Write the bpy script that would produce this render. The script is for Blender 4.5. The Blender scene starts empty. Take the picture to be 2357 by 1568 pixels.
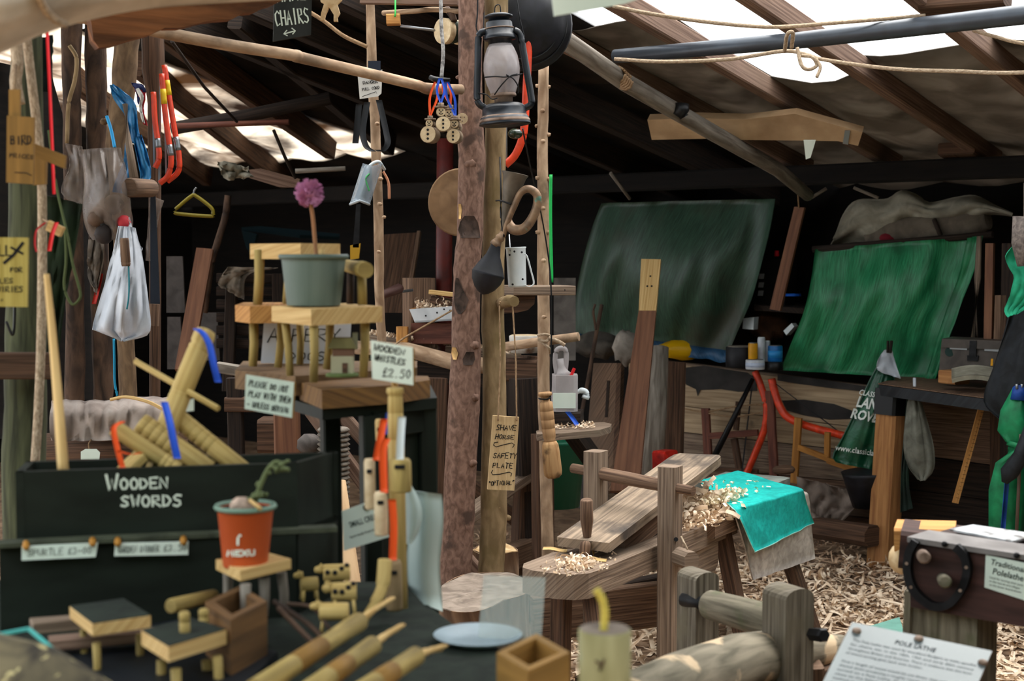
import bpy, math, random
from mathutils import Vector, Matrix, noise as mnoise
rnd = random.Random(7)
V = Vector
scn = bpy.context.scene
col = scn.collection
# ---------------------------------------------------------------- camera, world, light, exposure
IW, IH = 2357.0, 1568.0
LENS = 50.0
F = LENS / 36.0 * IW
PITCH = math.radians(3.4)
EYE = V((0, 0, 1.5))
cam = bpy.data.cameras.new('camera'); camo = bpy.data.objects.new('camera', cam); col.objects.link(camo)
cam.lens = LENS; cam.sensor_width = 36.0; cam.sensor_fit = 'HORIZONTAL'
cam.clip_start = .05; cam.clip_end = 200
camo.location = EYE; camo.rotation_euler = (math.pi / 2 - PITCH, 0, 0)
cam.dof.use_dof = True; cam.dof.focus_distance = 4.75; cam.dof.aperture_fstop = 5.0
scn.camera = camo
wd = bpy.data.worlds.new('overcast_sky'); scn.world = wd; wd.use_nodes = True
bgn = wd.node_tree.nodes['Background']; bgn.inputs[0].default_value = (.90, .96, 1.0, 1); bgn.inputs[1].default_value = 1.15
sun = bpy.data.lights.new('sun', 'SUN'); sun.energy = 6.3; sun.angle = math.radians(65); sun.color = (1, .97, .92)
suno = bpy.data.objects.new('sun', sun); col.objects.link(suno); suno.rotation_euler = (math.radians(-14), math.radians(10), 0)
vs = scn.view_settings; vs.view_transform = 'Standard'; vs.look = 'None'; vs.gamma = 1; vs.use_curve_mapping = False
vs.exposure = 1.3
scn.cycles.use_denoising = True
scn.cycles.max_bounces = 8; scn.cycles.diffuse_bounces = 4; scn.cycles.transparent_max_bounces = 12
scn.cycles.sample_clamp_indirect = 6
# ---------------------------------------------------------------- measuring helpers (pixels of the 2357x1568 frame -> places in metres)
CP, SP = math.cos(PITCH), math.sin(PITCH)
def ray(px, py):
    u = (px - IW / 2) / F; v = (IH / 2 - py) / F
    return V((u, CP + v * SP, -SP + v * CP))
def W(px, py, d):
    r = ray(px, py); return EYE + r * (d / r.y)
def G(px, py, z):
    r = ray(px, py); return EYE + r * ((z - EYE.z) / r.z)
def S(n, d): return n * d / F
class Pl:
    """a plane in the scene; at(px,py) is the point of it seen at that pixel, off lifts it towards the eye side"""
    def __init__(s, a, b, c):
        s.o = V(a); s.n = (V(b) - V(a)).cross(V(c) - V(a)).normalized()
        if s.n.dot(EYE - s.o) < 0: s.n = -s.n
    def at(s, px, py, off=0.0):
        r = ray(px, py); t = (s.o + s.n * off - EYE).dot(s.n) / r.dot(s.n); return EYE + r * t
def PW(*p): return Pl(*[W(*q) for q in p])
def FP(d, slope=0.0, tilt=0.0):
    """upright plane at depth d; slope = depth change per metre to the right, tilt = depth change per metre up"""
    o = V((0, d, 1.5)); return Pl(o, o + V((1, slope, 0)), o + V((0, tilt, 1)))
# ---------------------------------------------------------------- mesh builder
def frame(d, up=(0, 0, 1)):
    d = V(d).normalized(); u = V(up)
    if abs(d.dot(u.normalized())) > .98: u = V((0, 1, 0)) if abs(d.y) < .9 else V((1, 0, 0))
    s = d.cross(u).normalized(); u = s.cross(d).normalized(); return d, s, u
class MB:
    def __init__(s): s.v = []; s.f = []; s.uv = []; s.sm = []; s.mi = []; s.m = 0
    def face(s, idx, uv, smooth=False):
        s.f.append(tuple(idx)); s.uv.extend(uv); s.sm.append(smooth); s.mi.append(s.m)
    def tube(s, pts, r, n=8, cap=True, smooth=True, sq=1.0, up=(0, 0, 1), rough=0.0, close=False):
        pts = [V(p) for p in pts]; k = len(pts)
        rs = list(r) if hasattr(r, '__len__') else [r] * k
        base = len(s.v); L = 0; ls = []
        for i, p in enumerate(pts):
            a = pts[max(i - 1, 0)]; b = pts[min(i + 1, k - 1)]
            if close: a = pts[i - 1]; b = pts[(i + 1) % k]
            d, sd, u = frame(b - a, up)
            if i: L += (p - pts[i - 1]).length
            ls.append(L)
            for j in range(n):
                t = 2 * math.pi * j / n; q = rs[i] * (1 + (rough * (rnd.random() - .5) if rough else 0))
                s.v.append(p + sd * (math.cos(t) * q) + u * (math.sin(t) * q * sq))
        ring = 2 * math.pi * max(sum(rs) / k, 1e-4)
        o = rnd.random() * 5
        for i in range(k - 1 + (1 if close else 0)):
            i2 = (i + 1) % k
            for j in range(n):
                j2 = (j + 1) % n
                a = base + i * n + j; b = base + i * n + j2; c = base + i2 * n + j2; e = base + i2 * n + j
                v0, v1 = j / n * ring + o, (j + 1) / n * ring + o; u0, u1 = ls[i] + o, (ls[i2] if i2 else L + .1) + o
                s.face((a, b, c, e), [(u0, v0), (u0, v1), (u1, v1), (u1, v0)], smooth)
        if cap and not close:
            for i, rev in ((0, True), (k - 1, False)):
                idx = [base + i * n + j for j in range(n)]
                uv = [(o + math.cos(2 * math.pi * j / n) * rs[i], o + math.sin(2 * math.pi * j / n) * rs[i]) for j in range(n)]
                if not rev: s.face(idx, uv)
                else: s.face(idx[::-1], uv[::-1])
        return s
    def sweep(s, pts, prof, up=(0, 0, 1)):
        """flat-shaded sweep of a 2D profile (list of (side,up))"""
        n = len(prof); base = len(s.v); pts = [V(p) for p in pts]; k = len(pts); L = 0; ls = []
        for i, p in enumerate(pts):
            d, sd, u = frame(pts[min(i + 1, k - 1)] - pts[max(i - 1, 0)], up)
            if i: L += (p - pts[i - 1]).length
            ls.append(L)
            for (x, y) in prof: s.v.append(p + sd * x + u * y)
        per = [0]
        for j in range(n): per.append(per[-1] + math.dist(prof[j], prof[(j + 1) % n]))
        o = rnd.random() * 5
        for i in range(k - 1):
            for j in range(n):
                j2 = (j + 1) % n; a = base + i * n
                s.face((a + j, a + j2, a + n + j2, a + n + j), [(ls[i] + o, per[j] + o), (ls[i] + o, per[j + 1] + o), (ls[i + 1] + o, per[j + 1] + o), (ls[i + 1] + o, per[j] + o)])
        for i, rev in ((0, 1), (k - 1, 0)):
            idx = [base + i * n + j for j in range(n)]; uv = [(prof[j][0] * .3 + o, prof[j][1] + o) for j in range(n)]
            s.face(idx[::-1] if rev else idx, uv[::-1] if rev else uv)
        return s
    def bar(s, p0, p1, w, h, up=(0, 0, 1), ch=.1):
        c = min(w, h) * ch; a, b = w / 2, h / 2; p0, p1 = V(p0), V(p1)
        prof = [(-a + c, -b), (a - c, -b), (a, -b + c), (a, b - c), (a - c, b), (-a + c, b), (-a, b - c), (-a, -b + c)]
        return s.sweep([p0, p1], prof, up)
    def box(s, c, sz, rz=0.0, ch=.06):
        c = V(c); d = V((math.cos(rz), math.sin(rz), 0)); return s.bar(c - d * sz[0] / 2, c + d * sz[0] / 2, sz[1], sz[2], ch=ch)
    def lathe(s, p0, p1, prof, n=20, smooth=True):
        p0, p1 = V(p0), V(p1); d, sd, u = frame(p1 - p0); L = (p1 - p0).length
        base = len(s.v); k = len(prof); o = rnd.random() * 5
        for (t, r) in prof:
            for j in range(n):
                a = 2 * math.pi * j / n; s.v.append(p0 + d * (t * L) + sd * (math.cos(a) * r) + u * (math.sin(a) * r))
        R = max(r for t, r in prof)
        for i in range(k - 1):
            sm = smooth and not (abs(prof[i][0] - prof[i + 1][0]) * L < 1e-5)
            for j in range(n):
                j2 = (j + 1) % n; a = base + i * n
                s.face((a + j, a + j2, a + n + j2, a + n + j), [(prof[i][0] * L + o, j / n * 6.28 * R + o), (prof[i][0] * L + o, (j + 1) / n * 6.28 * R + o), (prof[i + 1][0] * L + o, (j + 1) / n * 6.28 * R + o), (prof[i + 1][0] * L + o, j / n * 6.28 * R + o)], sm)
        for i, rev in ((0, 1), (k - 1, 0)):
            if prof[i][1] > 1e-4:
                idx = [base + i * n + j for j in range(n)]; uv = [(o + math.cos(6.283 * j / n) * prof[i][1], o + math.sin(6.283 * j / n) * prof[i][1]) for j in range(n)]
                s.face(idx[::-1] if rev else idx, uv[::-1] if rev else uv)
        return s
    def prism(s, pts, ext, grain=None, smooth=False):
        """planar polygon extruded by the vector ext"""
        pts = [V(p) for p in pts]; n = len(pts); ext = V(ext); base = len(s.v)
        nn = V((0, 0, 0))
        for i in range(n):
            nn += (pts[i] - pts[0]).cross(pts[(i + 1) % n] - pts[0])
        if nn.dot(ext) > 0: pts = pts[::-1]
        g = V(grain) if grain else max((pts[(i + 1) % n] - pts[i] for i in range(n)), key=lambda q: q.length)
        g = g.normalized(); h = ext.cross(g).normalized() if ext.cross(g).length > 1e-9 else V((0, 0, 1)); e = ext.normalized()
        o = rnd.random() * 5
        s.v += pts + [p + ext for p in pts]
        uv = [(p.dot(g) + o, p.dot(h) + o) for p in pts]
        s.face(range(base, base + n), uv); s.face([base + n + i for i in range(n)][::-1], uv[::-1])
        for i in range(n):
            j = (i + 1) % n
            q = [base + j, base + i, base + n + i, base + n + j]
            s.face(q, [(s.v[k].dot(g) + o, s.v[k].dot(h) + s.v[k].dot(e) + o) for k in q], smooth)
        return s
    def sheet(s, grid, th=.002, smooth=True):
        """grid[i][j] of points -> a cloth with thickness th"""
        ni, nj = len(grid), len(grid[0]); base = len(s.v); o = rnd.random() * 5
        nrm = []
        for i in range(ni):
            for j in range(nj):
                a = grid[min(i + 1, ni - 1)][j] - grid[max(i - 1, 0)][j]; b = grid[i][min(j + 1, nj - 1)] - grid[i][max(j - 1, 0)]
                q = a.cross(b); nrm.append(q.normalized() if q.length > 1e-12 else V((0, 0, 1)))
        for i in range(ni):
            for j in range(nj): s.v.append(V(grid[i][j]))
        for i in range(ni):
            for j in range(nj): s.v.append(V(grid[i][j]) - nrm[i * nj + j] * th)
        M = ni * nj
        du = [[0] * nj for _ in range(ni)]; dv = [[0] * nj for _ in range(ni)]
        for i in range(ni):
            for j in range(nj):
                if i: du[i][j] = du[i - 1][j] + (grid[i][j] - grid[i - 1][j]).length
                if j: dv[i][j] = dv[i][j - 1] + (grid[i][j] - grid[i][j - 1]).length
        U = lambda i, j: (du[i][j] + o, dv[i][j] + o)
        for i in range(ni - 1):
            for j in range(nj - 1):
                a = base + i * nj + j; q = [a, a + nj, a + nj + 1, a + 1]; uv = [U(i, j), U(i + 1, j), U(i + 1, j + 1), U(i, j + 1)]
                s.face(q, uv, smooth); s.face([x + M for x in q][::-1], uv[::-1], smooth)
        def edge(p, q, up, uq): s.face((p, q, q + M, p + M)[::-1], [up, uq, uq, up], False)
        for j in range(nj - 1):
            edge(base + j, base + j + 1, U(0, j), U(0, j + 1)); a = base + (ni - 1) * nj
            edge(a + j + 1, a + j, U(ni - 1, j + 1), U(ni - 1, j))
        for i in range(ni - 1):
            edge(base + (i + 1) * nj, base + i * nj, U(i + 1, 0), U(i, 0)); edge(base + i * nj + nj - 1, base + (i + 1) * nj + nj - 1, U(i, nj - 1), U(i + 1, nj - 1))
        return s
    def ell(s, c, r, n=14, m=8, ax=None, bump=0.0, seed=0):
        c = V(c); base = len(s.v); r = r if hasattr(r, '__len__') else (r, r, r); o = rnd.random() * 5
        X, Y, Z = ax if ax else (V((1, 0, 0)), V((0, 1, 0)), V((0, 0, 1)))
        for i in range(m + 1):
            th = math.pi * i / m
            for j in range(n):
                ph = 2 * math.pi * j / n; q = V((math.sin(th) * math.cos(ph), math.sin(th) * math.sin(ph), math.cos(th)))
                k = 1 + (bump * mnoise.noise(q * 2.3 + V((seed, seed * .7, 0))) if bump else 0)
                s.v.append(c + (X * (q.x * r[0]) + Y * (q.y * r[1]) + Z * (q.z * r[2])) * k)
        for i in range(m):
            for j in range(n):
                j2 = (j + 1) % n; a = base + i * n
                R = max(r)
                s.face((a + j, a + n + j, a + n + j2, a + j2), [(i / m * 3 * R + o, j / n * 6 * R + o), ((i + 1) / m * 3 * R + o, j / n * 6 * R + o), ((i + 1) / m * 3 * R + o, (j + 1) / n * 6 * R + o), (i / m * 3 * R + o, (j + 1) / n * 6 * R + o)], True)
        return s
    def ribbon(s, pts, w, th=.0012, side=None):
        """thin strip along pts, width vector side (or function of i)"""
        pts = [V(p) for p in pts]; g = []
        for i, p in enumerate(pts):
            sd = side(i) if callable(side) else V(side) if side is not None else V((1, 0, 0))
            ww = w[i] if hasattr(w, '__len__') else w
            g.append([p - sd.normalized() * ww / 2, p + sd.normalized() * ww / 2])
        return s.sheet(g, th)
    def add(s, o):
        b = len(s.v); s.v += o.v; s.f += [tuple(i + b for i in f) for f in o.f]; s.uv += o.uv; s.sm += o.sm; s.mi += o.mi; return s
    def mesh(s, name, base, mats):
        me = bpy.data.meshes.new(name)
        me.from_pydata([tuple(p - base) for p in s.v], [], s.f)
        ul = me.uv_layers.new(name='UVMap'); fl = [c for u in s.uv for c in u]
        ul.data.foreach_set('uv', fl); me.polygons.foreach_set('use_smooth', s.sm)
        mats = mats if isinstance(mats, (list, tuple)) else [mats]
        for m in mats: me.materials.append(m)
        if len(mats) > 1: me.polygons.foreach_set('material_index', s.mi)
        return me
def bbox(mb):
    xs = [p.x for p in mb.v]; ys = [p.y for p in mb.v]; zs = [p.z for p in mb.v]
    return V((min(xs), min(ys), min(zs))), V((max(xs), max(ys), max(zs)))
def tag(o, label=None, cat=None, group=None, kind=None):
    if label: o['label'] = label
    if cat: o['category'] = cat
    if group: o['group'] = group
    if kind: o['kind'] = kind
    return o
def one(name, label, cat, mb, mat, group=None, kind=None):
    a, b = bbox(mb); base = V(((a.x + b.x) / 2, (a.y + b.y) / 2, a.z))
    o = bpy.data.objects.new(name, mb.mesh(name, base, mat)); o.location = base; col.objects.link(o)
    return tag(o, label, cat, group, kind)
class T:
    """a thing: Empty at its base, parts added with p()"""
    def __init__(s, name, label, cat, base, group=None, kind=None):
        s.b = V(base); s.o = bpy.data.objects.new(name, None); s.o.location = s.b; s.o.empty_display_size = .05
        col.objects.link(s.o); tag(s.o, label, cat, group, kind)
    def p(s, name, mb, mat, parent=None, label=None, kind=None):
        o = bpy.data.objects.new(name, mb.mesh(name, s.b, mat)); col.objects.link(o); o.parent = parent or s.o
        tag(o, label, None, None, kind); return o
def kids(parent, base, name, mb, mat, kind=None):
    o = bpy.data.objects.new(name, mb.mesh(name, base, mat)); col.objects.link(o); o.parent = parent
    if kind: o['kind'] = kind
    return o
# ---------------------------------------------------------------- procedural materials
def lin(h):
    h = h.lstrip('#'); c = [int(h[i:i + 2], 16) / 255 for i in (0, 2, 4)]
    return tuple(((x / 12.92) if x <= .04045 else ((x + .055) / 1.055) ** 2.4) for x in c) + (1,)
def M(name, c1, c2=None, sc=(6, 60, 6), rough=.8, bump=.3, coord='UV', metal=0.0, spec=.3, c3=None, big=3.0, det=6, dist=.6, lo=.35, hi=.68, bd=.004, blo=.52, bhi=.68):
    """colour = noise stretched by sc between c1 and c2, with larger patches of c3"""
    m = bpy.data.materials.new(name); m.use_nodes = True; nt = m.node_tree; N = nt.nodes; L = nt.links
    b = N['Principled BSDF']; b.inputs['Roughness'].default_value = rough; b.inputs['Metallic'].default_value = metal
    b.inputs['Specular IOR Level'].default_value = spec
    tc = N.new('ShaderNodeTexCoord'); mp = N.new('ShaderNodeMapping'); mp.inputs['Scale'].default_value = sc
    L.new(tc.outputs[coord], mp.inputs['Vector'])
    nz = N.new('ShaderNodeTexNoise'); nz.inputs['Scale'].default_value = 1; nz.inputs['Detail'].default_value = det; nz.inputs['Distortion'].default_value = dist
    L.new(mp.outputs[0], nz.inputs['Vector'])
    rp = N.new('ShaderNodeValToRGB'); e = rp.color_ramp.elements
    e[0].position = lo; e[1].position = hi; e[0].color = lin(c1); e[1].color = lin(c2 or c1)
    L.new(nz.outputs['Fac'], rp.inputs[0]); out = rp.outputs[0]
    if c3:
        n2 = N.new('ShaderNodeTexNoise'); n2.inputs['Scale'].default_value = big; n2.inputs['Detail'].default_value = 5
        L.new(tc.outputs['Object'], n2.inputs['Vector'])
        r2 = N.new('ShaderNodeValToRGB'); r2.color_ramp.elements[0].position = blo; r2.color_ramp.elements[1].position = bhi
        L.new(n2.outputs['Fac'], r2.inputs[0])
        mx = N.new('ShaderNodeMixRGB'); mx.inputs[2].default_value = lin(c3)
        L.new(r2.outputs[0], mx.inputs[0]); L.new(out, mx.inputs[1]); out = mx.outputs[0]
    L.new(out, b.inputs['Base Color'])
    if bump:
        bp = N.new('ShaderNodeBump'); bp.inputs['Strength'].default_value = bump; bp.inputs['Distance'].default_value = bd
        L.new(nz.outputs['Fac'], bp.inputs['Height']); L.new(bp.outputs[0], b.inputs['Normal'])
    return m
def thin(m, trans=.4, clear=0.0):
    """let light through a sheet: translucent share trans, see-through share clear"""
    nt = m.node_tree; N = nt.nodes; L = nt.links; b = N['Principled BSDF']; out = N['Material Output']
    tr = N.new('ShaderNodeBsdfTranslucent'); src = b.inputs['Base Color']
    if src.links: L.new(src.links[0].from_socket, tr.inputs[0])
    else: tr.inputs[0].default_value = src.default_value
    a = N.new('ShaderNodeMixShader'); a.inputs[0].default_value = trans; L.new(b.outputs[0], a.inputs[1]); L.new(tr.outputs[0], a.inputs[2])
    last = a
    if clear:
        tp = N.new('ShaderNodeBsdfTransparent'); c = N.new('ShaderNodeMixShader'); c.inputs[0].default_value = clear
        L.new(a.outputs[0], c.inputs[1]); L.new(tp.outputs[0], c.inputs[2]); last = c
    L.new(last.outputs[0], out.inputs['Surface']); return m
def plain(name, c, rough=.6, metal=0.0, spec=.3, var=.0, bump=0.0, sc=12):
    if not var and not bump:
        m = bpy.data.materials.new(name); m.use_nodes = True; b = m.node_tree.nodes['Principled BSDF']
        b.inputs['Base Color'].default_value = lin(c); b.inputs['Roughness'].default_value = rough; b.inputs['Metallic'].default_value = metal
        b.inputs['Specular IOR Level'].default_value = spec; return m
    h = c.lstrip('#'); q = [int(h[i:i + 2], 16) for i in (0, 2, 4)]
    d1 = '%02x%02x%02x' % tuple(max(0, int(x * (1 - var))) for x in q); d2 = '%02x%02x%02x' % tuple(min(255, int(x * (1 + var))) for x in q)
    return M(name, d1, d2, sc=(sc, sc, sc), rough=rough, bump=bump, coord='Object', metal=metal, spec=spec)
MT = {}
def mt(k): return MT[k]
MT['weathered'] = M('weathered_wood', '5a4a3e', '96826f', (4, 150, 4), .85, .35, c3='786757')
MT['weathered_dark'] = M('dark_weathered_wood', '4a3629', '836853', (4, 150, 4), .85, .35, c3='5f4d3f')
MT['old_brown'] = M('old_brown_wood', '36261b', '634836', (4, 130, 4), .85, .3)
MT['rafter'] = M('rafter_wood', '5c463a', '8a7060', (3, 130, 4), .85, .3, c3='6a5546')
MT['pine'] = M('pale_pine', 'b8935a', 'd6b57c', (4, 150, 4), .75, .15)
MT['pine_orange'] = M('orange_pine', 'a5713c', 'd29a58', (4, 150, 4), .75, .2)
MT['green_wood'] = M('fresh_turned_wood', 'a88c50', 'c9af70', (4, 160, 4), .65, .12)  # greenish light around the stall is tinted into this wood colour
MT['hazel'] = M('hazel_bark', '7d6a3c', 'b59c5c', (6, 40, 6), .7, .25, c3='8f7a45')
MT['bark_red'] = M('reddish_bark', '62493d', '8e6f60', (34, 60, 10), .85, .3, c3='4e3c33', big=9, bd=.006, blo=.58, bhi=.64)
MT['bark_tan'] = M('tan_bark', '6e5a3e', '9a8260', (10, 30, 10), .85, .4, c3='6d5c3a', big=7)
MT['bark_pale'] = M('pale_bark', '8f735a', 'c0a487', (10, 30, 10), .85, .3, c3='7c6752', big=9)
MT['bark_dark'] = M('dark_bark', '2c211b', '5b4536', (10, 26, 10), .9, .7, bd=.01)
MT['dark_wood'] = M('nearly_black_wood', '17110e', '35281f', (4, 130, 4), .9, .3)
MT['black_wall'] = M('shade_black_boards', '0a0807', '17120f', (4, 40, 4), .95, .3)  # near-black colour stands in for the deep shade at the back
MT['black_paint'] = M('black_green_paint', '10150f', '1b221b', (6, 20, 6), .6, .1, spec=.2)
MT['ply'] = M('stained_plywood', '8c765c', 'b59e80', (3, 60, 3), .85, .15, c3='24211f', big=1.7, blo=.53, bhi=.56)
MT['stump'] = M('stump_end_grain', '665a50', '928477', (18, 18, 18), .95, .6, coord='Object', bd=.01)
MT['end'] = M('sawn_end_grain', 'b9976a', 'dcc197', (30, 30, 30), .8, .2, coord='Object')
MT['mahogany'] = M('reddish_board', '623f2d', '80583f', (3, 50, 3), .7, .1)
MT['string'] = M('hemp_string', '7a5f45', 'a98c6b', (60, 300, 60), .95, .5)
MT['rope'] = M('pale_rope', '8f7a63', 'c2ae95', (90, 200, 60), .95, .8, bd=.003)
MT['black'] = plain('black_plastic', '0e0f11', .45)
MT['black_rub'] = plain('black_rubber', '15161b', .55, var=.3, sc=20)
MT['iron'] = plain('dark_iron', '1b1b1d', .55, .4, var=.3, sc=30)
MT['steel'] = plain('dull_steel', '8d8f92', .4, .9)
MT['ink'] = plain('black_ink', '0b0b0d', .7)
MT['chalk'] = plain('white_chalk', 'd5dfd0', .95)
MT['paper'] = M('green_tinted_paper', 'c9d8cc', 'e2ebe0', (3, 3, 3), .6, 0)  # green cast of the ambient light is mixed into the paper colour
MT['white_plastic'] = thin(M('white_plastic_bag', 'ccd2db', 'e8ecf2', (8, 8, 8), .4, .5, coord='Object', bd=.02), .35)
# ---------------------------------------------------------------- lettering
SF = {'A': '0,0 .5,1 1,0|.2,.38 .8,.38', 'B': '0,0 0,1 .7,.95 .75,.6 0,.52 .85,.4 .85,.08 0,0', 'C': '1,.85 .6,1 .1,.8 0,.4 .3,0 .9,.1', 'D': '0,0 0,1 .6,.9 1,.5 .6,.08 0,0',
      'E': '1,1 0,1 0,0 1,0|0,.52 .75,.52', 'F': '1,1 0,1 0,0|0,.52 .7,.52', 'G': '1,.85 .5,1 .05,.7 .1,.15 .6,0 1,.2 1,.48 .6,.48', 'H': '0,0 0,1|1,0 1,1|0,.5 1,.5',
      'I': '.5,0 .5,1', 'K': '0,0 0,1|1,1 0,.45 1,0', 'L': '0,1 0,0 .9,0', 'M': '0,0 .1,1 .5,.3 .9,1 1,0', 'N': '0,0 0,1 1,0 1,1', 'O': '.5,1 .1,.8 0,.4 .3,0 .7,0 1,.4 .9,.8 .5,1',
      'P': '0,0 0,1 .8,.95 .85,.6 0,.45', 'Q': '.5,1 0,.6 .1,.1 .6,0 1,.4 .9,.8 .5,1|.6,.3 1,-.1', 'R': '0,0 0,1 .8,.95 .85,.6 0,.48 1,0', 'S': '.95,.9 .4,1 .05,.78 .3,.55 .8,.42 .9,.15 .5,0 0,.1',
      'T': '0,1 1,1|.5,1 .5,0', 'U': '0,1 0,.2 .4,0 .85,.1 1,1', 'V': '0,1 .5,0 1,1', 'W': '0,1 .25,0 .5,.7 .75,0 1,1', 'X': '0,0 1,1|0,1 1,0', 'Y': '0,1 .5,.5 1,1|.5,.5 .45,0', 'Z': '0,1 1,1 0,0 1,0', 'J': '.8,1 .8,.15 .4,0 .1,.2',
      '0': '.5,1 .1,.7 .1,.3 .5,0 .9,.3 .9,.7 .5,1', '1': '.3,.8 .55,1 .55,0', '2': '.05,.8 .4,1 .9,.8 .7,.5 0,0 1,0', '3': '.05,.9 .5,1 .9,.78 .45,.55 .95,.3 .5,0 0,.12', '5': '.9,1 .15,1 .1,.6 .6,.65 .95,.3 .5,0 0,.1', '7': '0,1 1,1 .4,0',
      '£': '.9,.85 .6,1 .35,.8 .35,.1 .05,0 1,0|.1,.5 .75,.5', '-': '.1,.45 .9,.45', '.': '.4,0 .5,.06', "'": '.5,1 .4,.7', '"': '.3,1 .3,.75|.7,1 .7,.75', '~': '.0,.6 .05,1 .2,.9 .15,.5 .4,.45 1,.8 1.05,.5', ' ': ''}
def strokes(mb, mapf, txt, x, y, cw, h, sx=(1.0, 0.0), sw=3.0, gap=.32, jit=.06, slant=0.0):
    """hand lettering as thin raised strokes; mapf(px,py) -> point; sx = unit text direction in pixels, y grows downward"""
    dx, dy = sx
    for k, c in enumerate(txt):
        g = SF.get(c.upper(), '')
        ox = x + dx * k * cw * (1 + gap); oy = y + dy * k * cw * (1 + gap)
        hh = h * (1 + jit * (rnd.random() - .5) * 2)
        for st in [q for q in g.split('|') if q]:
            P = []
            for q in st.split():
                a, b = [float(z) for z in q.split(',')]
                a += (rnd.random() - .5) * jit; b += (rnd.random() - .5) * jit
                a += slant * b
                P.append((ox + dx * a * cw + dy * b * hh, oy + dy * a * cw - dx * b * hh))
            line2(mb, mapf, P, sw)
    return mb
def line2(mb, mapf, P, sw):
    n = len(P)
    L, R = [], []
    for i in range(n):
        a = P[max(i - 1, 0)]; b = P[min(i + 1, n - 1)]; tx, ty = b[0] - a[0], b[1] - a[1]; l = math.hypot(tx, ty) or 1
        nx, ny = -ty / l * sw / 2, tx / l * sw / 2
        ex = (tx / l * sw * .4 * (-1 if i == 0 else 1 if i == n - 1 else 0)); ey = (ty / l * sw * .4 * (-1 if i == 0 else 1 if i == n - 1 else 0))
        L.append(mapf(P[i][0] + nx + ex, P[i][1] + ny + ey)); R.append(mapf(P[i][0] - nx + ex, P[i][1] - ny + ey))
    b0 = len(mb.v); mb.v += L + R
    for i in range(n - 1): mb.face((b0 + i, b0 + i + 1, b0 + n + i + 1, b0 + n + i), [(0, 0)] * 4)
_cache = {}
def glyphs(txt, bold=0.0):
    k = (txt, bold)
    if k not in _cache:
        cu = bpy.data.curves.new('t', 'FONT'); cu.body = txt; cu.size = 1; cu.offset = bold; cu.resolution_u = 2
        ob = bpy.data.objects.new('t', cu); col.objects.link(ob)
        dg = bpy.context.evaluated_depsgraph_get(); dg.update(); me = ob.evaluated_get(dg).to_mesh()
        vv = [(p.co.x, p.co.y) for p in me.vertices]; ff = [tuple(p.vertices) for p in me.polygons]
        w = max(p[0] for p in vv) if vv else 1
        ob.evaluated_get(dg).to_mesh_clear(); bpy.data.objects.remove(ob); bpy.data.curves.remove(cu)
        _cache[k] = (vv, ff, w)
    return _cache[k]
def printed(mb, mapf, txt, x, y, h, width=None, sx=(1.0, 0.0), bold=0.0, shear=0.0, up=None):
    """printed lettering; x,y = left end of the base line in pixels, h = capital height"""
    vv, ff, w = glyphs(txt, bold); s = h / .7; kx = (width / w) if width else s
    dx, dy = sx; ux, uy = up if up else (dy, -dx)
    b0 = len(mb.v)
    for (a, b) in vv:
        a2 = a * kx + shear * b * s; mb.v.append(mapf(x + dx * a2 + ux * b * s, y + dy * a2 + uy * b * s))
    for f in ff: mb.face([b0 + i for i in f], [(0, 0)] * len(f))
    return mb
# ================================================================ THE SETTING
A2 = V((-.77, .64, 0)); N2 = V((-.64, -.77, 0)); P0 = V((1.76, 7.0, 2.04)); UPR = (N2 + V((0, 0, .2))).cross(A2).normalized()
if UPR.z < 0: UPR = -UPR
def R(s, q, up=0.0): return P0 + A2 * s + N2 * q + V((0, 0, .2 * q)) + UPR * up
ROOF = Pl(R(0, 0), R(1, 0), R(0, 1))
# floor: uneven trodden earth with shavings
MT['earth'] = M('trodden_earth_and_dust', '6b5442', 'a58a70', (9, 9, 9), .95, .5, coord='Object', bd=.02)
def fz(x, y): return .012 * mnoise.noise(V((x * 2.1, y * 2.1, 3))) + .02 * mnoise.noise(V((x * .9, y * .9, 8)))
g = [[V((-9 + i * .25, -5 + j * .25, fz(-9 + i * .25, -5 + j * .25))) for j in range(76)] for i in range(76)]
one('floor', 'trodden earth workshop floor', 'floor', MB().sheet(g, .05), mt('earth'), kind='structure')
def shaving(mb, p, l, w, cur, ang, tiltv, n=6, twist=0.0, flat=.38):
    d = V((math.cos(ang), math.sin(ang), tiltv)).normalized(); sd = d.cross(V((0, 0, 1))).normalized(); q = V(p); b0 = len(mb.v)
    for i in range(n + 1):
        t = twist * i / n; s2 = sd * math.cos(t) + d.cross(sd) * math.sin(t)
        mb.v.append(q - s2 * w / 2); mb.v.append(q + s2 * w / 2)
        d = (Matrix.Rotation(cur / n, 3, sd) @ d).normalized(); q = q + d * (l / n)
        if q.z < fz(q.x, q.y) + .002: q.z = fz(q.x, q.y) + .002 + rnd.random() * .004
    for k in range(b0, len(mb.v)): mb.v[k].z = p[2] + (mb.v[k].z - p[2]) * flat
    u = rnd.random() * 9
    for i in range(n): mb.face((b0 + 2 * i, b0 + 2 * i + 2, b0 + 2 * i + 3, b0 + 2 * i + 1), [(i * .1 + u, u), (i * .1 + .1 + u, u), (i * .1 + .1 + u, .1 + u), (i * .1 + u, .1 + u)], True)
MT['shav'] = M('wood_shavings', 'b8946f', 'f6e2c8', (1.2, 3, 1), .8, .1, dist=.2, lo=.3, hi=.6)
MT['shav_old'] = M('old_wood_shavings', '8a6a50', 'c9a98b', (1.2, 3, 1), .8, .1, dist=.2, lo=.3, hi=.6)
mb = MB(); mo = MB()
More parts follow.
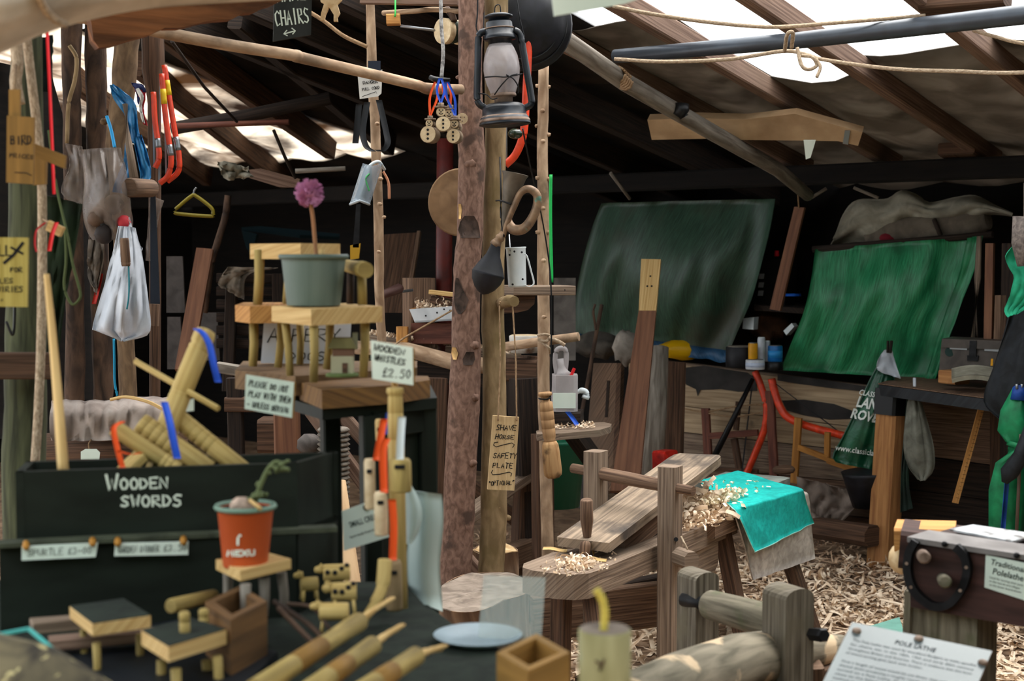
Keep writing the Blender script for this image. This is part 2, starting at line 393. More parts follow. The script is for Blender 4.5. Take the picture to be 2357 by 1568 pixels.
def scatter(mb, n, x0, x1, y0, y1, zmax, l=(.04, .16), w=(.006, .015), dens=None):
    k = 0
    while k < n:
        x = rnd.uniform(x0, x1); y = rnd.uniform(y0, y1)
        if dens and rnd.random() > dens(x, y): continue
        k += 1
        L = rnd.uniform(*l)
        shaving(mb, (x, y, fz(x, y) + .004 + rnd.random() ** 2 * zmax), L, rnd.uniform(*w), rnd.choice((rnd.uniform(-1, 1.5), rnd.uniform(1.5, 5))), rnd.uniform(0, 6.28), rnd.uniform(-.1, .5), twist=rnd.uniform(-1.5, 1.5))
scatter(mb, 6800, .2, 3.0, 3.9, 6.8, .05, l=(.05, .17), w=(.007, .019), dens=lambda x, y: .35 + .65 * max(0, min(1, .5 + 1.6 * mnoise.noise(V((x, y, 1))))))
scatter(mo, 1800, -.3, 2.6, 6.4, 7.4, .03)
scatter(mo, 900, -1.4, .3, 4.6, 7.5, .02)
one('floor_shavings', 'loose pale wood shavings covering the ground around the shaving bench', 'wood shavings', mb, mt('shav'), kind='stuff')
one('floor_shavings', 'older brown wood shavings on the ground towards the back wall', 'wood shavings', mo, mt('shav_old'), kind='stuff')
# roof: rafters, purlin, sheeting
ceil = T('ceiling', 'low pitched shed roof of rafters with tarpaulin and clear sheeting', 'roof', R(0, 1, .1), kind='structure')
MT['roof_dark'] = M('dark_roof_tarpaulin', '0d0b09', '2a2119', (3, 3, 3), .95, .2, coord='Object')  # near-black roof sheet with dark brown mottling
MT['tarp_grey'] = thin(M('grey_roof_tarpaulin', '6f675e', '958d84', (4, 4, 4), .8, .35, coord='Object', c3='5a534b', bd=.02), .22)
MT['clear_sheet'] = thin(M('clear_roof_sheet', 'c9ccd0', 'ffffff', (3, 3, 3), .4, .2, coord='Object', c3='b9a890', big=2.4, blo=.6, bhi=.72), .6, .72)
MT['stained_sheet'] = thin(M('stained_roof_sheet', '6a4c2c', 'f4ece0', (2.6, 2.6, 2.6), .6, .2, coord='Object', c3='3a2412', big=1.7, lo=.34, hi=.56, blo=.5, bhi=.64), .5, .06)
def panel(s0, s1, q0, q1, up, sag=.03, bays=.5, nq=10, wav=.0):
    ns = max(2, int((s1 - s0) / .1)); g = []
    for i in range(ns + 1):
        s = s0 + (s1 - s0) * i / ns; r = []
        for j in range(nq + 1):
            q = q0 + (q1 - q0) * j / nq
            if j == nq and wav: q += wav * mnoise.noise(V((s * 2, 5, 0)))
            ph = ((s - .03) / bays) % 1.0
            r.append(R(s, q, up - sag * math.sin(math.pi * ph) + .012 * mnoise.noise(V((s * 3, q * 3, 0)))))
        g.append(r)
    return MB().sheet(g, .003)
for (s0, s1, q1) in ((.03, .62, 1.75), (-.48, .03, 1.0), (-1.03, -.48, 1.12), (-3.2, -1.03, 1.25)): ceil.p('grey_tarpaulin', panel(s0 - .02, s1 + .02, -1.1, q1, .055, .04, wav=.2), mt('tarp_grey'))
ceil.p('clear_sheet', panel(-3.2, .40, .8, 2.45, .065, .01), mt('clear_sheet'))
ceil.p('clear_sheet', panel(-3.2, 2.82, 2.45, 3.6, .085, .02), mt('clear_sheet'))  # out of view; clear panel added overhead for more top light
ceil.p('dark_tarpaulin', panel(.40, 3.06, .98, 2.45, .09, .02), mt('roof_dark'))
ceil.p('dark_tarpaulin', panel(.60, 3.06, -1.1, 1.02, .09, .02), mt('roof_dark'))
ceil.p('stained_sheet', panel(3.02, 4.9, .15, 3.6, .09, .05), mt('stained_sheet'))
ceil.p('dark_tarpaulin', panel(2.6, 6.5, -1.1, .17, .09, .02), mt('roof_dark'))
ceil.p('dark_tarpaulin', panel(4.9, 6.5, 0, 3.6, .09, .02), mt('roof_dark'))
ceil.p('front_awning', panel(-4.5, 6.5, 3.55, 5.9, .1, .03), mt('roof_dark'))  # out of view; carried forward and right to dim the near things
def rafter(s0, q0, s1, q1, w=.065, h=.13, m='rafter'):
    return ceil.p('rafter', MB().bar(R(s0, q0), R(s1, q1), w, h, up=UPR), mt(m))
for s in (-1.53, -1.03, -.48, .03, .53): rafter(s, 3.1, s, -.35, .06, .085)
for s in (1.05, 1.55, 2.05): rafter(s, 3.1, s, -1.0, m='dark_wood')
rafter(2.2, 2.7, 3.25, .55, m='old_brown'); rafter(2.95, 2.15, 4.45, -.2, m='old_brown'); rafter(3.6, 2.1, 5.0, .1, m='old_brown'); rafter(1.75, 2.5, 2.75, .55, m='dark_wood')
ceil.p('purlin', MB().bar(R(-2.2, -.1, -.11), R(6.4, -.1, -.11), .1, .1), mt('black_wall'))  # purlin coloured shade-black so it sinks into the dark
ceil.p('eave_block', MB().bar(R(-.42, -.16, -.03), R(-.42, -.02, -.03), .18, .06, up=UPR), mt('old_brown'))
# iron pipe under the rafters, sloping pole, cross poles
def pole(name, label, cat, pts, r, m, n=10, group=None): return one(name, label, cat, MB().tube(pts, r, n), mt(m), group)
MT['pipe'] = plain('grey_pipe', '3a4048', .38, .3, spec=.5, var=.12, sc=9)
pole('roof_pipe', 'long dark grey pipe running under the rafters beneath the bright sheeting', 'pipe', [W(1415, 130, 5.65), W(1830, 94, 5.2), W(2420, 26, 4.6), W(2900, -40, 4.2)], [.027, .030, .033, .035], 'pipe', 14)
MT['pole_grey'] = M('weathered_grey_pole', '5f564c', '8d857a', (6, 40, 6), .8, .2)
pole('roof_pole', 'grey weathered pole sloping down below the rafters with a cord binding', 'pole', [W(1290, 85, 5.5), W(1440, 190, 5.85), W(1640, 305, 6.3), W(1790, 390, 6.7), W(1860, 450, 7.0)], [.036, .037, .036, .034, .03], 'pole_grey', 12)
mb = MB()
for k in range(5): mb.tube([W(1430 + 6 * math.cos(a) * 3 + k * 4 - 8, 172 + 18 * math.sin(a) + k * 4, 5.8 - .05 * math.cos(a)) for a in [i * .7 for i in range(9)]], .006, 5)
one('cord_binding', 'brown cord bound round the sloping roof pole', 'cord', mb, mt('string'))
mb = MB().tube([W(1570, 238, 6.05), W(1568, 258, 6.05), W(1575, 270, 6.05)], [.03, .035, .02], 8)
one('black_fitting', 'small black lump clipped to the sloping roof pole', 'fitting', mb, mt('black'))
# ropes under the roof
def rope(name, label, pts, r=.006, m='rope', n=6): return one(name, label, 'rope', MB().tube(pts, r, n), mt(m))
def curve(pts, n=8):
    """Catmull-Rom through points"""
    P = [V(p) for p in pts]; P = [P[0] * 2 - P[1]] + P + [P[-1] * 2 - P[-2]]; out = []
    for i in range(1, len(P) - 2):
        for k in range(n):
            t = k / n; a, b, c, d = P[i - 1], P[i], P[i + 1], P[i + 2]
            out.append(.5 * ((2 * b) + (c - a) * t + (2 * a - 5 * b + 4 * c - d) * t * t + (3 * b - a - 3 * c + d) * t ** 3))
    out.append(P[-2]); return out
def C(*p, n=8): return curve([W(*q) for q in p], n)
rope('roof_rope', 'hairy rope strung above the grey pipe across the bright sheeting', C((1410, 14, 5.1), (1500, 32, 5.1), (1640, 52, 5.1), (1780, 62, 5.05), (1930, 52, 5.0), (2130, 36, 4.95)), .0075)
rope('roof_rope', 'long rope knotted below the pipe and running off to the right edge', C((1415, 136, 5.4), (1530, 142, 5.3), (1680, 136, 5.2), (1800, 118, 5.1), (1850, 124, 5.05), (1900, 138, 5.0), (2050, 158, 4.9), (2200, 164, 4.8), (2380, 166, 4.7), (2800, 130, 4.4)), .0075)
rope('roof_rope', 'short rope end hanging against the rafter at the upper right', C((2240, 70, 4.95), (2290, 84, 4.9), (2370, 102, 4.85), (2600, 120, 4.7)), .007)
mb = MB(); mb.tube(C((1835, 110, 5.02), (1845, 150, 5.0), (1862, 160, 5.0), (1880, 150, 5.0), (1870, 132, 5.0), (1845, 128, 5.02)), .007, 6); mb.tube(C((1878, 135, 5.0), (1888, 155, 4.99), (1880, 178, 4.98)), .006, 6)
mb.tube(C((1806, 118, 5.08), (1812, 80, 4.98), (1825, 76, 4.97), (1822, 110, 5.05)), .007, 6)
one('rope_knot', 'loose rope knot with a dangling end tied to the pipe', 'knot', mb, mt('rope'))
MT['card'] = M('brown_cardboard', '9a7c5b', 'b89a76', (4, 10, 4), .85, .1, c3='86694b')
c = T('cardboard_tube', 'long brown cardboard packing tucked flat under the rafters', 'cardboard', W(1740, 320, 6.45))
pp = PW((1500, 300, 6.55), (1980, 300, 6.2), (1740, 360, 6.45))
c.p('wrap', MB().prism([pp.at(*q) for q in ((1490, 276), (1600, 272), (1715, 275), (1830, 262), (1985, 305), (1975, 336), (1930, 325), (1700, 322), (1690, 318), (1500, 322))], -pp.n * .05), mt('card'))
c.p('tape_end', MB().prism([pp.at(*q, .003) for q in ((1850, 322), (1878, 322), (1866, 362), (1855, 366))], pp.n * .004), mt('paper'))
c.p('tape_band', MB().prism([pp.at(*q, .003) for q in ((1945, 300), (1957, 300), (1952, 332), (1940, 330))], pp.n * .004), mt('steel'))
one('timber_block', 'reddish timber block resting on the pipe at the top right', 'block', MB().bar(W(2125, 10, 5.0), W(2320, -4, 4.85), .12, .07, up=UPR), mt('old_brown'))
# walls: dark vertical boards
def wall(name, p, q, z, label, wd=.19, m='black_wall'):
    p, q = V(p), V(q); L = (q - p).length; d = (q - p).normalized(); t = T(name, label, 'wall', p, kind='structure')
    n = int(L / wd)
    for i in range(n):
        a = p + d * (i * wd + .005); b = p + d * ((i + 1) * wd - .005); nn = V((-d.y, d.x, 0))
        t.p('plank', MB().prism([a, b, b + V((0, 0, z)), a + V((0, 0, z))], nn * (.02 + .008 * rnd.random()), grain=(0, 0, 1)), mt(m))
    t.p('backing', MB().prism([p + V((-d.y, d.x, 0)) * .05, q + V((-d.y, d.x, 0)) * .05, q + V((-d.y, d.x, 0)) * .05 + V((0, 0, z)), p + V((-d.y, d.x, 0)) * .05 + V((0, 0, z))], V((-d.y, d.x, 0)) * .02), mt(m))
def B(s, q): v = P0 + A2 * s + N2 * q; return V((v.x, v.y, 0))
wall('wall_back', B(-3.0, -1.0), B(6.6, -1.0), 1.95, 'shade-black vertical boards of the back wall')
wall('wall_left', B(6.6, -1.0), B(6.2, 2.6), 2.5, 'shade-black vertical boards of the left wall')
wall('wall_right_blocker', B(-3.0, 4.6), B(-3.0, -1.0), 2.4, 'unseen shade-black boards on the right, added to block side light')  # out of view; wall added to block light from the side

MT['hedge'] = M('added_hedge_foliage', '12200c', '3d5a22', (9, 9, 9), .9, .8, coord='Object', bd=.05)
g = [[V((-7 + 14 * i / 40, -2.6 + .25 * mnoise.noise(V((i * .7, j * .7, 0))), 3.3 * j / 10 + .1 * mnoise.noise(V((i, j, 4))))) for j in range(11)] for i in range(41)]  # out of view; hedge added to block front sky and bounce green
one('hedge_light_block', 'unseen green hedge added behind the viewer to cut front light', 'hedge', MB().sheet(g, .2), mt('hedge'), kind='structure')
# ================================================================ CENTRE: trunks and what hangs on them
def trunk(name, label, cat, rows, d, m, knots=(), n=18, foot=None, rough=.04, d1=None):
    """rows = (y, xleft, xright) down the photograph; foot = bottom y taken to the floor"""
    P, Rr = [], []
    k = len(rows)
    for i, (y, a, b) in enumerate(rows):
        dd = d + ((d1 - d) * i / (k - 1) if d1 else 0)
        P.append(W((a + b) / 2, y, dd)); Rr.append(S((b - a) / 2, dd))
    if foot is not None: P.append(V((P[-1].x + foot, P[-1].y, -.02))); Rr.append(Rr[-1] * 1.06)
    # refine
    Q, q = [], []
    for i in range(len(P) - 1):
        for j in range(5):
            t = j / 5; Q.append(P[i].lerp(P[i + 1], t) + V((mnoise.noise(P[i] * 3 + V((t, 0, 0))) * .004, 0, 0))); q.append((Rr[i] * (1 - t) + Rr[i + 1] * t) * (1 + rough * (rnd.random() - .5)))
    Q.append(P[-1]); q.append(Rr[-1])
    t = T(name, label, cat, V((P[-1].x, P[-1].y, min(p.z for p in P))))
    t.p('stem', MB().tube(Q, q, n, rough=rough * .5), mt(m))
    for (x, y, r, dx) in knots:
        dd = d - S(r, d); c = W(x, y, d + (S(5, d) if dx else -Rr[0] * .75))
        t.p('knot', MB().ell(c, (S(r, d), S(r, d) * .9, S(r * .75, d)), 10, 6, bump=.4, seed=x), mt(m))
    return t
tl = trunk('standing_tree', 'thick reddish-barked trunk beside the hanging lantern', 'trunk', [(-60, 1057, 1114), (0, 1056, 1113), (200, 1056, 1110), (360, 1055, 1117), (540, 1052, 1112), (640, 1044, 1106), (800, 1039, 1106), (900, 1032, 1106), (1000, 1027, 1101), (1190, 1019, 1093), (1300, 1011, 1086)], 4.85, 'bark_red', [(1084, 377, 16, 0), (1090, 795, 15, 0), (1090, 915, 14, 0), (1086, 1066, 12, 0), (1056, 178, 7, 1)], foot=-.03)
MT['bark_black'] = plain('blackened_bark', '3a2f29', .9, var=.4, bump=.5, sc=30); MT['peel'] = plain('bare_wood_scar', 'c09a63', .8, var=.2, sc=30)
def scar(pts, m, c=1084, d=4.85, rpx=32, t=tl):
    """patch following the round of a trunk"""
    mb = MB(); g = []
    ys = sorted(set(p[1] for p in pts))
    for y, xa, xb in pts:
        r = S(rpx, d) + .0015; row = []
        for j in range(7):
            x = xa + (xb - xa) * j / 6; o = S(x - c(y), d); oo = max(-r * .985, min(r * .985, o))
            p = W(c(y), y, d); row.append(p + V((oo, -math.sqrt(r * r - oo * oo), 0)))
        g.append(row)
    t.p('bark_patch', mb.sheet(g[::-1], .001), mt(m))
cl = lambda y: 1085 - max(0, y - 480) * .055 if y < 1000 else 1064 - (y - 1000) * .05
scar([(498, 1070, 1092), (512, 1060, 1100), (530, 1056, 1104), (548, 1062, 1106)], 'bark_black', cl, rpx=31)
scar([(640, 1050, 1056), (665, 1048, 1066), (690, 1046, 1080), (712, 1050, 1072), (722, 1056, 1062)], 'bark_black', lambda y: 1074, rpx=33)
scar([(808, 1074, 1092), (825, 1066, 1094), (838, 1068, 1088)], 'bark_black', lambda y: 1072, rpx=36)
scar([(470, 1056, 1062), (485, 1057, 1064), (505, 1057, 1062)], 'peel', cl, rpx=31)
scar([(798, 1042, 1050), (812, 1040, 1056), (826, 1044, 1052)], 'peel', lambda y: 1072, rpx=36)
tr = trunk('standing_tree', 'tan-barked trunk behind the lantern and the bulb horn', 'trunk', [(-60, 1116, 1170), (0, 1116, 1170), (200, 1117, 1168), (360, 1117, 1164), (600, 1110, 1162), (800, 1110, 1163), (950, 1111, 1166), (1190, 1106, 1168), (1300, 1101, 1161)], 4.9, 'bark_tan', [(1148, 1168, 8, 0), (1144, 1275, 6, 0), (1167, 1192, 10, 1)], foot=-.01)
trunk('slim_pole', 'slim pale pole with knots right of the lantern', 'pole', [(150, 1238, 1262), (300, 1237, 1262), (460, 1236, 1262), (640, 1236, 1264), (800, 1238, 1266), (985, 1240, 1268)], 5.35, 'bark_pale', [(1249, 255, 6, 0), (1250, 325, 6, 0), (1238, 198, 6, 1), (1262, 200, 6, 1), (1236, 290, 6, 1), (1262, 310, 6, 1), (1238, 410, 6, 1), (1263, 412, 6, 1), (1250, 480, 6, 0), (1238, 535, 6, 1), (1263, 535, 6, 1), (1251, 600, 6, 0), (1252, 730, 6, 0)], n=12, foot=.02, d1=5.4)
trunk('slim_pole', 'slim pale pole with a small notice tied near its top', 'pole', [(-40, 840, 862), (10, 842, 862), (150, 845, 868), (300, 854, 876), (500, 859, 882), (650, 862, 884), (765, 867, 888)], 5.2, 'bark_pale', [(868, 285, 6, 0), (876, 412, 6, 0), (874, 470, 6, 0), (860, 380, 5, 1), (884, 500, 5, 1), (872, 580, 5, 0)], n=12, foot=.03, d1=5.3)
# ---- hurricane lantern
LD = 4.58
MT['lamp_blue'] = plain('chipped_blue_black_enamel', '0f141c', .35, .2, spec=.5, var=.35, sc=14); MT['rust'] = M('rusty_enamel', '5a463a', 'a08a7a', (20, 20, 20), .7, .2, coord='Object')
MT['dusty_glass'] = thin(M('dusty_lamp_glass', '9c9496', 'c4bcbc', (9, 9, 9), .15, 0, coord='Object', spec=.6), .25, .30)
la, lb = W(1147, 30, LD), W(1163, 297, LD); LL = 267.0
u = lambda y: (y - 30) / LL
k = lambda r: S(r, LD)
t = T('hurricane_lantern', 'old blue-black hurricane lantern with a dusty glass hanging on wires', 'lantern', lb)
t.p('cap', MB().lathe(la, lb, [(u(32), k(3)), (u(32), k(22)), (u(36), k(32)), (u(40), k(32)), (u(42), k(24)), (u(50), k(23))], 24), mt('lamp_blue'))
t.p('chimney', MB().lathe(la, lb, [(u(49), k(27)), (u(52), k(30)), (u(64), k(31)), (u(66), k(33)), (u(79), k(33)), (u(80), k(35)), (u(88), k(37)), (u(91), k(37)), (u(92), k(28)), (u(103), k(27))], 24), mt('lamp_blue'))
t.p('chimney_rim', MB().lathe(la, lb, [(u(64), k(31.5)), (u(64.5), k(34)), (u(66.5), k(34)), (u(67), k(31.5))], 24), mt('rust'))
t.p('globe', MB().lathe(la, lb, [(u(102), k(27)), (u(112), k(32)), (u(128), k(38)), (u(145), k(41)), (u(160), k(42)), (u(178), k(40)), (u(195), k(36)), (u(208), k(31)), (u(217), k(28))], 28), mt('dusty_glass'))
t.p('burner', MB().lathe(la, lb, [(u(213), k(28)), (u(219), k(30)), (u(222), k(30)), (u(224), k(21)), (u(240), k(21))], 20), mt('rust'))
t.p('wick_tube', MB().lathe(la, lb, [(u(180), k(4)), (u(215), k(7))], 8), mt('rust'))
t.p('fuel_tank', MB().lathe(la, lb, [(u(238), k(36)), (u(241), k(43)), (u(247), k(49)), (u(250), k(50)), (u(268), k(51)), (u(270), k(55)), (u(285), k(59)), (u(287), k(59)), (u(289), k(54)), (u(284), k(40)), (u(284), k(20)), (u(288), k(8))], 30), mt('lamp_blue'))
t.p('tank_rim', MB().lathe(la, lb, [(u(266), k(51)), (u(268), k(53)), (u(278), k(58)), (u(281), k(58))], 30), mt('rust'))
ax = lambda x, y, o=0: W(x, y, LD + o)
t.p('side_tube', MB().tube(curve([ax(*q) for q in ((1120, 72), (1107, 76), (1101, 92), (1100, 150), (1098, 215), (1102, 238), (1118, 249))], 5), k(8), 10), mt('lamp_blue'))
t.p('side_tube', MB().tube(curve([ax(*q) for q in ((1183, 70), (1194, 76), (1200, 92), (1210, 150), (1222, 220), (1222, 240), (1206, 250))], 5), k(8), 10), mt('lamp_blue'))
mb = MB()
for arc in (((1115, 178, -.02), (1140, 176, -.06), (1165, 177, -.06), (1202, 170, -.02)), ((1138, 218, -.05), (1155, 195, -.062), (1175, 175, -.06), (1190, 170, -.04)), ((1165, 172, -.062), (1182, 182, -.055), (1193, 200, -.045), (1193, 215, -.04))):
    mb.tube(curve([ax(*q) for q in arc], 6), .0022, 6)
mb.tube(curve([ax(1101, 215, -.01), ax(1120, 218, -.02), ax(1132, 228, -.04), ax(1145, 226, -.045)], 5), .002, 5)
t.p('guard_wire', mb, mt('iron'))
t.p('hanging_wire', MB().tube(curve([ax(1100, -40), ax(1099, 30), ax(1096, 62), ax(1101, 76)], 5), .0025, 6), mt('iron'))
t.p('hanging_wire', MB().tube(curve([ax(1184, -40), ax(1194, 30), ax(1202, 66), ax(1206, 84), ax(1200, 90)], 5), .0025, 6), mt('iron'))
t.p('lifting_ring', MB().tube(curve([ax(1138, 34), ax(1140, 15), ax(1150, 12), ax(1153, 32)], 6), .002, 6), mt('iron'))
# ---- bulb horn
HD = 4.62; hx = lambda x, y, o=0: W(x, y, HD + o); k = lambda r: S(r, HD)
MT['brass_old'] = M('tarnished_brass', '6b5848', '94785e', (30, 30, 30), .5, .1, coord='Object', metal=.4, c3='5f8a7a', big=18, blo=.62, bhi=.66); MT['bell'] = M('tarnished_horn_bell', '4d453b', '6e6458', (16, 16, 16), .5, .1, coord='Object', metal=.5)
t = T('bulb_horn', 'old brass bulb horn with a black rubber bulb tied to the tan trunk', 'horn', hx(1112, 677))
t.p('bell', MB().lathe(hx(1186, 399), hx(1156, 540), [(0, k(31)), (.01, k(31)), (.06, k(27)), (.3, k(21)), (.6, k(13)), (.85, k(7)), (1, k(5))], 22), mt('bell'))
t.p('coiled_tube', MB().tube(curve([hx(*q) for q in ((1158, 545, 0), (1168, 512, -.01), (1182, 478, -.02), (1198, 445, -.03), (1216, 435, -.035), (1234, 446, -.035), (1237, 470, -.03), (1225, 503, -.025), (1206, 526, -.02), (1184, 529, -.01), (1170, 516, 0), (1166, 505, .01))], 6), [k(6) + k(6) * min(1, i / 50) for i in range(67)], 12), mt('brass_old'))
t.p('collar', MB().lathe(hx(1160, 535), hx(1138, 566), [(0, k(8)), (.3, k(9)), (.35, k(11)), (.5, k(11)), (.55, k(9)), (.75, k(12)), (.8, k(13)), (1, k(13))], 14), mt('brass_old'))
t.p('rubber_bulb', MB().lathe(hx(1143, 558), hx(1111, 678), [(0, k(11)), (.08, k(12)), (.25, k(17)), (.45, k(30)), (.58, k(37)), (.60, k(38.5)), (.63, k(37.5)), (.75, k(34)), (.88, k(24)), (.96, k(13)), (1, k(2))], 24), mt('black_rub'))
mb = MB().tube(curve([hx(1151, 362, .1), hx(1153, 440, .02), hx(1153, 500, 0), hx(1160, 545, -.01)], 5), .003, 6); mb.tube(curve([hx(1142, 462, .08), hx(1152, 462, 0), hx(1176, 470, -.03)], 5), .003, 6)
t.p('tie_wire', mb, mt('iron'))
# ---- holed enamel mug
MT['enamel'] = M('chipped_white_enamel', 'c3cdd0', 'e2e8ea', (7, 7, 7), .35, 0, coord='Object', spec=.5)
t = T('enamel_mug', 'white enamel mug pierced with small holes hanging by a wire', 'mug', W(1191, 662, 4.95))
k = lambda r: S(r, 4.95)
t.p('body', MB().lathe(W(1187, 569, 4.95), W(1191, 661, 4.95), [(0, k(24)), (.02, k(24)), (.05, k(22.5)), (.95, k(21)), (1, k(20)), (1, k(18)), (.06, k(21))], 22), mt('enamel'))
t.p('handle', MB().ribbon(curve([W(1203, 584, 4.86), W(1212, 590, 4.85), (W(1222, 625, 4.84)), W(1228, 652, 4.84), W(1218, 659, 4.85), W(1208, 655, 4.86)], 5), k(9), .002, side=(.3, -1, 0)), mt('enamel'))
for (x, y) in ((1184, 579), (1201, 581), (1203, 643), (1173, 587), (1180, 655)):
    t.p('hole', MB().lathe(W(x, y, 4.878), W(x, y, 4.884), [(0, k(2.6)), (1, k(2.6))], 8), mt('ink'))
t.p('wire', MB().tube([W(1172, 540, 4.95), W(1174, 570, 4.93), W(1174, 578, 4.92)], .0025, 6), mt('steel'))
# ---- shelf on the trunks
t = T('plank_shelf', 'small rough plank shelf fixed behind the tan trunk under the white mug', 'shelf', W(1235, 682, 5.1))
t.p('board', MB().bar(W(1165, 668, 5.12), W(1306, 668, 5.2), .16, S(22, 5.1)), mt('weathered'))
t.p('bracket', MB().prism([W(x, y, 5.1) for x, y in ((1160, 680), (1232, 680), (1230, 700), (1215, 714), (1190, 720), (1160, 722))], (0, .06, 0)), mt('old_brown'))
t.p('screw', MB().lathe(W(1299, 668, 5.11), W(1299, 668, 5.13), [(0, .004), (1, .004)], 8), mt('iron'))
one('peg', 'round peg stub sticking out of the tan trunk above the lettered plank', 'peg', MB().tube([W(1150, 700, 4.9), W(1172, 692, 4.72), W(1184, 694, 4.68)], [.02, .02, .018], 10), mt('bark_tan'))
# ---- SHAVE HORSE sign
sp = FP(4.66, .12)
t = T('lettered_plank', 'small pale plank lettered about a shave horse hanging by twine from the tan trunk', 'sign', sp.at(1158, 1130))
t.p('board', MB().prism([sp.at(*q) for q in ((1135, 957), (1195, 961), (1184, 1130), (1122, 1127))], -sp.n * .016, grain=(0, 0, 1)), M('pale_sign_wood', 'a98c63', 'c7ab80', (5, 70, 5), .8, .2))
mb = MB(); mp = lambda x, y: sp.at(x, y, .0012)
sx = (.999, .03)
strokes(mb, mp, 'SHAVE', 1142, 990, 7, 11, sx, 1.9, .35, .12, .25); strokes(mb, mp, 'HORSE', 1140, 1010, 6.5, 9, sx, 1.9, .35, .15, .25)
line2(mb, mp, [(1146, 1018), (1138, 1019), (1136, 1025), (1142, 1029), (1160, 1024), (1178, 1020), (1184, 1024), (1180, 1030)], 1.9)
strokes(mb, mp, 'SAFETY', 1135, 1054, 6.8, 11, sx, 1.9, .35, .12, .25); strokes(mb, mp, 'PLATE', 1134, 1077, 7, 11, sx, 1.9, .35, .12, .25)
line2(mb, mp, [(1134, 1083), (1131, 1088), (1134, 1093), (1150, 1092), (1172, 1087), (1178, 1090), (1176, 1096)], 1.9)
strokes(mb, mp, '"OPTIONAL"', 1124, 1118, 5, 9, (.99, -.03), 1.7, .22, .15, .25)
t.p('lettering', mb, mt('ink'))
for (x0, y0, x1, y1) in ((1146, 963, 1150, 706), (1188, 963, 1180, 700)):
    t.p('twine', MB().tube(curve([sp.at(x0, y0 + 4, .003), sp.at(x0 + 1, y0 - 8, .004), W((x0 + x1) / 2 + 3, (y0 + y1) / 2, 4.68), W(x1, y1, 4.72), W(x1 + 2, y1 - 8, 4.72)], 8), .0027, 6, rough=.5), mt('string'))
# ---- chisel-handled mallet on a cord
t = T('turned_mallet', 'slim turned wooden mallet hanging head down on a black cord', 'mallet', W(1280, 1100, 5.0))
k = lambda r: S(r, 5.0); a, b = W(1254, 903, 5.0), W(1274, 1100, 5.0); u = lambda y: (y - 903) / 197
t.p('handle', MB().lathe(a, b, [(0, k(15)), (u(906), k(16.5)), (u(911), k(16)), (u(913), k(10)), (u(924), k(10)), (u(926), k(15)), (u(945), k(16)), (u(946), k(15.3)), (u(947), k(16)), (u(965), k(16)), (u(966), k(15.2)), (u(967), k(16)), (u(985), k(15.5)), (u(986), k(14.8)), (u(987), k(15.5)), (u(1005), k(15)), (u(1012), k(13)), (u(1018), k(15))], 18), M('turned_mallet_wood', '8f6b48', 'b58f66', (5, 60, 5), .7, .15))
t.p('head', MB().lathe(a, b, [(u(1016), k(15)), (u(1024), k(19)), (u(1040), k(20.5)), (u(1085), k(21.5)), (u(1094), k(20)), (1, k(14))], 18), M('mallet_head_wood', '936c45', 'bd9769', (5, 50, 5), .75, .2, c3='5c4630', big=20))
t.p('cord', MB().tube(curve([W(1203, 296, 4.75), W(1222, 390, 4.85), W(1243, 480, 4.95), W(1262, 590, 5.0), W(1269, 680, 5.0), W(1269, 800, 5.0), W(1268, 900, 5.0), W(1262, 918, 4.985), W(1246, 919, 4.985), W(1240, 917, 5.0)], 6), .0028, 6), mt('black'))
# ---- plastic jug
MT['jug'] = thin(M('cloudy_plastic', 'b9b3b3', 'd6d0d0', (6, 6, 6), .4, 0, coord='Object'), .4, .12)
t = T('plastic_jug', 'cloudy plastic jug with a red clip standing on the dark bench', 'jug', W(1300, 945, 5.6))
jd = 5.6
mb = MB().bar(W(1299, 945, jd), W(1299, 862, jd), S(60, jd), .11, up=(0, 1, 0), ch=.16)
mb.lathe(W(1296, 866, jd), W(1289, 826, jd), [(0, S(24, jd)), (.25, S(14, jd)), (.6, S(9, jd)), (1, S(9, jd))], 14)
t.p('body', mb, mt('jug'))
t.p('handle', MB().tube(curve([W(1282, 862, jd), W(1278, 830, jd), W(1282, 806, jd), W(1296, 802, jd), W(1303, 812, jd), W(1302, 845, jd), W(1298, 862, jd)], 5), S(6, jd), 10), mt('jug'))
t.p('spout', MB().tube(curve([W(1326, 904, jd), W(1340, 899, jd), W(1350, 905, jd), W(1347, 918, jd)], 4), [S(5, jd)] * 3 + [S(7, jd)] * 7 + [S(9, jd)] * 3, 10), mt('enamel'))
t.p('label_band', MB().bar(W(1299, 940, jd - .058), W(1299, 905, jd - .058), S(52, jd), .004, up=(0, 1, 0)), mt('paper'))
t.p('clip', MB().bar(W(1314, 866, jd - .03), W(1322, 848, jd - .03), .012, .012), plain('red_plastic', 'd0252b', .4))
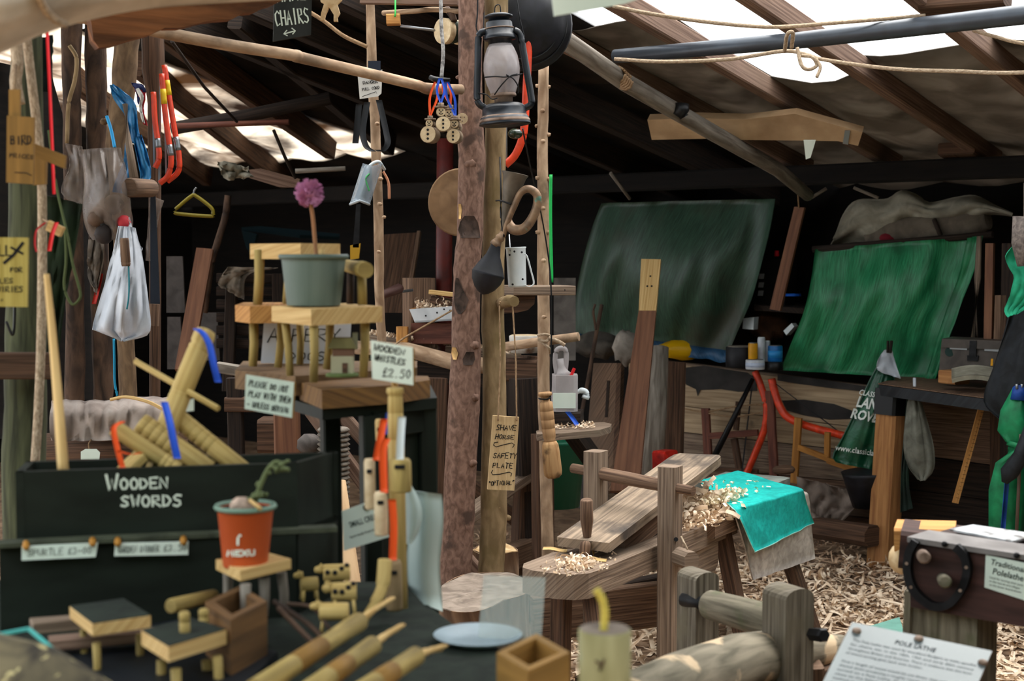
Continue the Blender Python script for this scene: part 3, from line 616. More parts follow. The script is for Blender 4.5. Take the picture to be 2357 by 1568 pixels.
# ---- wooden snowmen
MT['slice'] = M('sawn_log_slice', 'c3ab86', 'ddc9a6', (50, 50, 50), .8, .2, coord='Object'); MT['twigbark'] = M('grey_twig_bark', '6d5c4a', '8e7a64', (20, 40, 20), .85, .3)
ORANGE, BLUE = plain('orange_ribbon', 'e8521a', .5), plain('blue_ribbon', '1f4fc4', .5)
MT['orange'] = ORANGE; MT['blue'] = BLUE
def snowman(hx_, hy, hr, bx, by, br, d, ax_, ribbon, rt, label):
    t = T('log_snowman', label, 'ornament', W(bx, by + br, d), 'little log snowmen hanging on ribbons')
    dv = V((ax_, -1, .02)).normalized()
    for nm, x, y, r in (('head', hx_, hy, hr), ('body', bx, by, br)):
        c = W(x, y, d); L = S(r * 1.5, d)
        o = t.p(nm, MB().lathe(c + dv * (-L), c - dv * .001, [(0, S(r * .95, d)), (1, S(r, d))], 18), mt('twigbark'))
        t.p('cut_face', MB().lathe(c - dv * .002, c + dv * .001, [(0, S(r * .96, d)), (1, S(r * .93, d))], 18), mt('slice'), o)
        sd = dv.cross(V((0, 0, 1))).normalized(); up = V((0, 0, 1))
        dots = ((-.35, .3), (.35, .3), (0, -.05)) if nm == 'head' else ((0, .5), (0, 0), (0, -.5))
        for (a, b) in dots:
            q = c + sd * (a * S(r, d)) + up * (b * S(r, d)) + dv * .001
            t.p('eye' if nm == 'head' else 'button', MB().lathe(q, q + dv * .002, [(0, S(r * .15, d)), (1, S(r * .14, d))], 8), mt('ink'), o)
        if nm == 'head':
            mo_ = MB().tube([c + sd * (S(r, d) * a) + up * (S(r, d) * b) + dv * .002 for a, b in ((-.4, -.35), (-.15, -.52), (.15, -.52), (.4, -.35))], S(1, d), 5)
            t.p('mouth', mo_, mt('ink'), o)
    c = W(hx_, hy - hr, d); hat = MB().lathe(c - dv * S(hr * .6, d) - V((0, 0, .002)), c - dv * S(hr * .6, d) + V((0, 0, .003)), [(0, S(hr * 1.35, d)), (1, S(hr * 1.35, d))], 14); hat.lathe(c - dv * S(hr * .6, d), c - dv * S(hr * .6, d) + V((0, 0, S(hr * .9, d))), [(0, S(hr * .7, d)), (1, S(hr * .65, d))], 12)
    t.p('hat', hat, mt('weathered'))
    p = c + V((0, 0, S(hr * .9, d))) - dv * S(hr * .6, d); q = W(rt[0], rt[1], d + .02)
    for s in (-1, 1):
        t.p('ribbon', MB().ribbon(curve([p, p.lerp(q, .5) + V((s * .012, 0, 0)), q + V((s * .003, 0, 0))], 5), .008, .001), mt(ribbon))
g0 = (('log snowman in front of the cluster with a smiling face', (1015, 257, 11, 1020, 285, 17.5, 4.55, .1, 'blue', (1014, 180))),
      ('log snowman at the left of the cluster on an orange ribbon', (988, 284, 9.5, 985, 309, 20, 4.6, -.35, 'orange', (1006, 182))),
      ('log snowman behind, its face half hidden at the right of the cluster', (1034, 262, 11, 1041, 292, 17, 4.64, -.3, 'orange', (1022, 180))),
      ('lowest log snowman at the right of the cluster on a blue ribbon', (1046, 285, 10, 1043, 313, 17, 4.62, -.3, 'blue', (1028, 186))))
for lab, a in g0: snowman(*a[:8], a[8], a[9], lab)
t = T('log_slice_face', 'single log slice with a drawn face nailed to the reddish trunk', 'ornament', W(1064, 290, 4.74))
t.p('slice', MB().lathe(W(1064, 273, 4.80), W(1064, 273, 4.74), [(0, S(13, 4.75)), (1, S(13, 4.75))], 14), mt('slice'))
for (x, y) in ((1060, 270), (1069, 270), (1064, 279)): t.p('eye', MB().lathe(W(x, y, 4.739), W(x, y, 4.736), [(0, .0025), (1, .0025)], 8), mt('rust'))
t = T('cord_and_toggle', 'grey cord ending in a black toggle above the log snowmen', 'cord', W(1017, 190, 4.63))
t.p('cord', MB().tube(curve([W(1014, -40, 4.66), W(1016, 60, 4.65), W(1020, 120, 4.64), W(1016, 182, 4.63)], 6), .006, 8), plain('grey_cord', '8c8a88', .9, var=.3, sc=80))
t.p('toggle', MB().tube([W(990, 178, 4.63), W(1002, 183, 4.62), W(1036, 184, 4.62)], [.008, .009, .006], 8), mt('black'))
# ---- black dish and red bow saw behind the lantern
t = T('black_dish', 'large black ribbed plastic dish hung up behind the lantern', 'dish', W(1225, 165, 5.05))
dd = 5.05; k = lambda r: S(r, dd); c = W(1212, 58, dd); dv = V((-.12, -1, -.12)).normalized()
t.p('shell', MB().lathe(c + dv * .1, c - dv * .02, [(0, k(10)), (.15, k(60)), (.4, k(85)), (.75, k(94)), (.8, k(102)), (1, k(104))], 36), mt('black_rub'))
for r in (78, 92): t.p('rib', MB().tube([c + dv * (.062 - (r - 78) * .002) + V((math.cos(a), 0, math.sin(a))) * k(r) for a in [i * .1745 for i in range(36)]], .004, 6, close=True), mt('black'))
t.p('bolt', MB().ell(W(1268, 80, dd - .06), .006, 8, 6), mt('steel'))
MT['redpaint'] = plain('orange_red_paint', 'd8401d', .4, spec=.5, var=.12, sc=20); MT['redpaint_dark'] = plain('worn_red_paint', 'b0261c', .45, var=.2, sc=20)
t = T('bow_saw', 'orange-red bow saw hung upright behind the lantern', 'saw', W(1190, 380, 5.0))
t.p('bow', MB().tube(curve([W(1217, -30, 4.98), W(1217, 90, 4.98), W(1212, 200, 4.98), W(1207, 290, 4.98), W(1200, 325, 4.98), (W(1185, 358, 4.98)), W(1163, 380, 4.98)], 8), S(9, 5), 12), mt('redpaint'))
t.p('blade', MB().prism([W(1158, -30, 5.0), W(1166, -30, 5.0), W(1168, 380, 5.0), W(1158, 380, 5.0)], (0, .0015, 0)), mt('steel'))
one('glass_insulator', 'dark green glass knob hanging just below the lantern', 'knob', MB().ell(W(1186, 308, 4.8), (.025, .025, .018), 12, 8), plain('dark_green_glass', '1f2c1f', .15, spec=.6))
# ---- pulley gear above the snowmen
t = T('wooden_pulley', 'cream wooden pulley wheel wound with dark green cord at the top', 'pulley', W(1030, 100, 5.0))
pd = 5.0
t.p('wheel', MB().lathe(W(1018, 71, pd - .03), W(1060, 75, pd + .03), [(0, S(29, pd)), (.3, S(29, pd)), (.35, S(18, pd)), (.8, S(18, pd)), (.85, S(28, pd)), (1, S(28, pd))], 22), mt('slice'))
t.p('cord_winding', MB().lathe(W(1034, 72, pd - .01), W(1050, 74, pd + .02), [(0, S(24, pd)), (.5, S(27, pd)), (1, S(24, pd))], 18), M('dark_green_cord', '1a241b', '39463a', (200, 20, 200), .8, .6))
t.p('strap', MB().tube(curve([W(1028, 20, pd), W(1040, 35, pd - .03), W(1045, 50, pd - .04)], 4), .012, 8), mt('bark_dark'))
one('crosspiece', 'flat reddish batten across the very top of the frame', 'batten', MB().bar(W(832, 2, 5.05), W(1056, 6, 4.95), .03, S(14, 5)), mt('rafter'))
one('crosspiece', 'peeled pale stick lying below the reddish batten at the top', 'stick', MB().tube(C((882, 30, 5.1), (950, 26, 5.0), (1000, 22, 5.0), (1060, 27, 4.95)), .009, 8), mt('bark_pale'))
t = T('hanging_block', 'small sawn wooden block hanging by a bright green string', 'block', W(904, 58, 5.0))
t.p('block', MB().bar(W(890, 46, 5.0), W(921, 45, 5.0), .04, S(24, 5)), mt('pine_orange'))
t.p('string', MB().tube([W(910, -30, 5.0), W(910, 30, 4.98), W(909, 38, 4.97)], .003, 6), plain('green_string', '2fae4a', .6))
one('iron_rod', 'thin grey rod reaching from the hanging block to the pulley', 'rod', MB().tube([W(922, 60, 5.0), W(1010, 71, 5.0)], .005, 8), mt('steel'))
one('fire_tube', 'dark red painted tube standing in the shadows behind the snowmen', 'tube', MB().tube([W(1025, 320, 6.2), W(1022, 600, 6.2), V((W(1022, 600, 6.2).x, 6.2, 0))], S(19, 6.2), 14), plain('dark_red_paint', '45130e', .5, var=.2))
t = T('wooden_platter', 'round turned wooden platter hanging behind the reddish trunk', 'platter', W(1050, 545, 5.3))
t.p('hanging_peg', MB().tube([W(1070, 430, 5.3), W(1085, 430, 4.88)], .008, 8), mt('iron'))
c = W(1062, 466, 5.3); dv = V((-.25, -1, 0)).normalized(); k = lambda r: S(r, 5.3)
t.p('dish', MB().lathe(c - dv * .02, c + dv * .012, [(0, k(50)), (.5, k(74)), (.95, k(78)), (1, k(74)), (.7, k(54)), (.75, k(52)), (.72, k(5))], 36), M('turned_platter_wood', '6d5238', '8f7050', (12, 12, 12), .7, .15, coord='Object'))
one('green_string', 'bright green string hanging beside the slim knotted pole', 'string', MB().tube(C((1268, 402, 5.3), (1267, 480, 5.3), (1268, 560, 5.3), (1270, 650, 5.3)), .006, 6), plain('bright_green_string', '1fae52', .5))
# ---- stumps
def stump(name, label, poly, z, top_m, side_m, d0=0):
    P = [G(x, y, z) for x, y in poly]; c = sum(P, V()) / len(P)
    t = T(name, label, 'stump', V((c.x, c.y, 0)))
    Q = curve(P + [P[0]], 3)[:-1]; rings = [[V((p.x, p.y, z + .012 * mnoise.noise(p * 6))) for p in Q]]
    for k_ in range(1, 7):
        f = 1 + .03 * k_ / 6; rings.append([V((c.x + (p.x - c.x) * f + .008 * mnoise.noise(V((p.x * 14, p.y * 14, k_ * .5))), c.y + (p.y - c.y) * f, z * (1 - k_ / 6))) for p in Q])
    t.p('sides', MB().sheet([r + [r[0]] for r in rings][::-1], .004), mt(side_m))
    top = MB(); g = [[c.lerp(p, f) + V((0, 0, (.006 * mnoise.noise(c.lerp(p, f) * 25)))) for p in rings[0] + [rings[0][0]]] for f in (.02, .25, .5, .75, .92, 1.0)]
    top.sheet(g[::-1], .003); t.p('cut_top', top, mt(top_m)); return t
MT['stump_side'] = M('weathered_stump_side', '5b4636', '9b7f66', (6, 18, 6), .9, .6, bd=.012)
stump('chopping_stump', 'broad grey chopping stump in front of the two trunks', [(1005, 1385), (1018, 1348), (1065, 1322), (1130, 1314), (1185, 1319), (1216, 1342), (1208, 1366), (1160, 1388), (1110, 1404), (1055, 1408), (1018, 1402)], .45, 'stump', 'stump_side')
stump('log_block', 'smaller upright log block standing behind the trunks', [(1088, 1268), (1110, 1257), (1150, 1254), (1184, 1260), (1190, 1270), (1150, 1277), (1110, 1276)], .42, 'end', 'stump_side')

wq0 = FP(2.2, .2)
t = T('corner_card', 'blank pale card corner hanging near the viewer under the roof', 'card', wq0.at(1276, 37))
t.p('card', MB().prism([wq0.at(*p) for p in ((1276, 37), (1262, -90), (1500, -130), (1480, -6), (1440, 8))], -wq0.n * .004), mt('paper'))
for x in (1290, 1470): t.p('string', MB().tube([wq0.at(x, -100), wq0.at(x, -100) + V((0, 0, .8))], .002, 5), mt('string'))
# ================================================================ THE SHAVE HORSE
BO = V((.197, 4.038, 0)); BE = V((.5123, .8588, 0)); BW_ = V((-.8588, .5123, 0)); BZ = .58
def Bn(s, t, z): return BO + BE * s + BW_ * t + V((0, 0, z))
sh = T('shave_horse', 'weathered wooden shave horse with a sloping work board in the middle of the workshop', 'shave horse', Bn(.8, .12, 0))
sh.p('bench_plank', MB().prism([Bn(*q, BZ) for q in ((.10, -.005), (.05, .0), (.015, .03), (.0, .08), (.0, .16), (.02, .205), (.07, .23), (.30, .235), (.36, .19), (.70, .19), (.76, .24), (1.2, .25), (1.2, 0))], (0, 0, -.075), grain=BE), mt('weathered'))
sh.p('seat_plank', MB().prism([Bn(*q, BZ + .01) for q in ((.92, -.03), (1.70, -.06), (1.74, -.03), (1.74, .32), (1.70, .35), (.92, .30))], (0, 0, -.055), grain=BE), mt('weathered_dark'))
sh.p('apron', MB().prism([Bn(*q) for q in ((.62, .012, BZ - .07), (1.05, .012, BZ - .07), (1.05, .012, BZ - .16), (1.0, .012, BZ - .20), (.66, .012, BZ - .19))], BW_ * .035, grain=BE), mt('weathered'))
for (s0, t0, s1, t1) in ((.16, .05, .02, -.10), (.20, .17, .12, .14), (1.12, .03, 1.05, -.12), (1.55, -.0, 1.62, -.17), (1.55, .28, 1.66, .42)):
    sh.p('leg', MB().bar(Bn(s0, t0, BZ - .04), Bn(s1, t1, 0), .05, .055, up=BE), mt('old_brown'))
wp = Pl(Bn(0, .115, 0), Bn(1, .115, 0), Bn(0, .115, 1))
lo_, hi_ = wp.at(1342, 1254), wp.at(1608, 1056)
ax_ = (hi_ - lo_).normalized(); nu = BW_.cross(ax_).normalized()
if nu.z < 0: nu = -nu
ww = .09
pts = [lo_ + BW_ * (ww * a) + ax_ * b for a, b in ((-1, 0), (1, 0))] + [hi_ + BW_ * (ww * a) + ax_ * b for a, b in ((1.0, -.06), (.95, -.02), (.8, 0), (-.8, .015), (-.95, 0), (-1, -.04))]
MT['work_board'] = M('worn_work_board', '65574a', 'a08c76', (4, 70, 4), .8, .3, c3='453d37', big=6, blo=.5, bhi=.66)
wb = sh.p('work_board', MB().prism([p + nu * .015 for p in pts], nu * -.03, grain=ax_), mt('work_board'))
pg = wp.at(1352, 1236) + nu * .005
sh.p('peg', MB().lathe(pg - V((0, 0, .02)), W(1350, 1150, pg.y - .02), [(0, .012), (.15, .013), (.5, .02), (.97, .019), (1, .016)], 12), mt('weathered_dark'), wb)
sh.p('prop_block', MB().bar(Bn(.42, .115, BZ), Bn(.78, .115, BZ + .07), .10, .09), mt('weathered_dark'))
sh.p('dowel', MB().lathe(Bn(.21, .10, BZ - .01), Bn(.22, .10, BZ + .055), [(0, .0165), (.8, .017), (.95, .015), (1, .009)], 14), mt('weathered_dark'))
# the swinging head
def post(s, t, ytop, px):
    b = Bn(s, t, 0); top = W(px, ytop, b.y).z
    return MB().bar(Bn(s, t, .09), Bn(s, t, top), .06, .07, up=BE)
hd = sh.p('head_post', post(.50, -.052, 1073, 1544), mt('weathered'))
hf = sh.p('head_post', post(.545, .235, 1038, 1370), mt('weathered'))
pa, pb, pc, pdn = W(1318, 1078, 4.68), W(1384, 1090, 4.60), W(1516, 1116, 4.46), W(1596, 1131, 4.38)
sh.p('crossbar', MB().tube([pa, pb, pb.lerp(pc, .02), pb.lerp(pc, .5), pc, pc.lerp(pdn, .3), pdn], [.016, .016, .021, .022, .02, .0155, .0155], 14), mt('weathered_dark'))
sh.p('pivot', MB().bar(W(1545, 1275, 4.45), W(1592, 1292, 4.34), .05, .055, ch=.25), mt('weathered'))
q = Bn(.50, -.052, 0); z1 = W(1553, 1242, q.y).z
sh.p('hole', MB().lathe(W(1556, 1242, 4.398), W(1556, 1242, 4.41), [(0, .007), (1, .007)], 10), mt('ink'))
sh.p('treadle', MB().bar(Bn(.52, -.09, .1), Bn(.52, .28, .1), .06, .04), mt('old_brown'))
sh.p('string_loop', MB().tube(curve([W(1568, 1235, 4.36), W(1576, 1252, 4.34), W(1583, 1266, 4.335)], 5), .003, 6), mt('rope'))
# cloths on the seat
def drape(B0, B1, F0, F1, D0, D1, lift, n=26, m=22, wr=.006, seed=1):
    g = []
    for i in range(n + 1):
        u_ = i / n; b, f, d_ = B0.lerp(B1, u_), F0.lerp(F1, u_), D0.lerp(D1, u_)
        key = [b, b.lerp(f, .5), b.lerp(f, .93), f.lerp(d_, .08), f.lerp(d_, .5), d_]
        row = curve(key, 5)
        g.append([p + V((wr * mnoise.noise(V((u_ * 5, j * .14, seed))), wr * mnoise.noise(V((u_ * 4, j * .2, seed + 5))) * (j / 25), lift + .5 * wr * mnoise.noise(V((u_ * 6, j * .25, seed + 9))))) for j, p in enumerate(row)])
    return g
MT['teal'] = M('teal_cloth', '079a93', '12b5ac', (50, 50, 50), .85, .25, coord='Object', c3='0b8d88', big=8, bd=.003)
MT['grey_felt'] = M('grey_felt_blanket', '958b83', 'bdb3aa', (30, 30, 30), .95, .5, coord='Object', c3='8a8079', big=6)
zt = BZ + .012
gF = drape(G(1625, 1118, zt), G(1702, 1098, zt), G(1690, 1190, zt), G(1858, 1141, zt), W(1733, 1340, 5.02), W(1872, 1290, 5.44), .008, seed=3)
one('felt_blanket', 'grey felt blanket hanging below the teal cloth on the shave horse seat', 'blanket', MB().sheet(gF, .006), mt('grey_felt'))
gT = drape(G(1608, 1116, zt + .02), G(1699, 1093, zt + .02), G(1690, 1183, zt + .02), G(1848, 1137, zt + .02), W(1738, 1280, 4.96), W(1870, 1213, 5.40), .014, wr=.008)
t = T('teal_cloth', 'bright teal cloth draped over the shave horse seat', 'cloth', G(1740, 1140, zt))
t.p('cloth', MB().sheet(gT, .003), mt('teal'))
hem = MB().tube([r[-1] + V((0, -.002, 0)) for r in gT], .003, 5); hem.tube([p + V((0, -.001, .002)) for p in gT[0][6:]], .0022, 5)
t.p('frayed_hem', hem, plain('pale_hem_thread', '9fd8d0', .9))
one('folded_cushion', 'dark grey folded pad under the end of the teal cloth', 'pad', MB().prism([Bn(*q, BZ + .012) for q in ((1.5, .02), (1.80, .02), (1.82, .05), (1.82, .3), (1.5, .3))], (0, 0, .03)), plain('grey_pad', '6d726c', .9, var=.15))
# shavings heaped on the bench
def heap(n, c, rx, ry, h, l, w, mb, cur=(2, 7)):
    for i in range(n):
        a = rnd.uniform(0, 6.28); r = rnd.random() ** .6; x, y = r * rx * math.cos(a), r * ry * math.sin(a)
        p = c + BE * x + BW_ * y + V((0, 0, .004 + (1 - r) * h * rnd.random()))
        b0 = len(mb.v); d = V((rnd.uniform(-1, 1), rnd.uniform(-1, 1), rnd.uniform(-.2, .7))).normalized(); sd = d.orthogonal().normalized(); sd = Matrix.Rotation(rnd.uniform(0, 6.28), 3, d) @ sd
        L = rnd.uniform(*l); W_ = rnd.uniform(*w); cu = rnd.uniform(*cur); N_ = 7; q = p.copy()
        for j in range(N_ + 1):
            mb.v.append(V((0, 0, max(q.z, c.z + .002) - q.z)) + q - sd * W_ / 2); mb.v.append(V((0, 0, max(q.z, c.z + .002) - q.z)) + q + sd * W_ / 2)
            d = (Matrix.Rotation(cu / N_, 3, sd) @ d).normalized(); q = q + d * (L / N_) + sd * (L * .02)
        uo = rnd.random() * 9
        for j in range(N_): mb.face((b0 + 2 * j, b0 + 2 * j + 2, b0 + 2 * j + 3, b0 + 2 * j + 1), [(uo, uo), (uo + .1, uo), (uo + .1, uo + .1), (uo, uo + .1)], True)
    return mb
MT['shav_white'] = M('white_wood_shavings', 'e0cfae', 'fff3da', (1, 2, 1), .8, 0)
hp = MB(); heap(330, G(1618, 1182, BZ + .01), .17, .12, .10, (.04, .11), (.008, .017), hp); heap(120, G(1590, 1205, BZ + .01), .12, .08, .03, (.03, .07), (.006, .012), hp)
one('shavings_heap', 'heap of curly tan shavings behind the head of the shave horse', 'wood shavings', hp, mt('shav'), kind='stuff')
hp = MB(); heap(170, G(1665, 1148, zt + .045), .15, .05, .03, (.02, .05), (.008, .014), hp, (3, 9)); heap(25, G(1690, 1125, zt + .045), .2, .12, .008, (.012, .04), (.005, .01), hp, (2, 6))
one('white_shavings', 'white curled shavings scattered on the teal cloth', 'wood shavings', hp, mt('shav_white'), kind='stuff')
hp = MB(); heap(75, G(1325, 1303, BZ), .07, .05, .03, (.02, .06), (.004, .009), hp); heap(90, G(1340, 1300, BZ), .2, .1, .003, (.006, .02), (.003, .007), hp, (0, 2))
one('bench_shavings', 'small curl of shavings and dust on the near end of the shave horse', 'wood shavings', hp, mt('shav'), kind='stuff')
for (x0, y0, x1, y1, cu_, lab) in ((1250, 1262, 1305, 1268, 0, 'split pale sliver lying behind the dowel of the shave horse'), (1342, 1284, 1396, 1290, 0, 'flat pale shaving lying in front of the work board end'), (1345, 1279, 1368, 1276, 1.5, 'curled pale shaving standing beside the dowel of the shave horse')):
    a, b = G(x0, y0, BZ + .006), G(x1, y1, BZ + .006)
    one('wood_sliver', lab, 'shaving', MB().ribbon(curve([a, a.lerp(b, .35) + V((0, 0, .012 * cu_ + .003)), a.lerp(b, .7) + V((0, 0, .02 * cu_)), b], 4), .014, .002, side=(.3, 1, .5)), mt('pine'), 'loose slivers on the shave horse')
# planks on the ground behind the shave horse
def gbar(name, label, a, b, w, h, m, cat='plank', up=(0, 0, 1), group=None): return one(name, label, cat, MB().bar(a, b, w, h, up), mt(m), group)
gbar('ground_beam', 'long weathered beam on the ground seen under the shave horse', W(1225, 1425, 5.0), W(1600, 1380, 5.15), .05, .16, 'weathered_dark', 'beam')
gbar('ground_beam', 'dark narrow beam lying behind the long beam under the shave horse', W(1375, 1368, 5.35), W(1610, 1322, 5.5), .05, .06, 'dark_wood', 'beam')
gbar('ground_beam', 'short pale offcut lying near the log block', W(1160, 1290, 5.6), W(1230, 1262, 5.8), .06, .1, 'weathered_dark', 'offcut')
for (x0, y0, x1, y1, x2, y2, lab) in ((1440, 1386, 1465, 1430, 1500, 1462, 'long shaving strip leaning out of the pile in front of the beam'), (2068, 1335, 2076, 1312, 2078, 1292, 'long curled shaving standing by the table leg'), (1620, 1395, 1650, 1402, 1660, 1420, 'broad flat shaving strip on the pile under the apron')):
    d = G(x2 if y2 > y0 else x0, max(y0, y2), .01).y
    one('long_shaving', lab, 'shaving', MB().ribbon(curve([W(x0, y0, d), W(x1, y1, d), W(x2, y2, d)], 6), .016, .0015, side=(.8, .5, .3)), mt('shav'), 'long shavings standing out of the pile')
# ================================================================ RIGHT BACK: covered shelves, bench, tools
def WQ(q): return Pl(B(0, q), B(1, q), B(0, q) + V((0, 0, 1)))
def c2(P, n):
    """resample a pixel polyline smoothly to n+1 points"""
    Q = curve([V((x, y, 0)) for x, y in P], 10); L = [0]
    for i in range(1, len(Q)): L.append(L[-1] + (Q[i] - Q[i - 1]).length)
    out = []
    for k in range(n + 1):
        s = L[-1] * k / n; i = max(j for j in range(len(L)) if L[j] <= s + 1e-9); i = min(i, len(Q) - 2)
        t = (s - L[i]) / max(L[i + 1] - L[i], 1e-9); out.append(Q[i].lerp(Q[i + 1], min(1, t)))
    return out
def cloth(pl, Lp, Rp, n=24, m=24, wr=.02, fx=3.0, fy=1.0, seed=0, bulge=0.0, th=.003):
    """cloth hanging in plane pl between a left and a right pixel outline (top to bottom), with folds"""
    a, b = c2(Lp, m), c2(Rp, m); g = []
    for i in range(n + 1):
        u_ = i / n; row = []
        for j in range(m + 1):
            v_ = j / m; p = a[j].lerp(b[j], u_)
            off = wr * mnoise.noise(V((u_ * fx, v_ * fy, seed))) + wr * .4 * mnoise.noise(V((u_ * fx * 3, v_ * fy * 3, seed + 4))) + bulge * math.sin(math.pi * u_) * math.sin(math.pi * min(1, v_ * 1.1))
            row.append(pl.at(p.x, p.y, off))
        g.append(row)
    return g
def tarpmat(name, a, b, c, big=2.5):
    m = M(name, a, b, (160, 10, 160), .45, .15, c3=c, big=big, spec=.4, bd=.008); return m
MT['tarp_dull'] = tarpmat('dull_green_tarpaulin', '273a2e', '3d5a48', '3c3c30'); MT['tarp_green'] = tarpmat('bright_green_tarpaulin', '0e5f38', '2f8a5c', '1c5a3a', 5); MT['tarp_blue'] = tarpmat('blue_tarpaulin_hem', '1f4260', '3a6c96', '2b5278')
MT['canvas'] = M('khaki_canvas', '7b7566', '9b9585', (14, 14, 14), .95, .4, coord='Object', c3='666053', bd=.01)
q = WQ(-.42)
t = T('green_tarpaulin', 'dull green tarpaulin with a blue hem hung over shelves at the back', 'tarpaulin', q.at(1530, 820))
Lp = [(1385, 468), (1362, 530), (1338, 620), (1325, 700), (1322, 760), (1335, 780)]; Rp = [(1785, 458), (1775, 520), (1755, 600), (1730, 690), (1695, 770), (1672, 826)]
gd = cloth(q, Lp, Rp, 30, 26, .10, 3.2, .8, 3, .16)
t.p('sheet', MB().sheet(gd, .004), mt('tarp_dull'))
he = []
for i, r in enumerate(gd):
    p, p2 = r[-1], r[-2]; dn = (p - p2).normalized(); he.append([p + V((0, -.004, 0)) - dn * .05, p + V((0, -.004, 0)) + dn * (.02 + .02 * mnoise.noise(V((i * .4, 0, 0))))])
t.p('blue_hem', MB().sheet(he, .003), mt('tarp_blue'))
t = T('green_tarpaulin', 'bright green tarpaulin hung over shelves beneath the khaki canvas', 'tarpaulin', WQ(-.3).at(1980, 860))
Lp = [(1876, 574), (1868, 640), (1850, 720), (1822, 790), (1797, 852)]; Rp = [(2262, 543), (2243, 620), (2208, 710), (2175, 800), (2152, 873)]
t.p('sheet', MB().sheet(cloth(WQ(-.28), Lp, Rp, 34, 28, .07, 4, 1.2, 11, .06), .004), mt('tarp_green'))
t.p('folded_edge', MB().sheet(cloth(WQ(-.265), [(2228, 548), (2205, 640), (2170, 740), (2130, 872)], [(2263, 544), (2244, 620), (2209, 710), (2154, 872)], 6, 20, .02, 2, 2, 5), .004), mt('tarp_green'))
t.p('rail', MB().tube([WQ(-.3).at(1872, 574), WQ(-.3).at(2285, 540)], .018, 10), mt('dark_wood'))
t = T('canvas_bundle', 'khaki canvas thrown over a rolled pack above the bright green tarpaulin', 'canvas', WQ(-.45).at(2100, 560))
Lp = [(1935, 515), (1925, 535), (1916, 552), (1908, 566)]; 
up_ = [(1925, 540), (1945, 490), (1975, 462), (2040, 460), (2075, 440), (2110, 450), (2140, 468), (2200, 456), (2245, 452), (2290, 474), (2330, 492)]
lo2 = [(1908, 568), (1960, 556), (2010, 552), (2050, 528), (2085, 510), (2120, 508), (2165, 508), (2200, 512), (2250, 500), (2285, 492), (2332, 496)]
a, b = c2(up_, 40), c2(lo2, 40); g = []
for i in range(41):
    row = []
    for j in range(15):
        p = a[i].lerp(b[i], j / 14); o = .10 * math.sin(math.pi * min(1, j / 14 * 1.0)) ** .7 + .035 * mnoise.noise(V((i * .22, j * .3, 2)))
        row.append(WQ(-.45).at(p.x, p.y, o))
    g.append(row)
t.p('throw', MB().sheet(g, .006), mt('canvas'))
t.p('rolled_pack', MB().tube([WQ(-.42).at(x, y) for x, y in ((2000, 552), (2060, 532), (2150, 525), (2230, 515), (2275, 505))], [.05, .07, .075, .07, .05], 14), M('brown_pack_canvas', '4f463c', '675d50', (14, 14, 14), .95, .3, coord='Object'))
t.p('strap', MB().tube(curve([WQ(-.34).at(2150, 505), WQ(-.33).at(2158, 525), WQ(-.34).at(2165, 542)], 5), .012, 6), mt('dark_wood'))
t.p('red_stuff', MB().ell(WQ(-.38).at(2050, 548), (.06, .03, .03), 10, 6), plain('dark_red_cloth', '6e1420', .9))
# poles and boards
def board(name, label, pl, quad, th, m, cat='board', grain=None): return one(name, label, cat, MB().prism([pl.at(*p) for p in quad], -pl.n * th, grain=grain), mt(m))
board('slanted_board', 'reddish brown board hanging aslant between the two green tarpaulins', WQ(-.2), ((1828, 476), (1851, 478), (1795, 716), (1771, 712)), .02, 'mahogany')
one('dangling_cord', 'thin cord the aslant reddish board hangs from', 'cord', MB().tube([WQ(-.2).at(1839, 480), WQ(-.2).at(1832, 380)], .004, 5), mt('string'))
lp = PW((1500, 600, 7.0), (1440, 1090, 6.5), (1400, 1085, 6.52))
t = T('leaning_board', 'tall reddish board with a pale unpainted top leaning in front of the dull tarpaulin', 'board', lp.at(1440, 1120))
t.p('painted_length', MB().prism([lp.at(*p) for p in ((1470, 715), (1510, 715), (1470, 1130), (1404, 1130))], -lp.n * .03, grain=lp.at(1440, 1090) - lp.at(1500, 600)), mt('mahogany'))
pt = t.p('pale_top', MB().prism([lp.at(*p) for p in ((1476, 596), (1521, 597), (1510, 715), (1470, 715))], -lp.n * .03, grain=lp.at(1440, 1090) - lp.at(1500, 600)), mt('pine'))
for (x, y) in ((1490, 659), (1500, 659), (1497, 636)): t.p('knot_mark', MB().lathe(lp.at(x, y, .001), lp.at(x, y, .002), [(0, .005), (1, .004)], 8), mt('ink'), pt)
one('leaning_log', 'grey round post leaning beside the tall reddish board', 'post', MB().tube([W(1517, 800, 7.1), W(1512, 950, 7.0), W(1500, 1110, 6.9)], [S(22, 7.1), S(23, 7), S(25, 7)], 14), mt('pole_grey'))
one('tapered_stake', 'dark tapered stake standing beside the grey round post', 'stake', MB().bar(W(1556, 835, 7.2), W(1548, 1110, 7.05), .1, .05, up=(0, 1, 0), ch=.3), mt('old_brown'))
pl = PW((1400, 830, 7.6), (1430, 840, 7.5), (1370, 1100, 7.0))
t = T('framed_door', 'brown framed panel with a slot leaning left of the tall reddish board', 'panel', pl.at(1390, 1130))
t.p('panel', MB().prism([pl.at(*p) for p in ((1366, 836), (1428, 836), (1418, 1130), (1340, 1130))], -pl.n * .02, grain=(0, 0, 1)), mt('weathered_dark'))
t.p('edge_strip', MB().prism([pl.at(*p, .012) for p in ((1420, 836), (1430, 836), (1420, 1130), (1408, 1130))], -pl.n * .03, grain=(0, 0, 1)), mt('old_brown'))
t.p('slot', MB().prism([pl.at(*p, .004) for p in ((1397, 876), (1403, 876), (1398, 960), (1392, 960))], -pl.n * .003), mt('dark_wood'))
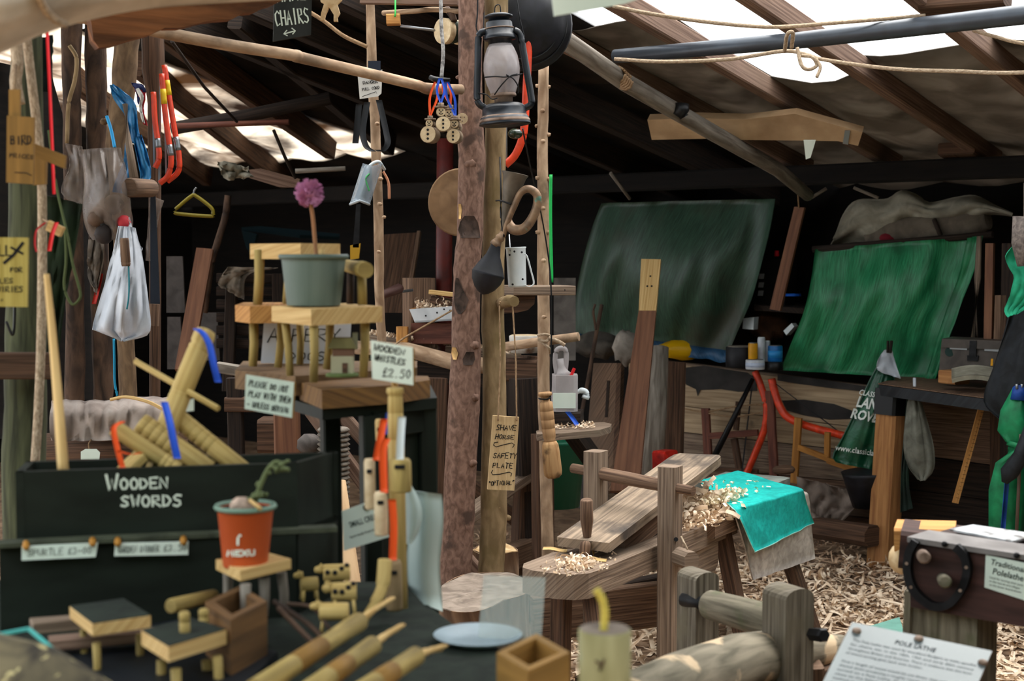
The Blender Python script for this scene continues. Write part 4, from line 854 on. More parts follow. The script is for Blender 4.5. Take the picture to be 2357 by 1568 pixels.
one('twig', 'thin dark forked twig leaning in front of the framed panel', 'twig', MB().tube(C((1385, 702, 6.9), (1372, 770, 6.85), (1358, 850, 6.8), (1345, 920, 6.7), (1320, 1040, 6.5), (1300, 1150, 6.3)), .01, 8).tube(C((1372, 760, 6.85), (1366, 720, 6.85), (1370, 700, 6.85)), .006, 6), mt('bark_dark'))
# low plank partition at the front of the back bench
q4 = WQ(-.40)
part = T('plank_partition', 'low stained plank front of the back bench under the tarpaulins', 'partition', q4.at(1800, 1235))
def prow(x0, x1, ya0, ya1, yb0, yb1, m, th=.025): return part.p('plank', MB().prism([q4.at(x0, ya0), q4.at(x1, ya1), q4.at(x1, yb1), q4.at(x0, yb0)], q4.n * (th + .006 * rnd.random()), grain=A2), mt(m))
prow(1455, 2010, 824, 893, 918, 985, 'ply', .03); prow(1455, 2010, 920, 987, 980, 1040, 'ply'); prow(1455, 2010, 982, 1042, 1060, 1110, 'weathered'); prow(1455, 2010, 1062, 1112, 1130, 1190, 'weathered_dark'); prow(1455, 2010, 1132, 1192, 1175, 1245, 'old_brown', .05)
part.p('top_edge', MB().bar(q4.at(1440, 824), q4.at(2030, 897), .05, .03), mt('weathered'))
part.p('bench_top', MB().prism([q4.at(1440, 828), q4.at(2030, 900), WQ(-.95).at(2080, 850), WQ(-.95).at(1440, 806)], (0, 0, -.02)), mt('dark_wood'))
for P in (((1566, 858), (1580, 846), (1620, 842), (1670, 850), (1720, 858), (1740, 872), (1742, 900), (1700, 902), (1660, 896), (1612, 898), (1606, 912), (1602, 896), (1580, 886)), ((1790, 862), (1880, 872), (1995, 890), (1995, 902), (1900, 892), (1840, 884), (1790, 876)), ((1800, 922), (1850, 920), (1920, 930), (1960, 945), (1968, 964), (1910, 966), (1850, 956), (1812, 945))):
    part.p('smear_and_gap', MB().prism([q4.at(x, y, .04) for x, y in P], q4.n * .002), MT.setdefault('smear', plain('smear_and_gap_black', '2a2725', .7, var=.3, sc=8)))  # black paint stains, plus a dark stripe drawn for a board gap
q5 = WQ(-.12)
pr = T('plank_partition', 'dark plank wall and plywood sheet behind the table on the right', 'partition', q5.at(2200, 1260))
pr.p('plywood', MB().prism([q5.at(*p) for p in ((2070, 895), (2330, 935), (2330, 1075), (2070, 1040))], q5.n * .015, grain=A2), mt('weathered_dark'))
for (ya, yb) in ((1042, 1120), (1122, 1190), (1192, 1270)):
    pr.p('plank', MB().prism([q5.at(2060, ya), q5.at(2400, ya + 45), q5.at(2400, yb + 45), q5.at(2060, yb)], q5.n * .02, grain=A2), mt('dark_wood'))
pr.p('upright', MB().prism([q5.at(2282, 925, .02), q5.at(2305, 930, .02), q5.at(2305, 1280, .02), q5.at(2282, 1280, .02)], q5.n * .02, grain=(0, 0, 1)), mt('old_brown'))
# things on the back bench
def can(name, label, cx, yt, yb, w, d, body, lid='steel', cat='can', band=None):
    t = T(name, label, cat, W(cx, yb, d)); r = S(w / 2, d); h = S(yb - yt, d); b = W(cx, yb, d)
    t.p('body', MB().lathe(b, b + V((0, 0, h)), [(0, r * .97), (.03, r), (.94, r), (.97, r * .96), (1, r * .96)], 18), body)
    t.p('lid', MB().lathe(b + V((0, 0, h * .96)), b + V((0, 0, h * 1.04)), [(0, r * .9), (1, r * .86)], 18), mt(lid))
    if band: t.p('label_band', MB().lathe(b + V((0, 0, h * .25)), b + V((0, 0, h * .7)), [(0, r * 1.01), (1, r * 1.01)], 18), band)
    return t
WHT = plain('white_paint_tin', 'c9ced6', .4, var=.08); YEL = plain('yellow_tin', 'd99a12', .45, var=.1); BLU = plain('blue_tin', '1565a8', .4, var=.1)
can('paint_tin', 'white tin with a blue spot at the front edge of the back bench', 1738, 828, 850, 44, 7.45, WHT, band=plain('pale_label', 'b9c6dd', .5))
can('paint_tin', 'yellow tin standing among the cans at the back', 1733, 790, 828, 22, 7.5, YEL)
can('spray_can', 'white spray can beside the yellow tin', 1752, 778, 830, 18, 7.6, WHT, 'enamel')
can('spray_can', 'pale grey spray can leaning against the blue tin', 1766, 786, 832, 14, 7.62, plain('grey_can', '9fa6ae', .4), 'enamel')
can('paint_tin', 'blue tin with a white word on its label at the right of the cans', 1784, 796, 832, 34, 7.5, BLU, band=plain('blue_label', '2a86c9', .4))
can('dark_tin', 'black tin below the blue tin on the back bench', 1785, 834, 852, 36, 7.42, mt('black'), 'black')
t = can('dark_tub', 'dark plastic tub standing under the corner of the dull tarpaulin', 1702, 798, 845, 64, 7.6, mt('black_rub'), 'pole_grey', 'tub')
one('yellow_sack', 'bright yellow plastic peeping out under the blue hem', 'sack', MB().ell(q4.at(1570, 806), (.15, .06, .055), 16, 8, bump=.3, seed=4), plain('yellow_plastic', 'd8a808', .4))
one('pale_sack', 'whitish crumpled sack under the left end of the dull tarpaulin', 'sack', MB().ell(W(1440, 800, 7.9), (.07, .06, .09), 12, 8, bump=.5, seed=9), plain('pale_sacking', '9e968c', .9, var=.15, bump=.3))
one('pale_sack', 'dim grey bundle lying far back beside the twig', 'bundle', MB().ell(W(1375, 795, 8.1), (.16, .08, .07), 14, 8, bump=.5, seed=2), plain('grey_sacking', '55504a', .9, var=.2, bump=.3))
board('white_box', 'small cream box standing above the dark tub', WQ(-.5), ((1711, 733), (1736, 730), (1734, 759), (1709, 757)), .05, 'enamel', 'box')
board('cream_block', 'small cream block against the left edge of the bright tarpaulin', WQ(-.45), ((1803, 762), (1822, 744), (1828, 752), (1810, 772)), .05, 'enamel', 'block')
one('red_cap', 'tiny red cap in the dark between the tarpaulins', 'button', MB().lathe(WQ(-.6).at(1788, 590), WQ(-.6).at(1788, 577), [(0, .014), (1, .012)], 10), plain('red_cap_plastic', 'c8142a', .4))  # small cap in plain red plastic, no glow
t = T('shelf_carton', 'dark carton with a column of white marks on the shelf between the tarpaulins', 'box', WQ(-.62).at(1780, 720))
wq = WQ(-.62); t.p('carton', MB().prism([wq.at(*p) for p in ((1755, 600), (1812, 594), (1806, 716), (1745, 716))], -wq.n * .12), plain('black_card', '15120f', .8, var=.3))
mb = MB()
for i, y in enumerate((636, 656, 675)): mb.prism([wq.at(x, yy, .002) for x, yy in ((1748 - i, y - 6), (1760 - i, y - 6), (1758 - i, y + 6), (1746 - i, y + 6))], wq.n * .001)
t.p('white_mark', mb, plain('faded_white', '8d8f92', .7))
one('blue_lid', 'bright blue lid lying on the dark shelf between the tarpaulins', 'saucer', MB().lathe(WQ(-.6).at(1826, 682), WQ(-.6).at(1826, 676), [(0, .045), (1, .043)], 16), plain('blue_plastic', '1560c8', .4))  # flat blue lid
one('dark_shelf', 'dark shelf plank behind the hanging reddish board', 'shelf', MB().prism([WQ(-.95).at(1740, 690), WQ(-.95).at(1880, 700), WQ(-.5).at(1880, 712), WQ(-.5).at(1735, 702)], (0, 0, -.03)), mt('dark_wood'))
MT['sack_brown'] = plain('brown_cloth', '4a2f1d', .9, var=.3, bump=.4)
one('brown_bundle', 'brown cloth bundle heaped behind the cans', 'bundle', MB().ell(WQ(-.7).at(1770, 745), (.11, .06, .1), 12, 8, bump=.5, seed=5), mt('sack_brown'))
# bow saws against the partition
def bow(name, label, pts, q_, r, m, blade=None, cat='saw'):
    P = curve([q_.at(*p, .03) for p in pts], 8); t = T(name, label, cat, P[-1]); t.p('bow', MB().tube(P, r, 12), mt(m))
    if blade: t.p('blade', MB().prism([q_.at(*p, .03) for p in blade], q_.n * .0015), mt('iron'))
    return t
q6 = WQ(-.30)
bow('bow_saw', 'red bow saw standing on end against the plank partition', ((1738, 855), (1752, 890), (1764, 935), (1760, 985), (1740, 1040), (1722, 1082), (1712, 1100)), q6, .019, 'redpaint', ((1733, 860), (1736, 860), (1708, 1098), (1705, 1098)))
bow('bow_saw', 'orange bow saw hung sideways on the plank partition left of the carrier bag', ((1776, 872), (1784, 905), (1797, 940), (1815, 962), (1850, 978), (1890, 990), (1945, 1004)), q6, .021, 'redpaint', ((1772, 872), (1774, 876), (1945, 1006), (1944, 1002)))
one('black_stick', 'black tapered stick leaning against the plank partition left of the red saw', 'stick', MB().tube([q6.at(1733, 872, .05), q6.at(1690, 960, .12), q6.at(1640, 1060, .2)], [.012, .016, .018], 8), mt('black'))
def fsaw(name, label, segs, q_, m, cords=()):
    t = T(name, label, 'saw', q_.at(segs[0][2], segs[0][3]))
    for i, (x0, y0, x1, y1, w) in enumerate(segs): t.p('arm' if i < 2 else 'stretcher', MB().bar(q_.at(x0, y0, .03 + .004 * i), q_.at(x1, y1, .03 + .004 * i), w, .02, up=q_.n), mt(m))
    for c_ in cords: t.p('cord', MB().tube(curve([q_.at(*p, .035) for p in c_], 4), .005, 6), mt('string'))
    return t
MT['dark_red_wood'] = M('dark_red_stained_wood', '4e2a20', '774636', (5, 50, 5), .7, .2)
fsaw('frame_saw', 'dark red wooden frame saw hanging in the middle of the partition', ((1624, 940, 1632, 1085, .05), (1772, 900, 1782, 1095, .05), (1632, 1004, 1745, 996, .035)), q6, 'dark_red_wood', (((1570, 940), (1624, 948), (1700, 935), (1772, 930)), ((1624, 950), (1690, 960), (1772, 945))))
fsaw('frame_saw', 'brown wooden frame saw with a turned handle lying low on the partition', ((1700, 925, 1694, 990, .03), (1690, 1010, 1705, 1100, .04), (1640, 1080, 1745, 1085, .02)), WQ(-.34), 'old_brown')
one('wooden_dowel', 'turned wooden handle at the foot of the dark red frame saw', 'handle', MB().lathe(q6.at(1780, 1083, .08), q6.at(1832, 1080, .08), [(0, .01), (.1, .022), (.5, .026), (.9, .022), (1, .012)], 12), mt('weathered_dark'))
MT['ochre'] = M('ochre_varnished_wood', '8a5a22', 'b57c38', (5, 50, 5), .6, .15)
fsaw('frame_saw', 'ochre wooden frame saw hanging under the orange bow saw', ((1838, 962, 1828, 1112, .04), (1905, 995, 1904, 1060, .03), (1838, 1030, 1906, 1056, .03), (1905, 1060, 1990, 1090, .03), (1968, 1070, 1960, 1172, .035)), WQ(-.25), 'ochre')
one('grey_rag', 'grey dusty sacking heaped at the foot of the partition', 'sacking', MB().sheet(cloth(WQ(-.18), [(1835, 1098), (1838, 1130), (1850, 1180), (1880, 1240)], [(1965, 1130), (1975, 1160), (1940, 1200), (1905, 1235)], 16, 14, .1, 5, 4, 3), .006), M('dusty_sacking', '6f6157', '9a8b80', (10, 10, 10), .95, .5, coord='Object'))
one('black_bucket', 'black rubber tub under the carrier bag against the partition', 'tub', MB().lathe(W(2005, 1165, 6.9), W(2000, 1085, 6.9), [(0, .09), (.9, .13), (1, .135)], 18), mt('black_rub'))
one('ground_log', 'brown slab lying on the floor at the foot of the partition', 'slab', MB().bar(W(1880, 1215, 7.0), W(2010, 1235, 6.7), .12, .1, ch=.3), mt('old_brown'))
# table on the right
MT['table_black'] = M('black_table_top', '17191c', '2a2d31', (6, 30, 6), .5, .1); MT['post_tan'] = M('tan_post_wood', '8a5c36', 'b3814f', (4, 50, 4), .8, .2, c3='74492c')
zt2 = W(2040, 888, 6.75).z
t = T('work_table', 'table with a black edged top on a stout square tan leg at the right', 'table', V((W(2040, 888, 6.75).x, 6.7, 0)))
TP = [G(2022, 886, zt2), G(2290, 922, zt2), G(2420, 890, zt2), G(2080, 868, zt2)]
t.p('top', MB().prism(TP, (0, 0, -.05)), mt('table_black'))
t.p('top_surface', MB().prism([p + V((0, .01, .002)) for p in TP], (0, 0, .004)), mt('weathered_dark'))
t.p('leg', MB().bar(W(2056, 905, 6.80), V((W(2030, 1315, 6.76).x, 6.76, 0)), .11, .12, up=(.75, -1, 0)), mt('post_tan'))
t.p('leg', MB().bar(W(2330, 930, 6.5), V((W(2340, 1300, 6.5).x, 6.5, 0)), .09, .09, up=(.35, -1, 0)), mt('dark_wood'))
t.p('black_wrap', MB().bar(W(2054, 895, 6.80), W(2050, 955, 6.795), .118, .128, up=(.75, -1, 0)), mt('black'))
# carrier bag
MT['bag_green'] = M('dark_green_carrier_bag', '0d3f2a', '1d5f42', (12, 12, 12), .35, .6, coord='Object', spec=.5, bd=.02)
bp = PW((2000, 850, 6.98), (2040, 850, 6.98), (1960, 1080, 6.96))
t = T('carrier_bag', 'dark green plastic carrier bag with white lettering hanging at the table corner', 'bag', bp.at(1990, 1080))
Lp = [(2022, 838), (2000, 880), (1968, 950), (1938, 1010), (1917, 1050), (1925, 1065)]; Rp = [(2060, 845), (2058, 900), (2055, 960), (2055, 1020), (2055, 1070), (2040, 1088)]
gb = cloth(bp, Lp, Rp, 22, 20, .03, 6, .6, 7, .05)
t.p('bag_front', MB().sheet(gb, .003), mt('bag_green'))
t.p('bag_back', MB().sheet([[p + V((0, .07 * math.sin(math.pi * i / 22) * math.sin(math.pi * min(1, (j + 2) / 22)) + .012, 0)) for j, p in enumerate(r)] for i, r in enumerate(gb)], .003), mt('bag_green'))
g2 = cloth(PW((2000, 850, 6.94), (2060, 850, 6.94), (2000, 900, 6.92)), [(2035, 806), (2020, 830), (2018, 848), (2026, 856)], [(2052, 806), (2060, 830), (2066, 850), (2072, 872)], 10, 10, .02, 4, 3, 2)
t.p('handles', MB().sheet(g2, .003), mt('white_plastic'))
def fit(g_, lift=.004):
    """map a pixel onto the bumpy cloth grid g_ (nearest node's depth), lifted towards the viewer"""
    nodes = []
    for r in g_:
        for p in r:
            d = p - EYE; f_ = d.y * CP - d.z * SP; u_ = d.x / f_; v_ = (d.y * SP + d.z * CP) / f_
            nodes.append((IW / 2 + u_ * F, IH / 2 - v_ * F, p.y))
    def f(x, y):
        w_ = sorted((((a - x) ** 2 + (b - y) ** 2), c) for a, b, c in nodes)[:4]
        s_ = sum(1 / (k + 1) for k, c in w_); dd = sum(c / (k + 1) for k, c in w_) / s_
        return W(x, y, dd - lift)
    return f
fb = fit(gb, .012); mb = MB()
printed(mb, fb, 'CLASSIC', 1976, 908, 12, 50, (.98, .18), .02, .15); printed(mb, fb, 'LAND', 1969, 935, 24, 66, (.98, .19), .03, .15)
printed(mb, fb, 'ROVER', 1956, 961, 22, 80, (.98, .2), .03, .15); printed(mb, fb, 'MAGAZINE', 2006, 972, 8, 40, (.98, .15), .02); 
t.p('web_address', printed(MB(), fb, 'www.classiclandro', 1922, 1036, 13, 122, (.985, .15), .015), plain('white_bag_small_print', 'dfe5e0', .6))
t.p('lettering', mb, plain('white_bag_print', 'dfe5e0', .6))
t.p('hook', MB().tube([W(2052, 785, 6.96), W(2049, 812, 6.94)], .008, 8), mt('dark_wood')); t.p('hook', MB().tube([W(2044, 785, 6.96), W(2043, 812, 6.94)], .006, 8), mt('dark_wood'))
cb = PW((2100, 900, 6.65), (2140, 900, 6.62), (2110, 1100, 6.62))
t = T('canvas_bag', 'limp grey green canvas bag hanging under the table', 'bag', cb.at(2110, 1110))
gb2 = cloth(cb, [(2098, 905), (2092, 960), (2086, 1030), (2095, 1075), (2118, 1108)], [(2112, 905), (2130, 960), (2148, 1030), (2148, 1080), (2128, 1106)], 14, 18, .03, 3, 1, 21, .05)
t.p('sack', MB().sheet(gb2, .004).add(MB().sheet([[p + V((0, .04, 0)) for p in r] for r in gb2], .004)), M('grey_green_canvas', '5a5a50', '7d7d72', (14, 14, 14), .9, .4, coord='Object'))
t.p('strap', MB().tube([cb.at(2105, 870), cb.at(2106, 908)], .008, 6), mt('white_plastic'))
one('dark_bag', 'dark green bag hanging close behind the square tan leg', 'bag', MB().sheet(cloth(PW((2080, 900, 6.72), (2110, 900, 6.72), (2080, 1100, 6.7)), [(2086, 920), (2080, 1000), (2074, 1080), (2072, 1180)], [(2112, 920), (2108, 1000), (2090, 1090), (2100, 1170)], 8, 12, .03, 3, 2, 8), .004), plain('dark_green_fabric', '12231a', .8, var=.3))
rp = PW((2260, 930, 6.45), (2270, 930, 6.45), (2200, 1160, 6.42))
t = T('wooden_ruler', 'long yellow wooden ruler hanging aslant under the table', 'ruler', rp.at(2200, 1160))
t.p('strip', MB().prism([rp.at(*p) for p in ((2256, 925), (2269, 930), (2206, 1160), (2192, 1157))], -rp.n * .006, grain=rp.at(2200, 1160) - rp.at(2262, 930)), mt('pine_orange'))
mb = MB()
for i in range(24): x, y = 2260 - 62 * i / 24, 940 + 215 * i / 24; line2(mb, lambda a, b: rp.at(a, b, .001), [(x, y), (x + 4 + 3 * (i % 2), y + 1)], .9)
t.p('tick_marks', mb, mt('ink'))
# toolbox and folded canvas on the table
d7 = 6.55
t = T('metal_toolbox', 'grey brown metal toolbox with a latch on the table top', 'toolbox', W(2235, 868, d7))
MT['box_metal'] = plain('brown_grey_metal', '4c4540', .5, .2, var=.15)
tb = PW((2165, 860, d7 + .08), (2320, 870, d7 - .08), (2165, 790, d7 + .08))
t.p('body', MB().prism([tb.at(*p) for p in ((2166, 800), (2330, 806), (2330, 876), (2160, 868))], -tb.n * .16), mt('box_metal'))
t.p('lid', MB().prism([tb.at(*p, .012) for p in ((2168, 780), (2330, 786), (2330, 806), (2166, 800))], -tb.n * .18), mt('box_metal'))
t.p('latch', MB().prism([tb.at(*p, .016) for p in ((2232, 784), (2248, 785), (2246, 822), (2230, 820))], -tb.n * .01), mt('iron'))
t.p('latch_plate', MB().prism([tb.at(*p, .01) for p in ((2226, 818), (2252, 819), (2250, 832), (2226, 830))], -tb.n * .01), mt('iron'))
t.p('ridge', MB().prism([tb.at(*p, .006) for p in ((2186, 797), (2226, 799), (2226, 806), (2186, 804))], -tb.n * .006), mt('steel')); t.p('ridge', MB().prism([tb.at(*p, .006) for p in ((2266, 801), (2320, 804), (2320, 811), (2266, 808))], -tb.n * .006), mt('steel'))
t.p('green_spot', MB().lathe(tb.at(2186, 810, .001), tb.at(2186, 810, .003), [(0, .022), (1, .022)], 14), plain('dark_green_spot', '16302b', .6))
t.p('yellow_mark', MB().prism([tb.at(*p, .002) for p in ((2281, 826), (2286, 826), (2285, 842), (2280, 842))], -tb.n * .001), YEL)
one('folded_cloth', 'folded cream canvas lying in front of the metal toolbox', 'cloth', MB().sheet([[W(2192 + i * 10, 858 + j * 4 - 8 * math.sin(math.pi * i / 10), 6.45 - j * .03 + .01 * mnoise.noise(V((i, j, 3)))) for j in range(7)] for i in range(11)], .02), M('cream_canvas', '8f8b7a', 'b0ab99', (14, 14, 14), .95, .3, coord='Object'))
one('wood_block', 'short sawn block at the left end of the folded canvas', 'block', MB().bar(W(2177, 866, 6.5), W(2215, 870, 6.42), .1, .06), mt('post_tan'))
one('spade_handle', 'pale round tool handle standing behind the metal toolbox', 'handle', MB().tube([W(2254, 545, 6.9), W(2250, 640, 6.85), W(2242, 790, 6.8)], [.012, .016, .02], 10), mt('weathered'))
for (xa, xb, y0, m, lab) in ((2262, 2280, 560, 'mahogany', 'narrow reddish lath standing behind the toolbox'), (2284, 2310, 680, 'weathered_dark', 'short grey offcut plank standing behind the toolbox'), (2300, 2350, 560, 'dark_wood', 'broad dark plank standing at the right behind the coat')):
    q7 = WQ(.0); one('standing_plank', lab, 'plank', MB().prism([q7.at(xa + 6, y0), q7.at(xb + 6, y0), q7.at(xb, 880), q7.at(xa, 880)], -q7.n * .025, grain=(0, 0, 1)), mt(m))
# coat, cloth and umbrellas at the right edge
one('coat_post', 'grey upright post at the right edge that the coat hangs on', 'post', MB().tube([W(2385, 420, 5.85), W(2385, 900, 5.85), V((W(2385, 900, 5.85).x, 5.85, 0))], .05, 12), mt('pole_grey'))
for (P, lab) in ((((1405, 398, 7.2), (1450, 458, 7.3)), 'thin pale stick slanting in the dark above the dull tarpaulin'), (((1868, 455, 7.0), (1902, 434, 7.0)), 'short pale stick in the dark left of the khaki canvas'), (((1965, 432, 7.0), (2022, 456, 6.95)), 'short pale stick lying above the khaki canvas')): one('thin_stick', lab, 'stick', MB().tube([W(*p) for p in P], .009, 6), mt('pole_grey'))
MT['coat'] = M('black_coat_cloth', '0c0e11', '1d2126', (20, 20, 20), .7, .4, coord='Object', bd=.01)
cp = PW((2300, 700, 5.7), (2400, 700, 5.6), (2300, 950, 5.7))
one('black_coat', 'black coat hanging at the right edge above the umbrellas', 'coat', MB().sheet(cloth(cp, [(2330, 690), (2312, 760), (2290, 840), (2268, 900), (2268, 935), (2310, 975)], [(2470, 640), (2480, 760), (2480, 860), (2480, 950), (2480, 990), (2480, 1010)], 22, 22, .06, 5, 1, 14, .1), .006), mt('coat'))
one('turquoise_cloth', 'green turquoise cloth hanging over the black coat at the right edge', 'cloth', MB().sheet(cloth(PW((2330, 600, 5.55), (2400, 600, 5.5), (2330, 720, 5.55)), [(2338, 558), (2314, 588), (2322, 612), (2334, 640), (2322, 690), (2312, 716), (2322, 730)], [(2420, 540), (2420, 580), (2420, 610), (2420, 630), (2420, 650), (2390, 690), (2340, 722)], 14, 24, .04, 4, 3, 31), .004), M('turquoise_cloth', '1b8a66', '2cab80', (16, 16, 16), .8, .3, coord='Object'))
one('hung_sleeve', 'grey woollen sleeve hanging over the turquoise cloth at the right edge', 'sleeve', MB().tube([W(2362, 500, 5.45), W(2356, 560, 5.45), W(2360, 612, 5.45)], [.05, .045, .03], 12), plain('grey_wool', '6f655f', .95, var=.2, bump=.5, sc=60))
t = T('folding_umbrella', 'furled green and blue umbrella hanging point down at the right edge', 'umbrella', W(2330, 1230, 5.6))
MT['umb_green'] = M('green_umbrella_cloth', '0a5a36', '178552', (14, 14, 14), .5, .3, coord='Object'); MT['umb_blue'] = plain('blue_umbrella_cloth', '163f8a', .5, var=.2)
P = [W(2348, 890, 5.6), W(2340, 945, 5.6), W(2344, 990, 5.6), W(2340, 1022, 5.6), W(2335, 1032, 5.6), W(2328, 1070, 5.6), W(2320, 1130, 5.6), W(2316, 1230, 5.6), W(2318, 1290, 5.6)]
ub = MB(); n_ = 16; rr = [.02, .05, .065, .035, .03, .05, .06, .055, .03]
ub.tube(P, rr, n_, sq=.7)
for i, p in enumerate(ub.v): a_ = i % n_; ub.v[i] = P[i // n_] + (p - P[i // n_]) * (1 + (.28 if a_ % 4 == 0 else -.12))
t.p('canopy', ub, mt('umb_green'))
t.p('blue_panel', MB().sheet([[W(2312 + 10 * u_ - 10 * v_, 1110 + 120 * v_, 5.545 + .01 * u_) for v_ in (0, .3, .6, 1)] for u_ in (0, .5, 1)], .003), mt('umb_blue'))
t.p('blue_top', MB().tube([W(2347, 886, 5.6), W(2344, 920, 5.6)], [.024, .036], 14), mt('umb_blue'))
t.p('tie_band', MB().tube([W(2341, 1019, 5.6), W(2338, 1030, 5.6)], .037, 14), mt('umb_green'))
t.p('rib_tip', MB().tube([W(2340, 884, 5.58), W(2341, 896, 5.58)], .006, 6), mt('steel')); t.p('rib_tip', MB().tube([W(2352, 884, 5.58), W(2352, 896, 5.58)], .006, 6), mt('steel'))
t = T('folding_umbrella', 'black umbrella with a thin shaft hanging beside the green umbrella', 'umbrella', W(2350, 1130, 5.45))
t.p('canopy', MB().tube([W(2400, 960, 5.42), W(2350, 1050, 5.45), W(2322, 1090, 5.46), W(2312, 1112, 5.46)], [.05, .03, .035, .012], 12), mt('coat'))
t.p('shaft', MB().tube([W(2350, 1000, 5.5), W(2345, 1120, 5.5), W(2338, 1260, 5.5)], .007, 8), plain('brown_shaft', '5a4a40', .6))
# ================================================================ LOWER RIGHT: log bench, pole lathe with its notices
MT['lichen'] = M('lichened_wood', '4a4236', '82796a', (4, 110, 4), .85, .35, c3='6a6250', big=9); MT['mossy'] = M('mossy_grey_wood', '504a3c', '827a68', (6, 60, 6), .9, .4, c3='50563a', big=8)
MT['log_bare'] = M('part_barked_log', '5f594a', '918774', (5, 50, 5), .85, .4, c3='c8b090', big=6, blo=.54, bhi=.58)
t = T('log_shaving_bench', 'lichened log bench with two round-topped posts and a roller near the pole lathe', 'bench', V((.85, 2.9, 0)))
def rpost(x0, x1, yt, d, dep, rz):
    c = W((x0 + x1) / 2, yt, d); w = S(x1 - x0, d) / 2; P = []
    for i in range(9):
        a = math.pi * i / 8; P.append((math.cos(a) * w, math.sin(a) * w * .55))
    P = [(w * 1.03, -1.2)] + P + [(-w * 1.03, -1.2)]
    e = V((math.cos(rz), math.sin(rz), 0)); n = V((-e.y, e.x, 0)); h = c.z - w * .55
    return MB().prism([V((c.x, c.y, 0)) + e * a + V((0, 0, max(0, h + b))) for a, b in P], n * dep, grain=(0, 0, 1))
t.p('post', rpost(1596, 1662, 1318, 3.25, .075, .5), mt('lichen')); t.p('post', rpost(1800, 1884, 1356, 2.85, .075, .5), mt('lichen'))
a, b = W(1634, 1392, 3.22), W(1815, 1442, 2.93)
t.p('roller', MB().lathe(a, b, [(0, .022), (.02, .034), (.5, .036), (.97, .037), (1, .03)], 20), mt('mossy'))
t.p('axle', MB().tube([W(1572, 1380, 3.28), a], .016, 10), mt('iron'))
t.p('bolt', MB().lathe(W(1870, 1460, 2.85), W(1898, 1463, 2.80), [(0, .014), (.9, .015), (1, .012)], 6, smooth=False), mt('iron'))
P = [W(1935, 1492, 3.25), W(1800, 1506, 2.98), W(1700, 1525, 2.8), W(1560, 1580, 2.5), W(1430, 1650, 2.2)]
t.p('log_beam', MB().tube(P, [.03, .052, .056, .058, .06], 20, rough=.05), mt('log_bare'))
t.p('under_board', MB().bar(W(1905, 1540, 3.15), W(1500, 1700, 2.3), .05, .03), mt('weathered_dark'))
t.p('leg', MB().bar(W(1860, 1530, 3.0), V((W(1880, 1600, 3.05).x, 3.05, 0)), .06, .06), mt('weathered_dark')); t.p('leg', MB().bar(W(1500, 1660, 2.4), V((.5, 2.35, 0)), .06, .06), mt('weathered_dark'))
# pole lathe beam
lz = G(2100, 1240, .915)
MT['lathe_brown'] = M('dark_reddish_beam', '2b1a16', '4a302a', (4, 40, 4), .7, .2)
t = T('pole_lathe_bed', 'dark reddish lathe beam with tin plates on its top', 'lathe', V((W(2230, 1300, 2.75).x, 2.75, 0)))
bp_ = PW((2095, 1250, 2.78), (2360, 1305, 2.62), (2095, 1395, 2.78))
fr = [bp_.at(*p) for p in ((2090, 1248), (2620, 1330), (2620, 1490), (2096, 1398))]
t.p('beam', MB().prism(fr, -bp_.n * .2), mt('lathe_brown'))
zc = fr[0].z
t.p('tin_plate', MB().prism([bp_.at(2088, 1236, .01), bp_.at(2620, 1318, .01), bp_.at(2620, 1330, .01), bp_.at(2088, 1248, .01)], -bp_.n * .09), M('dull_tin', '6f6a68', '9a9593', (10, 10, 10), .45, .1, coord='Object', metal=.3))
for (x, y) in ((2174, 1256), (2340, 1282)): t.p('nail', MB().ell(bp_.at(x, y - 3, .014), .006, 8, 6), mt('iron'))
t.p('white_plate', MB().prism([W(2185, 1222, 2.86), W(2240, 1212, 2.9), W(2400, 1236, 2.8), W(2330, 1250, 2.74)], (0, 0, .004)), M('flaked_white_paint', 'a8abae', 'd5d8da', (20, 20, 20), .6, .1, coord='Object', c3='5c5652', big=30))
t.p('far_beam', MB().bar(W(2075, 1250, 3.05), W(2620, 1315, 2.9), .16, .08), mt('lathe_brown'))
t.p('sawn_end', MB().bar(W(2062, 1232, 3.08), W(2200, 1236, 3.04), .12, .05), mt('pine_orange'))
t.p('log_end', MB().lathe(W(2072, 1285, 3.06), W(2110, 1290, 3.0), [(0, .028), (.1, .034), (1, .034)], 14), mt('end'))
lg = PW((2070, 1380, 2.82), (2240, 1400, 2.72), (2070, 1450, 2.82))
t.p('leg', MB().prism([lg.at(*p) for p in ((2086, 1362), (2250, 1396), (2240, 1900), (2060, 1900))], -lg.n * .1, grain=(0, 0, 1)), mt('mossy'))
t.p('leg_edge', MB().prism([lg.at(*p, .01) for p in ((2082, 1360), (2096, 1362), (2082, 1900), (2056, 1900))], -lg.n * .08, grain=(0, 0, 1)), mt('mossy'))
t = T('horseshoe', 'black iron horseshoe nailed to the lathe beam', 'horseshoe', bp_.at(2160, 1405))
U = c2([(2105, 1246), (2090, 1275), (2087, 1320), (2102, 1362), (2135, 1392), (2160, 1398), (2188, 1388), (2214, 1352), (2224, 1312), (2215, 1278), (2197, 1260)], 40)
g = []
for i, p in enumerate(U):
    a = U[min(i + 1, 40)] - U[max(i - 1, 0)]; n_ = V((-a.y, a.x, 0)).normalized() * 9
    g.append([bp_.at(p.x - n_.x, p.y - n_.y, .02), bp_.at(p.x + n_.x, p.y + n_.y, .02)])
t.p('shoe', MB().sheet(g, -.012 if (g[1][0] - g[0][0]).cross(g[0][1] - g[0][0]).dot(bp_.n) < 0 else .012, smooth=False), mt('iron'))
